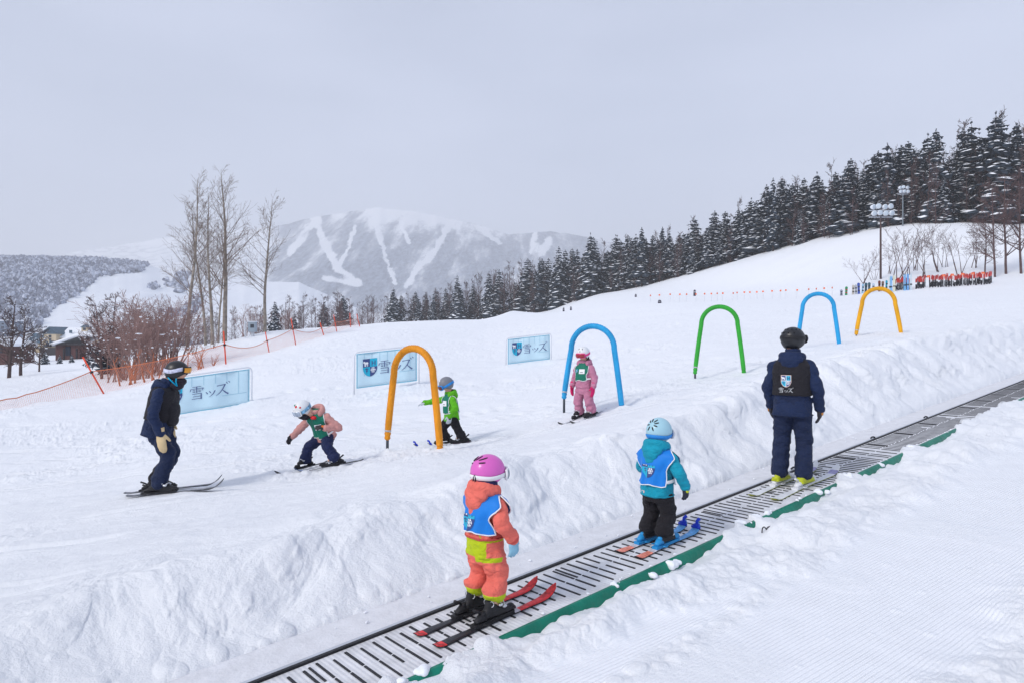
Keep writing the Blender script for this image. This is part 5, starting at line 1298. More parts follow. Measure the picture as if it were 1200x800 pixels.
def boot(root, x, y, z0, yaw, L, shell_m, cuff_m, tongue_m, buckle_m, side=1):
    M = Matrix.Translation((x, y, z0)) @ Matrix.Rotation(yaw, 4, 'Z'); mb = MB()
    w = L * .172
    mb.loft([M @ Vector((0, -.30 * L, .11 * L)), M @ Vector((0, -.15 * L, .13 * L)), M @ Vector((0, .15 * L, .15 * L)), M @ Vector((0, .45 * L, .13 * L)), M @ Vector((0, .64 * L, .09 * L))],
            np.array([(w * .82, .11 * L), (w * .95, .13 * L), (w * 1.0, .15 * L), (w * 1.0, .125 * L), (w * .72, .075 * L)]), n=18, up=(0, 0, 1), power=2.8)
    mb.box((0, .16 * L, .03 * L), (w * 1.75, L * 1.02, .06 * L), M=M)
    mb.loft([M @ Vector((0, -.06 * L, .2 * L)), M @ Vector((0, -.03 * L, .42 * L)), M @ Vector((0, .03 * L, .62 * L)), M @ Vector((0, .06 * L, .78 * L))],
            np.array([(w * .98, .25 * L), (w * .92, .21 * L), (w * .95, .195 * L), (w * 1.0, .195 * L)]), n=18, up=(0, 1, 0))
    b = part('boot', remesh(mb, .0068, 2), shell_m, root)
    c = MB(); c.loft([M @ Vector((0, 0, .44 * L)), M @ Vector((0, .03 * L, .60 * L)), M @ Vector((0, .055 * L, .76 * L))], np.array([(w * 1.08, .232 * L), (w * 1.06, .215 * L), (w * 1.08, .21 * L)]), n=20, cap=False); cc = c.build('boot_cuff', cuff_m, b); so = cc.modifiers.new('t', 'SOLIDIFY'); so.thickness = .006
    t = MB(); t.loft([M @ Vector((0, .26 * L, .52 * L)), M @ Vector((0, .27 * L, .70 * L)), M @ Vector((0, .26 * L, .88 * L))], np.array([(w * .45, .05 * L), (w * .6, .05 * L), (w * .62, .04 * L)]), n=12); t.build('tongue', tongue_m, b)
    for (yy, zz, tl) in ((.36, .25, .2), (.20, .33, .1), (.12, .60, -.05), (.15, .78, -.1)):
        q = MB()
        for sd in (1, -1):
            q.ell(M @ Vector((sd * w * 1.16, yy * L, zz * L)), (.05 * L, .095 * L, .05 * L), 10, 6)
        q.loft([M @ Vector((-w * .9, (yy + .02) * L, (zz + .03) * L)), M @ Vector((0, (yy + .10) * L, (zz + .10) * L)), M @ Vector((w * .9, (yy + .02) * L, (zz + .03) * L))], np.full(3, .028 * L), n=6, cap=False, up=(0, 0, 1))
        q.build('buckle', buckle_m, b)
    for sd in (1, -1): q = MB(); q.tube([tuple(M @ Vector((sd * w * .80 + .30 * w * math.cos(t), -.13 * L + .04 * L * math.cos(t), .40 * L + .085 * L * math.sin(t)))) for t in np.linspace(0, 6.283, 13)], .016 * L, 6); q.build('pivot_ring', buckle_m, b)
    return b

def helmet(root, M, r, m, rim_m, vents=None, vent_m=None, goggles=None, label=None, dots=None):
    """M: head frame (x right, y forward, z up); r: radii"""
    n, K = 40, 18; V = []; Fc = []
    def surf(az, f, off=1.0):
        fr = math.cos(az)                                         # az = 0 is the front (+y)
        zr = 0.10 if fr > 0.75 else None
        side = 1 - abs(fr)
        end = math.acos(max(-.95, min(.95, (0.10 if fr > 0 else -0.80) * abs(fr) ** 1.3 + (-0.80) * (1 - abs(fr) ** 1.3))))
        ph = end * f; q = Vector((math.sin(az) * math.sin(ph) * r[0], math.cos(az) * math.sin(ph) * r[1], math.cos(ph) * r[2]))
        pinch = 1 - .05 * max(0, -q.z / r[2])
        return Vector((q.x * pinch * off, q.y * pinch * off, q.z * off))
    for i in range(1, K + 1):
        for k in range(n): V.append(M @ surf(2 * math.pi * k / n, i / K))
    V.append(M @ Vector((0, 0, r[2])))
    Fc = [((i) * n + k, (i) * n + (k + 1) % n, (i + 1) * n + (k + 1) % n, (i + 1) * n + k) for i in range(K - 1) for k in range(n)]
    Fc += [(K * n, (k + 1) % n, k) for k in range(n)]
    mb = MB(); mb.add(V, Fc); h = mb.build('helmet', m, root); so = h.modifiers.new('t', 'SOLIDIFY'); so.thickness = .016; so.offset = 1 
    sd = h.modifiers.new('s', 'SUBSURF'); sd.levels = 1; sd.render_levels = 1
    if label: h['label'] = label
    rimp = [M @ surf(2 * math.pi * k / n, .995, 1.0) for k in range(n + 1)]
    mb = MB(); mb.tube(rimp, .009, 6); mb.build('rim', rim_m, h)
    def at(az, el, off):                                           # el measured from the top, degrees
        a, e = math.radians(az), math.radians(el)
        return Vector((math.sin(a) * math.sin(e) * r[0], math.cos(a) * math.sin(e) * r[1], math.cos(e) * r[2])) * off
    if vents:
        mb = MB()
        for az, el, az2, el2, w in vents:
            pts = [M @ at(az + (az2 - az) * t, el + (el2 - el) * t, 1.0) for t in (0, .25, .5, .75, 1)]
            c = M @ Vector((0, 0, 0)); nr = [(p - c).normalized() for p in pts]
            pts = [p + q * .0165 for p, q in zip(pts, nr)]
            mb.loft([tuple(p) for p in pts], np.array([(w * .5, .0045)] + [(w, .0045)] * 3 + [(w * .5, .0045)]), n=8, up=tuple(nr[2]))
        mb.build('vents', vent_m, h)
    if dots:
        for az, el, w, dm in dots:
            mb = MB(); p = at(az, el, 1.0); nr = p.normalized(); p = p + nr * .014; mb.ell(M @ p, (w, w, .010), 10, 6, rot=(M.to_3x3() @ nr).to_track_quat('Z', 'Y').to_matrix()); mb.build('sticker', dm, h)
    if goggles:
        sm, fm, lm, el0, zf = goggles['strap'], goggles['frame'], goggles['lens'], goggles.get('el', 88), goggles.get('front', 100)
        wd = goggles.get('w', .020); mb = MB(); V = []; Fc = []; nn = 44
        for k in range(nn + 1):
            az = 42 + (360 - 84) * k / nn
            e = zf + (el0 - zf) * sstep(40, 110, min(az, 360 - az))
            p = at(az, e, 1.0); q = p.normalized(); up = (Vector((0, 0, 1)) - q * q.z).normalized()
            for dz, off in ((-wd, .018), (-wd * .9, .0215), (wd * .9, .0215), (wd, .018)): V.append(M @ (p + q * off + up * dz))
        Fc = [(k * 4 + j, (k + 1) * 4 + j, (k + 1) * 4 + j + 1, k * 4 + j + 1) for k in range(nn) for j in range(3)]
        mb.add(V, Fc); g = mb.build('goggles', sm, root)
        for nm, w2, h2, off, mm in (('frame', 1.0, 1.0, .020, fm), ('lens', .86, .80, .036, lm)):
            mb = MB(); V = []; a2 = 46 * w2; hh = goggles.get('h', .040) * h2; nx, ny = 20, 8
            for j in range(ny + 1):
                for i in range(nx + 1):
                    az = -a2 + 2 * a2 * i / nx; p = at(az, zf, 1.0); q = Vector((p.x, p.y, 0)).normalized(); t = 2 * j / ny - 1
                    lim = hh * (1 - .25 * abs(az / a2) ** 3) * (1 - (.35 if t < 0 else 0) * math.exp(-(az / 9.0) ** 2))
                    V.append(M @ (p + q * (off + .008 * (1 - t * t)) + Vector((0, 0, lim * t))))
            mb.add(V, [(j * (nx + 1) + i, j * (nx + 1) + i + 1, (j + 1) * (nx + 1) + i + 1, (j + 1) * (nx + 1) + i) for j in range(ny) for i in range(nx)])
            o = mb.build(nm, mm, g); so = o.modifiers.new('t', 'SOLIDIFY'); so.thickness = .014 if nm == 'frame' else .004; so.offset = -1
    return h

def bib(root, g, zt, zb, half, wing, off, m, edge_m, label=None, strap=True, hemw=1.0):
    """tabard draped over the finished jacket: a back and a front panel hanging from the shoulders"""
    M, rings = g.TM, g.rings; jb = bvh_of(g.jacket.data); R3 = M.to_3x3(); res = {}
    def hit(o, d):
        loc, nrm, idx, dist = jb.ray_cast(M @ o, (R3 @ d).normalized())
        return None if loc is None else M.inverted() @ loc
    for side in (-1, 1):
        nx, ny, nt = 28, 26, 6
        G = np.full((ny + 1, nx + 1, 3), np.nan)
        for j in range(ny + 1):
            for i in range(nx + 1):
                s = -1 + 2 * i / nx; v = j / ny
                hw = float(np.interp(v, [0, .14, .34, .56, 1], [half * .80 + wing * .5, half + wing, half + wing * .45, half * .93, half * hemw]))
                x = s * hw
                if j <= nt:
                    ph = math.radians(96 * j / nt); c = Vector((x * .97, 0, zt - .075 - .10 * max(0, abs(x) - half * .7))); d = Vector((0, side * math.sin(ph), math.cos(ph)))
                else:
                    z = zt - .085 + (zb - zt + .085) * (j - nt) / (ny - nt); c = Vector((x, 0, z)); d = Vector((0, side, 0))
                h = hit(c + d * .6, -d)
                if h is not None and (h - c).dot(d) > -.02: G[j, i] = h + d * off
        # let the cloth bridge the gaps and hang straight where the ray found nothing
        for j in range(ny + 1):
            ok = [i for i in range(nx + 1) if not np.isnan(G[j, i, 0])]
            for i in range(nx + 1):
                if np.isnan(G[j, i, 0]):
                    s = -1 + 2 * i / nx; v = j / ny
                    hw = float(np.interp(v, [0, .14, .34, .56, 1], [half * .80 + wing * .5, half + wing, half + wing * .45, half * .93, half * hemw]))
                    near = min(ok, key=lambda q: abs(q - i)) if ok else None
                    if near is None: G[j, i] = G[j - 1, i]; continue
                    gp = abs(s * hw) - abs(G[j, near, 0]); G[j, i] = (s * hw, G[j, near, 1] - side * .35 * gp, G[j, near, 2] - (.45 * gp if j <= nt else 0))
        for j in range(nt + 3, ny + 1):                              # cloth does not follow hollows
            for i in range(nx + 1):
                t = G[j - 1, i, 1] * side - .006
                if G[j, i, 1] * side < t: G[j, i, 1] = t * side
        for it in range(5):
            A = G.copy(); A[1:-1, :, 1:] = (G[:-2, :, 1:] + G[2:, :, 1:] + 2 * G[1:-1, :, 1:]) / 4; A[:, 1:-1, 1] = (A[:, :-2, 1] + A[:, 2:, 1] + 2 * A[:, 1:-1, 1]) / 4; A[0] = G[0]; G = A
        for j in range(ny + 1):
            for i in range(nx + 1):
                v = j / ny; s = -1 + 2 * i / nx
                G[j, i, 1] += side * (.006 + .009 * v * math.sin(s * 6.5 + 2 * v + side) + .006 * v * math.sin(s * 13 + 3 * v)); G[j, i, 2] += .008 * v * math.sin(s * 5 + 1) * (v > .9)
        V = [M @ Vector(G[j, i]) for j in range(ny + 1) for i in range(nx + 1)]
        Fc = [(j * (nx + 1) + i, j * (nx + 1) + i + 1, (j + 1) * (nx + 1) + i + 1, (j + 1) * (nx + 1) + i) for j in range(ny) for i in range(nx)]
        mb = MB(); mb.add(V, Fc); o = mb.build('bib', m, root); so = o.modifiers.new('t', 'SOLIDIFY'); so.thickness = .004; so.offset = 0
        if label: o['label'] = label
        e = MB(); idx = [(j, 0) for j in range(0, ny)] + [(ny, i) for i in range(nx + 1)] + [(ny - j, nx) for j in range(1, ny + 1)]
        e.tube([tuple(V[j * (nx + 1) + i]) for j, i in idx], .0050, 6); e.build('piping', edge_m, o)
        res[side] = (o, G, bvh_of(o.data))
    if strap:
        for sx in (-1, 1):
            nx, ny = 28, 26; j = ny - 3; i = nx if sx > 0 else 0
            A, B = Vector(res[-1][1][j, i]), Vector(res[1][1][j, i]); z = (A.z + B.z) / 2; a, bf, bb, ys = rings_at(rings, z)
            pts = [A, Vector((sx * (a + .016), A.y * .5, z)), Vector((sx * (a + .020), B.y * .2, z + .004)), B]
            P3 = catmull([tuple(M @ q) for q in pts], 14); mb = MB(); mb.loft(P3, np.full((14, 2), (.014, .0035)), n=8, up=tuple(R3 @ Vector((sx, 0, 0))), cap=False)
            mb.build('waist_strap', edge_m, res[-1][0])
    return res

def project(bvh, M, x, z, side, off=.003):
    """from outside (side -1: from behind) straight onto a surface, in the torso frame"""
    o = M @ Vector((x, side * 1.0, z)); d = (M.to_3x3() @ Vector((0, -side, 0))).normalized()
    loc, nrm, idx, dist = bvh.ray_cast(o, d)
    return None if loc is None else loc - d * off

class Kit: pass

def figure(root, s, adult, pose, colours):
    """body and clothes of one person; everything is a child of root"""
    c = colours; p = pose; g = Kit()
    if adult:
        dim = dict(Ls=.50, rings=[(-.12, .208, .155, .175, 0), (-.03, .198, .150, .172, 0), (.10, .186, .142, .155, 0), (.25, .188, .145, .145, 0), (.36, .198, .145, .145, 0), (.44, .188, .130, .130, 0), (.50, .135, .100, .105, 0), (.53, .095, .085, .09, 0.0), (.58, .085, .085, .085, .01), (.62, .08, .085, .08, .015)],
                   sh=(.170, .425), arm=(.076, .068, .066, .058, .050), leg=(.112, .100, .086, .088, .088, .094), head=(.088, .104, .116), helm=(.108, .130, .120), vox=.0115, hipw=.088)
    else:
        dim = dict(Ls=.36, rings=[(-.02, .142, .118, .125, 0), (.03, .138, .115, .122, 0), (.12, .128, .110, .112, 0), (.22, .124, .104, .106, 0), (.29, .120, .094, .098, 0), (.34, .092, .074, .08, 0), (.37, .066, .062, .064, 0.0), (.405, .064, .066, .062, .005), (.43, .060, .064, .058, .01)],
                   sh=(.122, .295), arm=(.060, .055, .052, .047, .042), leg=(.080, .075, .066, .068, .070, .078), head=(.070, .083, .090), helm=(.089, .107, .101), vox=.0068, hipw=.066)
    k = s
    rings = [(z * k, a * k, bf * k, bb * k, ys * k) for z, a, bf, bb, ys in dim['rings']]
    if 'hem' in p:                                                  # where the jacket ends, along the spine from the hips
        rings = [r for r in rings if r[0] > p['hem'] + .02]; a, bf, bb, ys = [x * k for x in (dim['rings'][0][1:])]; rings = [(p['hem'], a * p.get('flare', 1.0), bf * p.get('flare', 1.0), bb * p.get('flare', 1.0), 0)] + rings
    hip = Vector(p['hip']); TM = Matrix.Translation(hip) @ rot(-p.get('lean', 0), p.get('roll', 0), p.get('twist', 0))
    g.TM, g.rings, g.k = TM, rings, k
    sh = {sd: TM @ Vector((sd * dim['sh'][0] * k, 0, dim['sh'][1] * k)) for sd in (-1, 1)}
    ar = [x * k for x in dim['arm']]; lr = [x * k for x in dim['leg']]
    HM = Matrix.Translation(Vector(p['head'])) @ rot(-p.get('nod', 0), p.get('tilt', 0), p.get('turn', 0)); g.HM = HM
    # ---- body: one continuous surface
    mb = MB(); q = .80
    shell([(z, a * q, bf * q, bb * q, ys) for z, a, bf, bb, ys in rings if z < dim['Ls'] * k * 1.03], TM).v
    bs = shell([(z, a * q, bf * q, bb * q, ys) for z, a, bf, bb, ys in rings], TM); mb.add(bs.v, bs.f)
    mb.ell(hip, (dim['rings'][0][1] * k * .8, .1 * k * (1.3 if adult else 1), .11 * k), 18, 12)
    hr = [x * k ** .5 for x in dim['head']]
    hc = Vector((0, .006, -.012)); R3 = HM.to_3x3()
    mb.ell(HM @ hc, hr, 24, 18, rot=R3)
    mb.ell(HM @ Vector((0, hr[1] * .32, -hr[2] * .55)), (hr[0] * .72, hr[1] * .60, hr[2] * .52), 18, 12, rot=R3)      # jaw
    mb.ell(HM @ Vector((0, hr[1] * 1.02, -hr[2] * .28)), (.013, .019, .020), 12, 8, rot=R3)                                # nose
    mb.ell(HM @ Vector((0, hr[1] * .90, -hr[2] * .62)), (.026, .014, .008), 12, 8, rot=R3)                                 # lips
    for sd in (-1, 1):
        mb.ell(HM @ Vector((sd * hr[0] * .98, -.005, -hr[2] * .2)), (.010, .020, .028), 10, 8, rot=R3)                     # ears
        mb.ell(HM @ Vector((sd * hr[0] * .55, hr[1] * .72, -hr[2] * .35)), (.026, .022, .024), 10, 8, rot=R3)              # cheeks
    nb = TM @ Vector((0, 0, dim['Ls'] * k * .92)); mb.loft([nb, nb.lerp(HM @ Vector((0, -.01, -hr[2] * .5)), .5), HM @ Vector((0, -.01, -hr[2] * .5))], np.array([.062, .055, .055]) * k ** .5, n=16)
    for sd in (-1, 1):
        el, wr = Vector(p['el'][sd]), Vector(p['wr'][sd])
        limb(mb, [sh[sd], sh[sd].lerp(el, .5), el, el.lerp(wr, .5), wr], [x * .7 for x in ar]); dd = (wr - el).normalized()
        mb.loft([wr - dd * .02, wr + dd * .03 * k, wr + dd * .06 * k], np.array([.026, .017, .009]) * k, n=12)
        kn, an = Vector(p['kn'][sd]), Vector(p['an'][sd]); hj = hip + Vector((sd * dim['hipw'] * k, 0, -.01))
        limb(mb, [hj, hj.lerp(kn, .5), kn, kn.lerp(an, .5), an], [x * .68 for x in lr[:5]])
        fy = p['foot'][sd]; mb.loft([an, an + Vector((-math.sin(fy) * .03 * k, math.cos(fy) * .03 * k, -.035 * k)), an + Vector((-math.sin(fy) * .07 * k, math.cos(fy) * .07 * k, -.05 * k))], np.array([.034, .026, .018]) * k, n=12)
    body = part('body', remesh(mb, .0095, 1), c['skin'], root)
    for sd in (-1, 1):
        e = MB(); e.ell(HM @ Vector((sd * hr[0] * .38, hr[1] * .90, -hr[2] * .02)), (.011, .008, .007), 10, 8, rot=R3); e.build('eye', mat('eye_dark', (.02, .015, .012), rough=.2), body)
    # ---- trousers
    mb = MB(); top = p.get('waist', .10) * k
    a, bf, bb, ys = rings_at(rings, 0.0); tq = .90
    zs = [(-.085 * k * (1.4 if adult else 1), .80, .86), (-.03 * k, .90, .95), (.02 * k, .93, .93), (top, .88, .9)]
    ps = shell([(z, dim['rings'][1][1] * k * x, dim['rings'][1][2] * k * y, dim['rings'][1][3] * k * y, 0) for z, x, y in zs], Matrix.Translation(hip) @ rot(-p.get('lean', 0) * .45, 0, p.get('twist', 0))); mb.add(ps.v, ps.f)
    for sd in (-1, 1):
        kn, an = Vector(p['kn'][sd]), Vector(p['an'][sd]); hj = hip + Vector((sd * dim['hipw'] * k, 0, -.02 * k))
        cuff = an + (an - kn).normalized() * p.get('cuff', .02)
        limb(mb, [hj, hj.lerp(kn, .5), kn, kn.lerp(cuff, .5), cuff], [(lr[0], lr[0] * 1.12), (lr[1], lr[1] * 1.1), (lr[2] * 1.05, lr[2] * 1.08), (lr[3], lr[3] * 1.05), (lr[5], lr[5] * 1.1)], fold=.075, fk=70 / k ** .5 if not adult else 46, seed=sd * 2 + int(s * 50), samples=40)
    tme = remesh(mb, dim['vox'], 2, (.020 if adult else .0135, 8 if adult else 13, 15 if adult else 24, int(s * 97)))
    g.trousers = part('trousers', tme, c['trousers'], root)
    # ---- jacket
    mb = MB(); js = shell(rings, TM); mb.add(js.v, js.f)
    for sd in (-1, 1):
        el, wr = Vector(p['el'][sd]), Vector(p['wr'][sd]); inn = TM @ Vector((sd * dim['sh'][0] * k * .45, 0, dim['sh'][1] * k * .93))
        wx = wr + (wr - el).normalized() * .022 * k
        limb(mb, [inn, sh[sd], sh[sd].lerp(el, .5), el, el.lerp(wr, .5), wx], [ar[0] * .95, ar[0] * 1.0, ar[1], ar[2] * 1.04, ar[3], ar[4] * 1.02], fold=.085, fk=85 if not adult else 55, seed=sd * 3 + int(s * 31), samples=40)
    jme = remesh(mb, dim['vox'], 2, (.018 if adult else .0115, 9 if adult else 14, 12 if adult else 19, int(s * 61)))
    g.jacket = part('jacket', jme, c['jacket'], root)
    for sd in (-1, 1):                                             # elastic cuffs and a hem cord
        el, wr = Vector(p['el'][sd]), Vector(p['wr'][sd]); d = (wr - el).normalized(); q = wr + d * .012 * k
        cm = MB(); cm.loft([q - d * .012 * k, q, q + d * .012 * k], np.array([ar[4] * 1.04, ar[4] * 1.10, ar[4] * 1.0]), n=18, cap=False); co_ = cm.build('sleeve_cuff', c.get('trim', c['jacket']), g.jacket); so = co_.modifiers.new('t', 'SOLIDIFY'); so.thickness = .006
    z0, a, bf, bb, ys = rings[0]; rp = [TM @ Vector((x * 1.01, y * 1.01, z0 + .012)) for x, y in ring_xy(a, bf, bb, 36)]
    hm = MB(); hm.tube([tuple(q) for q in rp + rp[:1]], .0055, 6); hm.build('hem', c.get('trim', c['jacket']), g.jacket)
    # ---- hood lying on the back
    if c.get('hood'):
        h = MB(); Z = dim['Ls'] * k; w = (.135 if adult else .104) * k; dp = p.get('hood_drop', .10) * k; ba = (.105 if adult else .082) * k
        for t in range(15):
            a = math.radians(-200 + 220 * t / 14)
            h.ell(TM @ Vector((math.cos(a) * w * .82, math.sin(a) * w * .82 - .005 * k, Z + (.028 + .02 * math.cos(a + 1.57)) * k)), (.036 * k, .036 * k, .046 * k), 10, 8)
        h.ell(TM @ Vector((0, -ba * .95, Z + .0 * k)), (w * 1.0, .058 * k, .062 * k), 18, 12)
        h.ell(TM @ Vector((0, -ba * 1.22, Z + .0 * k - dp * .45)), (w * .72, .040 * k, .055 * k), 18, 12)
        h.ell(TM @ Vector((0, -ba * 1.30, Z - dp)), (w * p.get('hood_tip', .42), .026 * k, .042 * k), 14, 10)
        g.hood = part('hood', remesh(h, dim['vox'] * .85, 4, (.005, 16, 22, 77)), c['hood'], g.jacket)
    # ---- boots
    for sd in (-1, 1):
        an = Vector(p['an'][sd]); fy = p['foot'][sd]; L = (.29 if adult else .205) * k
        off = Vector((math.sin(fy) * .03 * L, -math.cos(fy) * .03 * L, 0))
        boot(root, an.x + off.x, an.y + off.y, p['sole'], fy, L, c['boot'], c.get('boot_cuff', c['boot']), c['tongue'], c['buckle'])
    # ---- gloves
    for sd in (-1, 1):
        el, wr = Vector(p['el'][sd]), Vector(p['wr'][sd]); d = p.get('hand', {}).get(sd, wr - el); gl = c['glove']
        pl = p.get('palm', {}).get(sd, (-sd, 0, 0)); th = p.get('thumb', {}).get(sd, (0, 1, 0))
        glove(root, 'mitten' if gl.get('mitten') else 'glove', wr, d, pl, th, k * (1.12 if adult else .80) * gl.get('k', 1), gl['m'], gl['cuff'], gl.get('mitten', False), gl.get('curl', .35), accent=gl.get('patch'))
    g.dim = dim; g.hr = hr
    return g

def recolour(o, fn, mats):
    """face materials by position in the figure's own frame: seams and panels of the garment"""
    me = o.data; me.materials.clear()
    for m in mats: me.materials.append(m)
    for pl in me.polygons: pl.material_index = fn(pl.center)

# ---------------------------------------------------------------- skis
def ski(pos, heading, L, W, mats, zones, label, group, nz=None, lift=.07, lever=True, bind=None, back=.44, sole=.045, wedge=None, boot_l=.23, tailkick=.012):
    """heading: world angle of the tip; mats for zones [(start fraction, material index)]; nz: ground normal"""
    t = empty('ski', pos); n = Vector(nz or (0, 0, 1)).normalized(); y = Vector((math.cos(heading), math.sin(heading), 0)); y = (y - n * y.dot(n)).normalized(); x = y.cross(n)
    t.rotation_euler = Matrix((x, y, n)).transposed().to_euler(); tag(t, label, 'ski', group)
    K = 46; V = []; Fc = []; mi = []
    def prof(f):
        w = W * (.94 - .36 * math.sin(math.pi * min(max((f - .04) / .86, 0), 1)) ** 1.2)
        if f > .90: w = W * .97 * math.sqrt(max(0.02, 1 - ((f - .90) / .10) ** 2.4))
        if f < .04: w = W * (.62 + .32 * f / .04)
        z = lift * max(0, (f - .84) / .16) ** 2.0 + tailkick * max(0, (.06 - f) / .06) ** 2
        return w, z
    for i in range(K + 1):
        f = i / K; w, z = prof(f); yy = -back * L + L * f; th = .011 if .1 < f < .9 else .008
        for q, zz in ((-.5, 0), (-.5, th * .6), (-.36, th), (0, th + .001), (.36, th), (.5, th * .6), (.5, 0)): V.append((q * w, yy, z + zz))
    for i in range(K):
        zi = [m for s0, m in zones if s0 <= (i + .5) / K][-1]
        for j in range(6):
            Fc.append((i * 7 + j, (i + 1) * 7 + j, (i + 1) * 7 + j + 1, i * 7 + j + 1)); mi.append(0 if j in (0, 5) else zi)
        Fc.append((i * 7, i * 7 + 6, (i + 1) * 7 + 6, (i + 1) * 7)); mi.append(0)
    Fc += [tuple(range(7)), tuple(K * 7 + j for j in range(7))[::-1]]; mi += [0, 0]
    mb = MB(); mb.add(V, Fc); mb.m = mi; mb.build('ski_body', mats, t, smooth=False)
    if bind:
        bl = boot_l; mb = MB(); mb.box((0, 0, .022), (W * .66, bl * 2.1, .022)); mb.loft([(0, bl * .72, .05), (0, bl * .95, .052), (0, bl * 1.15, .04)], np.array([(W * .40, .020), (W * .36, .024), (W * .26, .014)]), n=12, up=(0, 0, 1)); mb.ell((0, bl * 1.0, .055), (W * .34, .022, .020), 12, 8); mb.build('toe_binding', bind, t, smooth=False)
        mb = MB(); mb.loft([(0, -bl * .42, .05), (0, -bl * .62, .06), (0, -bl * .85, .045)], np.array([(W * .34, .024), (W * .36, .030), (W * .26, .018)]), n=12, up=(0, 0, 1)); mb.ell((0, -bl * .52, .080), (W * .28, .024, .022), 10, 8)
        if lever: mb.tube([(0, -bl * .55, .085), (0, -bl * .72, .105), (0, -bl * .95, .125)], [.011, .010, .012], 8)
        mb.build('heel_binding', bind, t)
        mb = MB()
        for sx in (-1, 1): mb.tube([(sx * W * .55, -bl * .15, .03), (sx * W * .66, -bl * .45, .02), (sx * W * .68, -bl * .75, .035)], .006, 6)
        mb.build('brake', bind, t)
    if wedge:
        mb = MB(); mb.box((0, .515 * L, lift * .72 + .012), (W * .55, .035, .022)); mb.tube([(0, .515 * L, lift * .75), (0, .53 * L, lift * .75 + .045), (.012, .555 * L, lift * .75 + .06)], [.013, .014, .016], 8); mb.tube([(-W * .5, .505 * L, lift * .66), (W * .5, .505 * L, lift * .66)], .012, 8); mb.build('tip_clamp', wedge, t)
    return t

def vent_ring(el_c, items, w):
    """slots round a point on the back of the helmet: (direction in degrees from straight up, from, to)"""
    out = []
    for a, r1, r2 in items:
        q = []
        for r in (r1, r2):
            el = el_c - r * math.cos(math.radians(a)); q += [180 - r * math.sin(math.radians(a)) / max(.25, math.sin(math.radians(el))), el]
        out.append((*q, w))
    return out

def face_yaw(fx, fy): return math.atan2(fy, fx) - math.pi / 2

def ground_normal(x, y, e=.5):
    return Vector((-(smooth_gz(x + e, y) - smooth_gz(x - e, y)) / (2 * e), -(smooth_gz(x, y + e) - smooth_gz(x, y - e)) / (2 * e), 1)).normalized()

def child_pose(k, **o):
    p = dict(hip=(0, 0, .455 * k), head=(0, .015 * k, .945 * k), sole=.045,
             kn={-1: (-.085 * k, .03, .27 * k), 1: (.085 * k, .03, .27 * k)}, an={-1: (-.095 * k, -.02, .135), 1: (.095 * k, -.02, .135)}, foot={-1: 0.0, 1: 0.0},
             el={-1: (-.185 * k, .0, .62 * k), 1: (.185 * k, .0, .62 * k)}, wr={-1: (-.175 * k, .06, .50 * k), 1: (.175 * k, .06, .50 * k)})
    p.update(o); return p
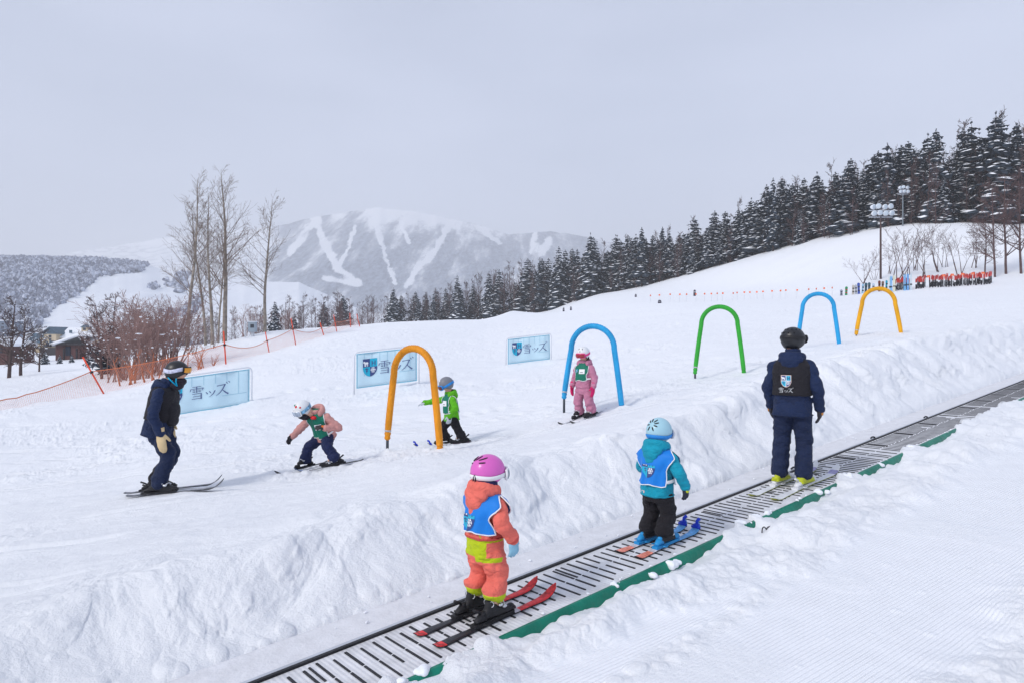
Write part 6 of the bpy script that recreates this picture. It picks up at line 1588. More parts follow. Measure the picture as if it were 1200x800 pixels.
# ---------------------------------------------------------------- the people in the photograph
def build_people():
    skin = mat('skin', (0.62, 0.36, 0.26), rough=.5, var=.06); blackr = mat('matt_black', (0.018, 0.018, 0.021), rough=.55); gloss_black = mat('satin_black_shell', (0.015, 0.016, 0.02), rough=.38, spec=.45)
    navy = fabric('navy_cloth', (0.010, 0.022, 0.070)); navy2 = fabric('navy_trouser_cloth', (0.009, 0.018, 0.056)); blackf = fabric('black_cloth', (0.014, 0.013, 0.017), rough=.85); vestf = fabric('black_vest_cloth', (0.016, 0.015, 0.020), rough=.8)
    coral = fabric('coral_cloth', (0.80, 0.165, 0.125)); lime = fabric('lime_cloth', (0.46, 0.57, 0.01)); teal = fabric('turquoise_cloth', (0.005, 0.30, 0.43)); bibblue = mat('blue_bib_cloth', (0.005, 0.20, 0.68), rough=.6, var=.06, bump=.008, scale=14, sheen=.1)
    bibgreen = mat('green_bib_cloth', (0.004, 0.16, 0.105), rough=.6, var=.06, bump=.008, scale=14); white = mat('white_trim', (0.80, 0.81, 0.83), rough=.6); pink = fabric('pink_cloth', (0.50, 0.20, 0.31)); dusty = fabric('dusty_pink_cloth', (0.55, 0.27, 0.25)); green = fabric('bright_green_cloth', (0.11, 0.46, 0.012)); navyk = fabric('dark_blue_trousers', (0.010, 0.018, 0.07)); purple = fabric('violet_lining', (0.012, 0.016, 0.075))
    mag = mat('magenta_mitten_cloth', (0.62, 0.012, 0.13), rough=.7, var=.08); silver = mat('buckle_silver', (0.62, 0.64, 0.68), rough=.3, metal=.7); redp = mat('red_plastic', (0.62, 0.02, 0.03), rough=.4); snowy = mat('branch_snow', (0.84, 0.87, 0.92))
    yel = mat('amber_lens', (0.75, 0.32, 0.02), rough=.08, coat=.6); lav = mat('lavender_strap', (0.58, 0.60, 0.76), rough=.6, var=.25, scale=60, vscale=35); hairm = mat('dark_hair', (0.03, 0.02, 0.016), rough=.5); cyan = mat('cyan_strap', (0.0, 0.36, 0.60), rough=.5)
    bx = M_belt
    byaw = face_yaw(*UD)
    nb = Vector((-BS * UD[0], -BS * UD[1], 1)).normalized()
    def belt_pos(u, l): q = from_ul(u, l); return Vector((q[0], q[1], belt_z(u) + .006))
    em = emblem_mats(); em2 = emblem_mats((0.02, 0.03, 0.12)); em3 = emblem_mats((0.70, 0.55, 0.50))

    def back_emblem(bv, TM, cx, cz, w, h, parent, mats_, border, crop=None, side=-1):
        mb = MB(); emblem_mesh(mb, lambda x, y: project(bv, TM, cx + (x - .5) * w * (1 if side < 0 else -1), cz - (y - .5) * h, side, .006), 34, 40, border, crop); mb.build('emblem', mats_, parent)

    # ---------------- child in coral on the belt
    k = 1.02; u0 = 2.92; L0 = -4.24
    b = belt_pos(u0, L0); r = empty('person', b, (0, 0, byaw)); tag(r, 'child in coral snowsuit with lime panels, blue bib and pink helmet riding the carpet lift', 'person', 'people on the carpet lift')
    p = child_pose(k, hem=.075, flare=.95, hood_drop=.105, hood_tip=.30, waist=.13, cuff=-.035, nod=4, turn=-14, head=(0.0, .02, .972),
                   kn={-1: (-.085, .035, .285), 1: (.085, .035, .285)}, an={-1: (-.10, -.02, .15), 1: (.10, -.02, .15)},
                   el={-1: (-.175, .06, .66), 1: (.205, -.03, .665)}, wr={-1: (-.10, .17, .60), 1: (.205, .055, .565)}, hand={1: (.02, .25, -1), -1: (.3, .6, -.5)}, palm={1: (-1, .1, 0), -1: (0, .2, -1)}, thumb={1: (-.1, 1, 0), -1: (1, 0, 0)})
    sky = mat('pale_blue_glove', (0.25, 0.50, 0.66), rough=.7, var=.1)
    g = figure(r, k, False, p, dict(skin=skin, trousers=coral, jacket=coral, hood=coral, trim=fabric('deep_coral_cloth', (0.56, 0.085, 0.075)), boot=blackr, boot_cuff=blackr, tongue=redp, buckle=silver, glove=dict(m=sky, cuff=sky, curl=.28, k=1.12)))
    coral2 = fabric('deep_coral_cloth', (0.56, 0.085, 0.075))
    def tr(c):
        if c.z < .188: return 1
        if c.z > .432 + .10 * max(0, c.y) and c.z < .60:
            return 0 if (c.x > .105 and c.z < .53) else 1
        if .40 < c.z <= .44 and c.x > .03 and c.y < .02: return 1
        return 0
    recolour(g.trousers, tr, [coral, lime]); recolour(g.jacket, lambda c: 1 if (abs(c.x) < .17 and c.z < .66 and c.y > -.3 and abs(c.x) > .118) else 0, [coral, coral2])
    hb = helmet(r, g.HM, g.dim['helm'], mat('orchid_shell', (0.68, 0.13, 0.50), rough=.33, coat=.25), blackr, vent_ring(62, [(-62, 16, 38), (-22, 10, 30), (14, 14, 36), (48, 22, 44), (80, 26, 46), (-95, 8, 18)], .0052), blackr,
               dict(strap=white, frame=white, lens=mat('grey_lens', (.25, .3, .35), rough=.1), el=106, front=96, w=.016))
    # back dial and buckle loop
    for (az, el) in ((158, 112),):
        a, e = math.radians(az), math.radians(el); rr = g.dim['helm']; q = Vector((math.sin(a) * math.sin(e) * rr[0], math.cos(a) * math.sin(e) * rr[1], math.cos(e) * rr[2])) * 1.0
        q2 = q.normalized(); mb = MB(); up = Vector((0, 0, 1)); sd = q2.cross(up).normalized()
        if az < 180: pts = [g.HM @ (q + q2 * .026 + sd * (.010 * math.cos(t)) + up * (.030 * math.sin(t))) for t in np.linspace(0, 6.283, 17)]; mb.tube([tuple(x) for x in pts], .0042, 6)
        else: mb.box((0, 0, 0), (.045, .010, .010), M=Matrix.Translation(g.HM @ (q + q2 * .022)) @ rot(0, 0, 0))
        mb.build('strap_clip', blackr, hb)
    li = MB()
    for t in range(13):
        a = math.radians(-190 + 200 * t / 12); li.ell(g.TM @ Vector((math.cos(a) * .075, math.sin(a) * .068, .435)), (.028, .028, .036), 10, 8)
    part('hood_lining', remesh(li, .0085, 3), purple, g.hood)
    hr_ = MB(); rr = random.Random(5)
    for i in range(26):
        sgn = -1; a = g.HM @ Vector((sgn * .074, -.015 + rr.uniform(-.03, .05), -.085)); hr_.tube([a, a + Vector((sgn * rr.uniform(.015, .03), rr.uniform(-.02, .01), -.012)), a + Vector((sgn * rr.uniform(.03, .065), rr.uniform(-.03, .02), -.012 - rr.uniform(0, .025)))], [.003, .0022, .0008], 4)
    hr_.build('hair', hairm, r)
    B = bib(r, g, .375, .125, .150, .065, .016, bibblue, white, hemw=1.02)
    back_emblem(B[-1][2], g.TM, -.025, .215, .14, .165, B[-1][0], em2, False, crop=lambda x, y: y < .36)
    skis_black = [mat('ski_edge_dark', (0.03, 0.03, 0.035), rough=.4, metal=.3), mat('ski_black_top', (0.022, 0.022, 0.028), rough=.35), mat('ski_red_top', (0.62, 0.03, 0.035), rough=.45, var=.55, scale=60, vscale=28), mat('frosted_top', (0.55, 0.52, 0.56), rough=.6, var=.4, scale=60, vscale=40)]
    for sd, lab in ((-1, 'red tipped black ski on the left foot of the child in coral'), (1, 'red tipped black ski on the right foot of the child in coral')):
        q = belt_pos(u0 - .02, L0 + sd * .102); ski(q, math.atan2(UD[1], UD[0]) + (0.02 if sd > 0 else -.0), 1.08, .080, skis_black, [(0, 2), (.06, 1), (.60, 3), (.66, 2)], lab, 'skis of the child in coral', nb, bind=blackr, boot_l=.165)

    # ---------------- child in turquoise on the belt
    k = 1.0; u0 = 4.83
    b = belt_pos(u0, -4.24); r = empty('person', b, (0, 0, byaw)); tag(r, 'child in turquoise jacket, blue bib and black trousers riding the carpet lift', 'person', 'people on the carpet lift')
    p = child_pose(k, hem=-.04, flare=.98, hood_drop=.085, hood_tip=.45, cuff=.015, nod=6, head=(-.005, .03, .962), el={-1: (-.185, .03, .63), 1: (.215, .01, .63)}, wr={-1: (-.13, .15, .56), 1: (.225, .075, .525)}, hand={1: (.0, .22, -1), -1: (.2, .7, -.3)}, an={-1: (-.085, -.02, .14), 1: (.085, -.02, .14)}, kn={-1: (-.08, .04, .27), 1: (.08, .04, .27)})
    neon = mat('neon_yellow', (0.62, 0.66, 0.02), rough=.6)
    g = figure(r, k, False, p, dict(skin=skin, trousers=blackf, jacket=teal, hood=teal, boot=blackr, boot_cuff=mat('grey_plastic', (.35, .37, .40), rough=.4), tongue=mat('blue_plastic', (.02, .2, .6), rough=.4), buckle=mat('white_plastic', (.72, .73, .75), rough=.4), glove=dict(m=mat('dark_glove', (0.03, 0.032, 0.05), rough=.7), cuff=neon, curl=.22, k=1.05, patch=neon)))
    helmet(r, g.HM, g.dim['helm'], mat('pale_blue_shell', (0.36, 0.60, 0.70), rough=.4, coat=.15), mat('blue_rim', (0.03, 0.22, 0.60), rough=.5), vent_ring(62, [(a, 13, 31) for a in (-150, -100, -55, -18, 28, 70, 105, 150)], .0058), blackr,
           dict(strap=mat('blue_strap', (0.03, 0.25, 0.68), rough=.6), frame=white, lens=mat('grey_lens', (.25, .3, .35), rough=.1), el=114, front=100, w=.018))
    tg = MB(); bj = bvh_of(g.jacket.data); V = [project(bj, g.TM, x, z, -1, .003) for x, z in ((-.085, -.012), (-.045, -.012), (-.045, .008), (-.085, .008))]
    if all(V): tg.add(V, [(0, 1, 2, 3)]); tg.build('reflective_tag', mat('pale_pink_tag', (.65, .5, .5), rough=.5), g.jacket)
    B = bib(r, g, .365, .065, .142, .068, .014, bibblue, white, hemw=.96)
    back_emblem(B[-1][2], g.TM, -.005, .21, .135, .16, B[-1][0], em2, False, crop=lambda x, y: y < .36)
    sb = [mat('ski_edge_dark', (0.03, 0.03, 0.035)), mat('ski_blue_top', (0.12, 0.36, 0.68), rough=.45, var=.35, scale=50, vscale=30), mat('ski_orange_top', (0.68, 0.22, 0.16), rough=.45, var=.5, scale=50, vscale=30), mat('frosted_top', (0.55, 0.52, 0.56))]
    wed = mat('royal_blue_plastic', (0.01, 0.045, 0.55), rough=.4); blb = mat('blue_binding', (0.02, 0.27, 0.60), rough=.4)
    for sd, lab, hd in ((-1, 'pale blue ski on the left foot of the child in turquoise', -.06), (1, 'pale blue ski on the right foot of the child in turquoise', .02)):
        q = belt_pos(u0, -4.24 + sd * .088); ski(q, math.atan2(UD[1], UD[0]) + hd, .92, .085, sb, [(0, 2), (.20, 3), (.32, 1)], lab, 'skis of the child in turquoise', nb, bind=blb, boot_l=.155, wedge=wed, lever=False)

    # ---------------- adult on the belt
    k = 1.0; u0 = 7.31
    b = belt_pos(u0, -4.26); r = empty('person', b, (0, 0, byaw + math.radians(16))); tag(r, 'adult in navy with a crest on the black vest, riding the carpet lift', 'person', 'people on the carpet lift')
    p = dict(hip=(0, 0, .885), head=(.0, .035, 1.605), sole=.05, nod=4, turn=-24, hem=-.115, cuff=.03, hood_drop=.05, hood_tip=.7,
             kn={-1: (-.115, .04, .50), 1: (.115, .04, .50)}, an={-1: (-.125, -.04, .17), 1: (.125, -.04, .17)}, foot={-1: -.28, 1: -.28},
             el={-1: (-.245, -.01, 1.09), 1: (.255, -.02, 1.08)}, wr={-1: (-.245, .08, .875), 1: (.27, .06, .865)}, hand={-1: (.08, .25, -1), 1: (-.05, .2, -1)})
    g = figure(r, k, True, p, dict(skin=skin, trousers=navy2, jacket=navy, hood=navy, boot=mat('lime_boot', (0.47, 0.52, 0.02), rough=.4), boot_cuff=mat('white_plastic', (.72, .73, .75), rough=.4), tongue=mat('lime_boot', (0.47, 0.52, 0.02)), buckle=mat('white_plastic', (.72, .73, .75)), glove=dict(m=mat('dark_leather', (0.03, 0.028, 0.035), rough=.6), cuff=mat('dark_leather', (0.03, 0.028, 0.035)), curl=.22, patch=mat('tan_leather', (0.62, 0.27, 0.07), rough=.6))))
    def vest(r, g, hem):
        rr = [(hem, *[x + y for x, y in zip(rings_at(g.rings, hem), (.018, .02, .02, 0))])] + [(z, a + .016, bf + .018, bb + .018, ys) for z, a, bf, bb, ys in g.rings if hem + .03 < z < .52]
        mb = shell(rr, g.TM, n=34); me = remesh(mb, .0125, 2, (.008, 9, 9, 21)); return part('vest', me, vestf, r)
    v = vest(r, g, .11); bv = bvh_of(v.data)
    back_emblem(bv, g.TM, -.035, .27, .108, .13, v, em3, True)
    tx = MB(); write_word(tx, -.5, 0, .055, Matrix.Identity(4)); ok = []
    xs = [q[0] for q in tx.v]; w0, w1 = min(xs), max(xs); V = []
    for q in tx.v:
        h = project(bv, g.TM, -.035 + (q[0] - (w0 + w1) / 2), .145 + q[1], -1, .003 + q[2]); V.append(tuple(h) if h else (0, 0, 0))
    tx.v = V; tx.build('lettering', mat('emblem_white', (0.80, 0.83, 0.86)), v)
    holes = [(150 + 30 * i, 38, 152 + 30 * i, 44, .0065) for i in range(-2, 5)] + [(135 + 30 * i, 60, 137 + 30 * i, 66, .0065) for i in range(0, 5)] + [(165, 78, 168, 83, .006), (195, 78, 198, 83, .006)]
    helmet(r, g.HM, g.dim['helm'], gloss_black, blackr, holes, mat('vent_black', (0.003, 0.003, 0.004), rough=.9), dict(strap=blackr, frame=blackr, lens=mat('violet_lens', (0.10, 0.03, 0.35), rough=.08, coat=.5), el=84, front=84, w=.018, h=.045))
    ws = [mat('ski_edge_lime', (0.30, 0.33, 0.02), rough=.4), mat('ski_white_top', (0.66, 0.68, 0.71), rough=.5, var=.12, scale=20), mat('ski_black_top', (0.022, 0.022, 0.028), rough=.35), mat('ski_violet_top', (.25, .24, .42), rough=.4, var=.4)]
    for sd, lab in ((-1, 'white ski with lime edge on the left foot of the adult on the belt'), (1, 'white ski with lime edge on the right foot of the adult on the belt')):
        q = belt_pos(u0 + .02, -4.26 + sd * .125); ski(q, math.atan2(UD[1], UD[0]) + .01, 1.58, .105, ws, [(0, 2), (.03, 1), (.86, 3), (.93, 1)], lab, 'skis of the adult on the belt', nb, bind=mat('white_plastic', (.72, .73, .75)), boot_l=.22, lift=.09)

    # ---------------- helper for people on the slope
    def slope_person(px, d, f, label):
        q = Gp(px, d); FLATS_ = None
        r = empty('person', q, (0, 0, face_yaw(*f))); tag(r, label, 'person', 'people on the slope'); return r
    def place_skis(r, p, f, k, L, W, mats, zones, labs, group, bind, boot_l, yaws, **kw):
        n = ground_normal(r.location.x, r.location.y, .4); M = Matrix.Translation(r.location) @ Matrix.Rotation(r.rotation_euler.z, 4, 'Z')
        for sd, lab in zip((-1, 1), labs):
            an = Vector(p['an'][sd]); q = M @ Vector((an.x, an.y, 0)); q.z = r.location.z - (n.x * (q.x - r.location.x) + n.y * (q.y - r.location.y)) / n.z + .012
            hd = r.rotation_euler.z + math.pi / 2 + yaws[sd]; ski(q, hd, L, W, mats, zones, lab, group, n, bind=bind, boot_l=boot_l, **kw)
    def level(r, p, k):
        """shift each ankle and knee with the slope so that both soles stand on their skis"""
        n = ground_normal(r.location.x, r.location.y, .4); Rz = Matrix.Rotation(r.rotation_euler.z, 3, 'Z')
        for sd in (-1, 1):
            w = Rz @ Vector((p['an'][sd][0], p['an'][sd][1], 0)); dz = -(n.x * w.x + n.y * w.y) / n.z
            p['an'][sd] = (p['an'][sd][0], p['an'][sd][1], p['an'][sd][2] + dz); p['kn'][sd] = (p['kn'][sd][0], p['kn'][sd][1], p['kn'][sd][2] + dz * .6); p.setdefault('dz', {})[sd] = dz

    # ---------------- left adult
    f = (1.0, 0.04); r = slope_person(195, 12.3, f, 'adult in navy ski suit with tan mittens and amber goggles, skiing in profile')
    p = dict(hip=(0, -.09, .815), lean=10, head=(0, .125, 1.49), nod=10, sole=.05, hem=-.12, cuff=.03, hood_drop=.06, hood_tip=.65,
             kn={-1: (-.10, .02, .46), 1: (.11, .07, .46)}, an={-1: (-.13, -.17, .16), 1: (.12, -.03, .16)}, foot={-1: 0.05, 1: -.03},
             el={-1: (-.25, -.04, 1.0), 1: (.28, -.03, .98)}, wr={-1: (-.12, -.03, .85), 1: (.25, .04, .765)}, hand={1: (-.05, .12, -1), -1: (.1, .3, -1)}, palm={1: (-1, 0, 0), -1: (1, 0, 0)}, thumb={1: (0, 1, 0), -1: (0, 1, 0)})
    level(r, p, 1)
    tan = mat('tan_mitten_leather', (0.66, 0.50, 0.28), rough=.65, var=.1)
    g = figure(r, .97, True, p, dict(skin=skin, trousers=navy2, jacket=navy, hood=navy, boot=blackr, boot_cuff=blackr, tongue=blackr, buckle=silver, glove=dict(m=tan, cuff=tan, mitten=True, curl=.2, k=1.15)))
    recolour(g.trousers, lambda c: 1 if (c.x < 0 and c.z < .42 and c.y < .02) else 0, [navy2, blackf])
    v = vest(r, g, .08)
    hb = helmet(r, g.HM, g.dim['helm'], gloss_black, blackr, None, None, dict(strap=lav, frame=blackr, lens=yel, el=92, front=70, w=.024, h=.040))
    cs = MB(); HM = g.HM
    for sx in (-1, 1):
        cs.tube([HM @ Vector((sx * .108, .055, -.07)), HM @ Vector((sx * .100, .055, -.115)), HM @ Vector((sx * .07, .065, -.165))], .008, 6); cs.tube([HM @ Vector((sx * .112, -.045, -.075)), HM @ Vector((sx * .102, .02, -.125)), HM @ Vector((sx * .07, .065, -.165))], .008, 6)
    cs.tube([HM @ Vector((-.07, .065, -.165)), HM @ Vector((0, .075, -.178)), HM @ Vector((.07, .065, -.165))], .008, 6); cs.build('chin_strap', cyan, hb)
    bf_ = MB(); bf_.ell(HM @ Vector((0, .055, -.115)), (.088, .085, .055), 18, 12); bf_.ell(HM @ Vector((0, .03, -.17)), (.085, .085, .06), 18, 12); part('neck_warmer', remesh(bf_, .01, 3, (.005, 16, 30, 9)), fabric('dark_fleece', (0.022, 0.018, 0.028)), r)
    cl = MB(); cl.ell(g.TM @ Vector((0, .135, .22)), (.13, .075, .14), 16, 12); cl.ell(g.TM @ Vector((0, .15, .10)), (.12, .06, .08), 16, 12); part('chest_pouch', remesh(cl, .012, 3, (.006, 10, 10, 4)), vestf, v)
    bs = [mat('ski_edge_dark', (0.03, 0.03, 0.035)), mat('frosted_black_top', (0.16, 0.17, 0.20), rough=.5, var=.7, scale=50, vscale=22), mat('ski_black_top', (0.022, 0.022, 0.028))]
    place_skis(r, p, f, 1, 1.18, .105, bs, [(0, 1), (.80, 2)], ('black ski on the far foot of the left adult', 'black ski with upturned tip on the near foot of the left adult'), 'skis of the left adult', blackr, .20, {-1: .07, 1: -.02}, lift=.11, back=.33)

    # ---------------- crouching child
    f = (-.74, -.67); r = slope_person(372, 14.0, f, 'crouching child in dusty pink jacket, green bib and white helmet, leaning far forward on skis')
    p = child_pose(1.02, hip=(0, -.12, .455), lean=29, twist=24, head=(.0, .225, .85), nod=26, turn=12, hem=-.055, cuff=.02, hood_drop=.02, hood_tip=.5,
                   kn={-1: (-.17, -.06, .29), 1: (.15, .06, .29)}, an={-1: (-.25, -.12, .14), 1: (.21, .08, .14)}, foot={-1: -.30, 1: .30},
                   el={-1: (-.29, -.17, .58), 1: (.23, .16, .53)}, wr={-1: (-.27, .01, .585), 1: (.23, .25, .455)}, hand={-1: (.15, .7, .15), 1: (.1, .7, -.75)}, palm={-1: (.2, 0, -1), 1: (-1, .3, -.3)}, thumb={-1: (.7, .2, .5), 1: (-.3, .5, .8)})
    level(r, p, 1); orangem = mat('orange_cuff', (0.75, 0.16, 0.02), rough=.6); bgl = mat('charcoal_glove', (0.035, 0.033, 0.038), rough=.7)
    g = figure(r, 1.02, False, p, dict(skin=skin, trousers=navyk, jacket=dusty, hood=dusty, boot=blackr, boot_cuff=mat('grey_plastic', (.35, .37, .40)), tongue=mat('blue_plastic', (.02, .2, .6)), buckle=silver, glove=dict(m=bgl, cuff=orangem, curl=.3, k=1.1, patch=orangem)))
    hb = helmet(r, g.HM, g.dim['helm'], mat('white_shell', (0.74, 0.76, 0.78), rough=.35), blackr, None, None, dict(strap=mat('patterned_blue_strap', (0.22, 0.45, 0.66), rough=.6, var=.6, scale=60, vscale=30), frame=white, lens=mat('mirror_lens', (0.45, 0.52, 0.62), rough=.05, metal=.5), el=88, front=98, w=.026, h=.044),
                dots=[(-10, 48, .019, redp), (22, 40, .017, mat('green_sticker', (.01, .2, .12), rough=.5)), (-50, 60, .014, redp)])
    nw = MB(); nw.ell(g.HM @ Vector((0, .045, -.095)), (.066, .066, .045), 16, 10); nw.ell(g.HM @ Vector((0, .01, -.125)), (.07, .075, .05), 16, 10); part('neck_warmer', remesh(nw, .0085, 3), fabric('dark_fleece', (0.022, 0.018, 0.028)), r)
    tb = MB(); tb.ell(g.TM @ Vector((.0, .09, .355)), (.055, .04, .028), 12, 8); tb.build('scarf', redp, r)
    B = bib(r, g, .365, .03, .130, .030, .008, bibgreen, white)
    def name_tag(B, TM, cx, cz, w, h):
        o, pt, bv = B[1]; mb = MB(); nx = 6
        V = [project(bv, TM, cx + (i / nx - .5) * w, cz + (j - .5) * h, 1, .010) for j in (0, 1) for i in range(nx + 1)]
        if any(q is None for q in V): return
        mb.add(V, [(i, i + 1, nx + 2 + i, nx + 1 + i) for i in range(nx)]); t = mb.build('name_tag', mat('emblem_white', (0.80, 0.83, 0.86)), o)
        mb = MB(); V = [project(bv, TM, cx + (i / nx - .5) * w * .5, cz - h * .18 + (j - .5) * h * .10, 1, .0125) for j in (0, 1) for i in range(nx + 1)]
        if all(V): mb.add(V, [(i, i + 1, nx + 2 + i, nx + 1 + i) for i in range(nx)]); mb.build('tag_line', blackr, t)
    name_tag(B, g.TM, -.045, .215, .095, .085)
    ks = [mat('ski_edge_dark', (0.03, 0.03, 0.035)), mat('snowed_ski_top', (0.60, 0.63, 0.68), rough=.7, var=.3, scale=40, vscale=20), mat('ski_black_top', (0.022, 0.022, 0.028)), mat('ski_tip_blue', (0.10, 0.22, 0.50), rough=.45, var=.3)]
    place_skis(r, p, f, 1, .95, .08, ks, [(0, 2), (.3, 1), (.86, 3)], ('ski with a dark tip under the near foot of the crouching child', 'ski with a blue tip under the far foot of the crouching child'), 'skis of the crouching child', blackr, .16, {-1: -.30, 1: .30})

    # ---------------- child in green
    f = (-.92, -.39); r = slope_person(529, 16.0, f, 'child in bright green jacket, green bib and grey helmet behind the amber arch')
    p = child_pose(.97, lean=5, head=(.0, .085, .975), nod=22, hem=-.055, flare=1.0, cuff=.02, hood_drop=.03, hood_tip=.6, kn={-1: (-.12, -.05, .27), 1: (.11, .11, .27)}, an={-1: (-.15, -.11, .14), 1: (.13, .07, .14)}, foot={-1: -.12, 1: .12},
                   el={-1: (-.20, .0, .60), 1: (.26, .15, .69)}, wr={-1: (-.21, .09, .49), 1: (.35, .32, .655)}, hand={-1: (0, .2, -1), 1: (.35, .8, -.2)}, palm={-1: (1, 0, 0), 1: (0, 0, -1)}, thumb={-1: (0, 1, 0), 1: (-1, .3, 0)})
    level(r, p, 1); gg = mat('white_grey_glove', (0.50, 0.55, 0.60), rough=.7, var=.3, scale=50, vscale=20)
    g = figure(r, .97, False, p, dict(skin=skin, trousers=blackf, jacket=green, hood=green, boot=blackr, boot_cuff=blackr, tongue=redp, buckle=silver, glove=dict(m=gg, cuff=gg, curl=.22, k=1.1, patch=bgl)))
    helmet(r, g.HM, g.dim['helm'], mat('grey_shell', (0.19, 0.20, 0.23), rough=.4), blackr, None, None, dict(strap=mat('azure_strap', (0.03, 0.26, 0.68), rough=.6, var=.3, scale=40), frame=mat('azure_strap', (0.03, 0.26, 0.68)), lens=mat('dark_red_lens', (0.10, 0.015, 0.015), rough=.08, coat=.5), el=92, front=102, w=.020, h=.040), dots=[(0, 45, .016, white)])
    li = MB(); li.ell(g.TM @ Vector((0, -.05, .40)), (.082, .055, .05), 16, 10); part('hood_lining', remesh(li, .009, 2), blackf, g.hood)
    B = bib(r, g, .355, .075, .118, .030, .008, bibgreen, white); name_tag(B, g.TM, -.04, .235, .09, .085); back_emblem(B[1][2], g.TM, .085, .255, .045, .055, B[1][0], em2, False, side=1)
    place_skis(r, p, f, 1, .95, .08, [mat('ski_edge_dark', (0.03, 0.03, 0.035)), mat('snowed_ski_top', (0.60, 0.63, 0.68)), mat('ski_black_top', (0.022, 0.022, 0.028)), mat('ski_red_blue_top', (0.35, 0.12, 0.28), rough=.45, var=.6, scale=50, vscale=25)], [(0, 1), (.30, 3), (.6, 1), (.9, 2)],
               ('ski under the near foot of the child in green', 'ski under the far foot of the child in green, with blue clamp at its tip'), 'skis of the child in green', blackr, .155, {-1: -.10, 1: .10}, wedge=wed)

    # ---------------- child in pink
    f = (-.66, -.75); r = slope_person(685, 16.5, f, 'child in pink snowsuit, green bib and white helmet standing under the blue arch')
    p = child_pose(1.08, lean=2, head=(0, .035, 1.065), nod=8, turn=8, hem=-.0, flare=.92, cuff=.02, hood_drop=.03, hood_tip=.6, kn={-1: (-.105, .03, .29), 1: (.105, .03, .29)}, an={-1: (-.12, -.02, .14), 1: (.12, -.02, .14)}, foot={-1: -.05, 1: .05},
                   el={-1: (-.20, .0, .665), 1: (.20, -.02, .665)}, wr={-1: (-.215, .05, .545), 1: (.225, .03, .545)}, hand={-1: (0, .15, -1), 1: (.0, .15, -1)})
    level(r, p, 1)
    g = figure(r, 1.08, False, p, dict(skin=skin, trousers=pink, jacket=pink, hood=pink, boot=blackr, boot_cuff=blackr, tongue=blackr, buckle=silver, glove=dict(m=mag, cuff=mag, mitten=True, curl=.25, k=1.12)))
    helmet(r, g.HM, g.dim['helm'], mat('white_shell', (0.74, 0.76, 0.78), rough=.35), blackr, [(-25, 40, -25, 52, .006), (25, 40, 25, 52, .006), (0, 62, 0, 70, .006)], blackr, dict(strap=mat('hot_pink_strap', (0.80, 0.06, 0.28), rough=.6), frame=mat('hot_pink_strap', (0.80, 0.06, 0.28)), lens=mat('red_lens', (0.30, 0.02, 0.03), rough=.08, coat=.5), el=90, front=101, w=.018, h=.038))
    hr_ = MB(); hr_.loft([g.HM @ Vector((-.075, -.01, -.06)), g.HM @ Vector((-.085, .0, -.11)), g.HM @ Vector((-.075, .02, -.16))], np.array([.02, .026, .012]), n=10); hr_.build('hair', hairm, r)
    B = bib(r, g, .385, .135, .115, .025, .008, bibgreen, white); name_tag(B, g.TM, -.035, .285, .095, .075); back_emblem(B[1][2], g.TM, .075, .29, .05, .06, B[1][0], em2, False, side=1)
    place_skis(r, p, f, 1, 1.05, .08, ks, [(0, 1), (.90, 2)], ('snow covered ski with dark tip on the near foot of the child in pink', 'snow covered ski with dark tip on the far foot of the child in pink'), 'skis of the child in pink', blackr, .17, {-1: .0, 1: .0})

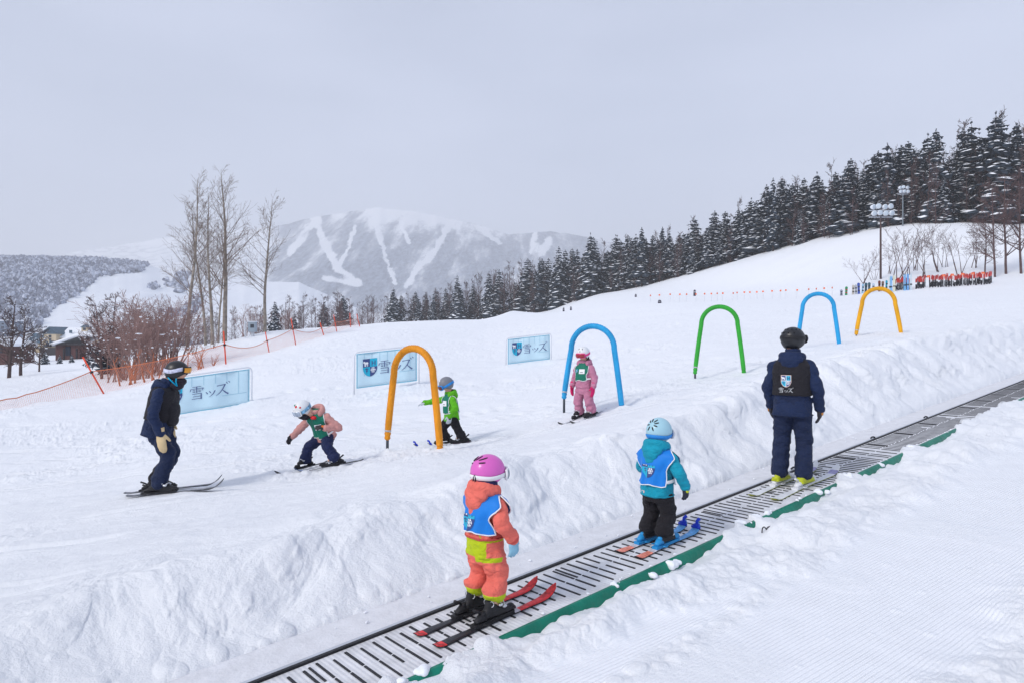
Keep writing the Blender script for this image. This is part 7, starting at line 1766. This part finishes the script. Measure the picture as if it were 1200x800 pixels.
# ---------------------------------------------------------------- sky, light, air, camera
def build_world():
    el, az = math.radians(38), math.radians(-132)                 # sun to the left, a little behind the camera (azimuth from +Y, clockwise positive)
    w = bpy.data.worlds.new('World'); SC.world = w; w.use_nodes = True; nt = w.node_tree; N = nt.nodes; Lk = nt.links
    bg = N['Background']; sky = N.new('ShaderNodeTexSky'); sky.sky_type = 'NISHITA'; sky.sun_disc = False; sky.sun_elevation = el; sky.sun_rotation = az; sky.air_density = 1.0; sky.dust_density = 4.0; sky.ozone_density = 1.5; sky.altitude = 600
    # thin high overcast: most of the blue is veiled by an even pale cloud layer
    tc = N.new('ShaderNodeTexCoord'); n = N.new('ShaderNodeTexNoise'); n.inputs['Scale'].default_value = 1.6; n.inputs['Detail'].default_value = 3; mp = N.new('ShaderNodeMapping'); mp.inputs['Scale'].default_value = (1, 1, 3.0)
    Lk.new(tc.outputs['Generated'], mp.inputs['Vector']); Lk.new(mp.outputs['Vector'], n.inputs['Vector'])
    mr = N.new('ShaderNodeMapRange'); mr.inputs['From Min'].default_value = .3; mr.inputs['From Max'].default_value = .7; mr.inputs['To Min'].default_value = VEIL[0]; mr.inputs['To Max'].default_value = VEIL[1]; Lk.new(n.outputs['Fac'], mr.inputs['Value'])
    mx = N.new('ShaderNodeMix'); mx.data_type = 'RGBA'; mx.inputs['B'].default_value = (*VEILC, 1); Lk.new(sky.outputs['Color'], mx.inputs['A']); Lk.new(mr.outputs['Result'], mx.inputs['Factor'])
    Lk.new(mx.outputs['Result'], bg.inputs['Color']); bg.inputs['Strength'].default_value = SKYS
    sd = bpy.data.lights.new('sun', 'SUN'); sd.energy = SUNS; sd.angle = math.radians(10); sd.color = (1, .955, .89)
    so = bpy.data.objects.new('sun', sd); COL.objects.link(so); d = Vector((math.sin(az) * math.cos(el), math.cos(az) * math.cos(el), math.sin(el))); so.rotation_euler = d.to_track_quat('Z', 'Y').to_euler(); so.location = (0, 0, 60)

def build_haze():
    mb = MB(); mb.box((0, 2450, 345), (7000, 5100, 760)); m = bpy.data.materials.new('haze'); m.use_nodes = True; nt = m.node_tree; nt.nodes.clear()
    o = nt.nodes.new('ShaderNodeOutputMaterial'); v = nt.nodes.new('ShaderNodeVolumePrincipled'); v.inputs['Color'].default_value = (.97, .98, 1, 1); v.inputs['Density'].default_value = HAZE; v.inputs['Anisotropy'].default_value = 0.0
    nt.links.new(v.outputs['Volume'], o.inputs['Volume']); h = mb.build('haze', m, None, smooth=False); tag(h, 'thin winter haze over the valley', 'haze', kind='stuff')

M_belt = None
VEIL = (.50, .76); VEILC = (7.9, 8.6, 10.7); SKYS = 0.101; SUNS = 1.75; HAZE = 3.8e-4

import time as _t
_t0 = _t.time()
def lap(s): print('LAP', s, round(_t.time() - _t0, 1))
build_people(); lap('people')
build_belt(); build_arches(); build_signs(); build_net(); build_lights(); build_racks(); build_houses(); lap('things')
build_trees(); lap('trees')
build_hills(); lap('hills')
build_ground(); lap('ground')
build_haze(); build_world()
cam = bpy.data.cameras.new('camera'); cam.lens = 24; cam.sensor_width = 36; cam.clip_end = 20000; cam.clip_start = .05
co = bpy.data.objects.new('camera', cam); COL.objects.link(co); co.location = (0, 0, CAMZ); co.rotation_euler = (math.pi / 2, 0, 0); SC.camera = co
SC.render.engine = 'CYCLES'; SC.cycles.use_denoising = True; SC.cycles.max_bounces = 8; SC.cycles.transparent_max_bounces = 24; SC.cycles.volume_bounces = 1
SC.view_settings.view_transform = 'Standard'; SC.view_settings.look = 'None'; SC.view_settings.gamma = 1; SC.view_settings.exposure = -0.03
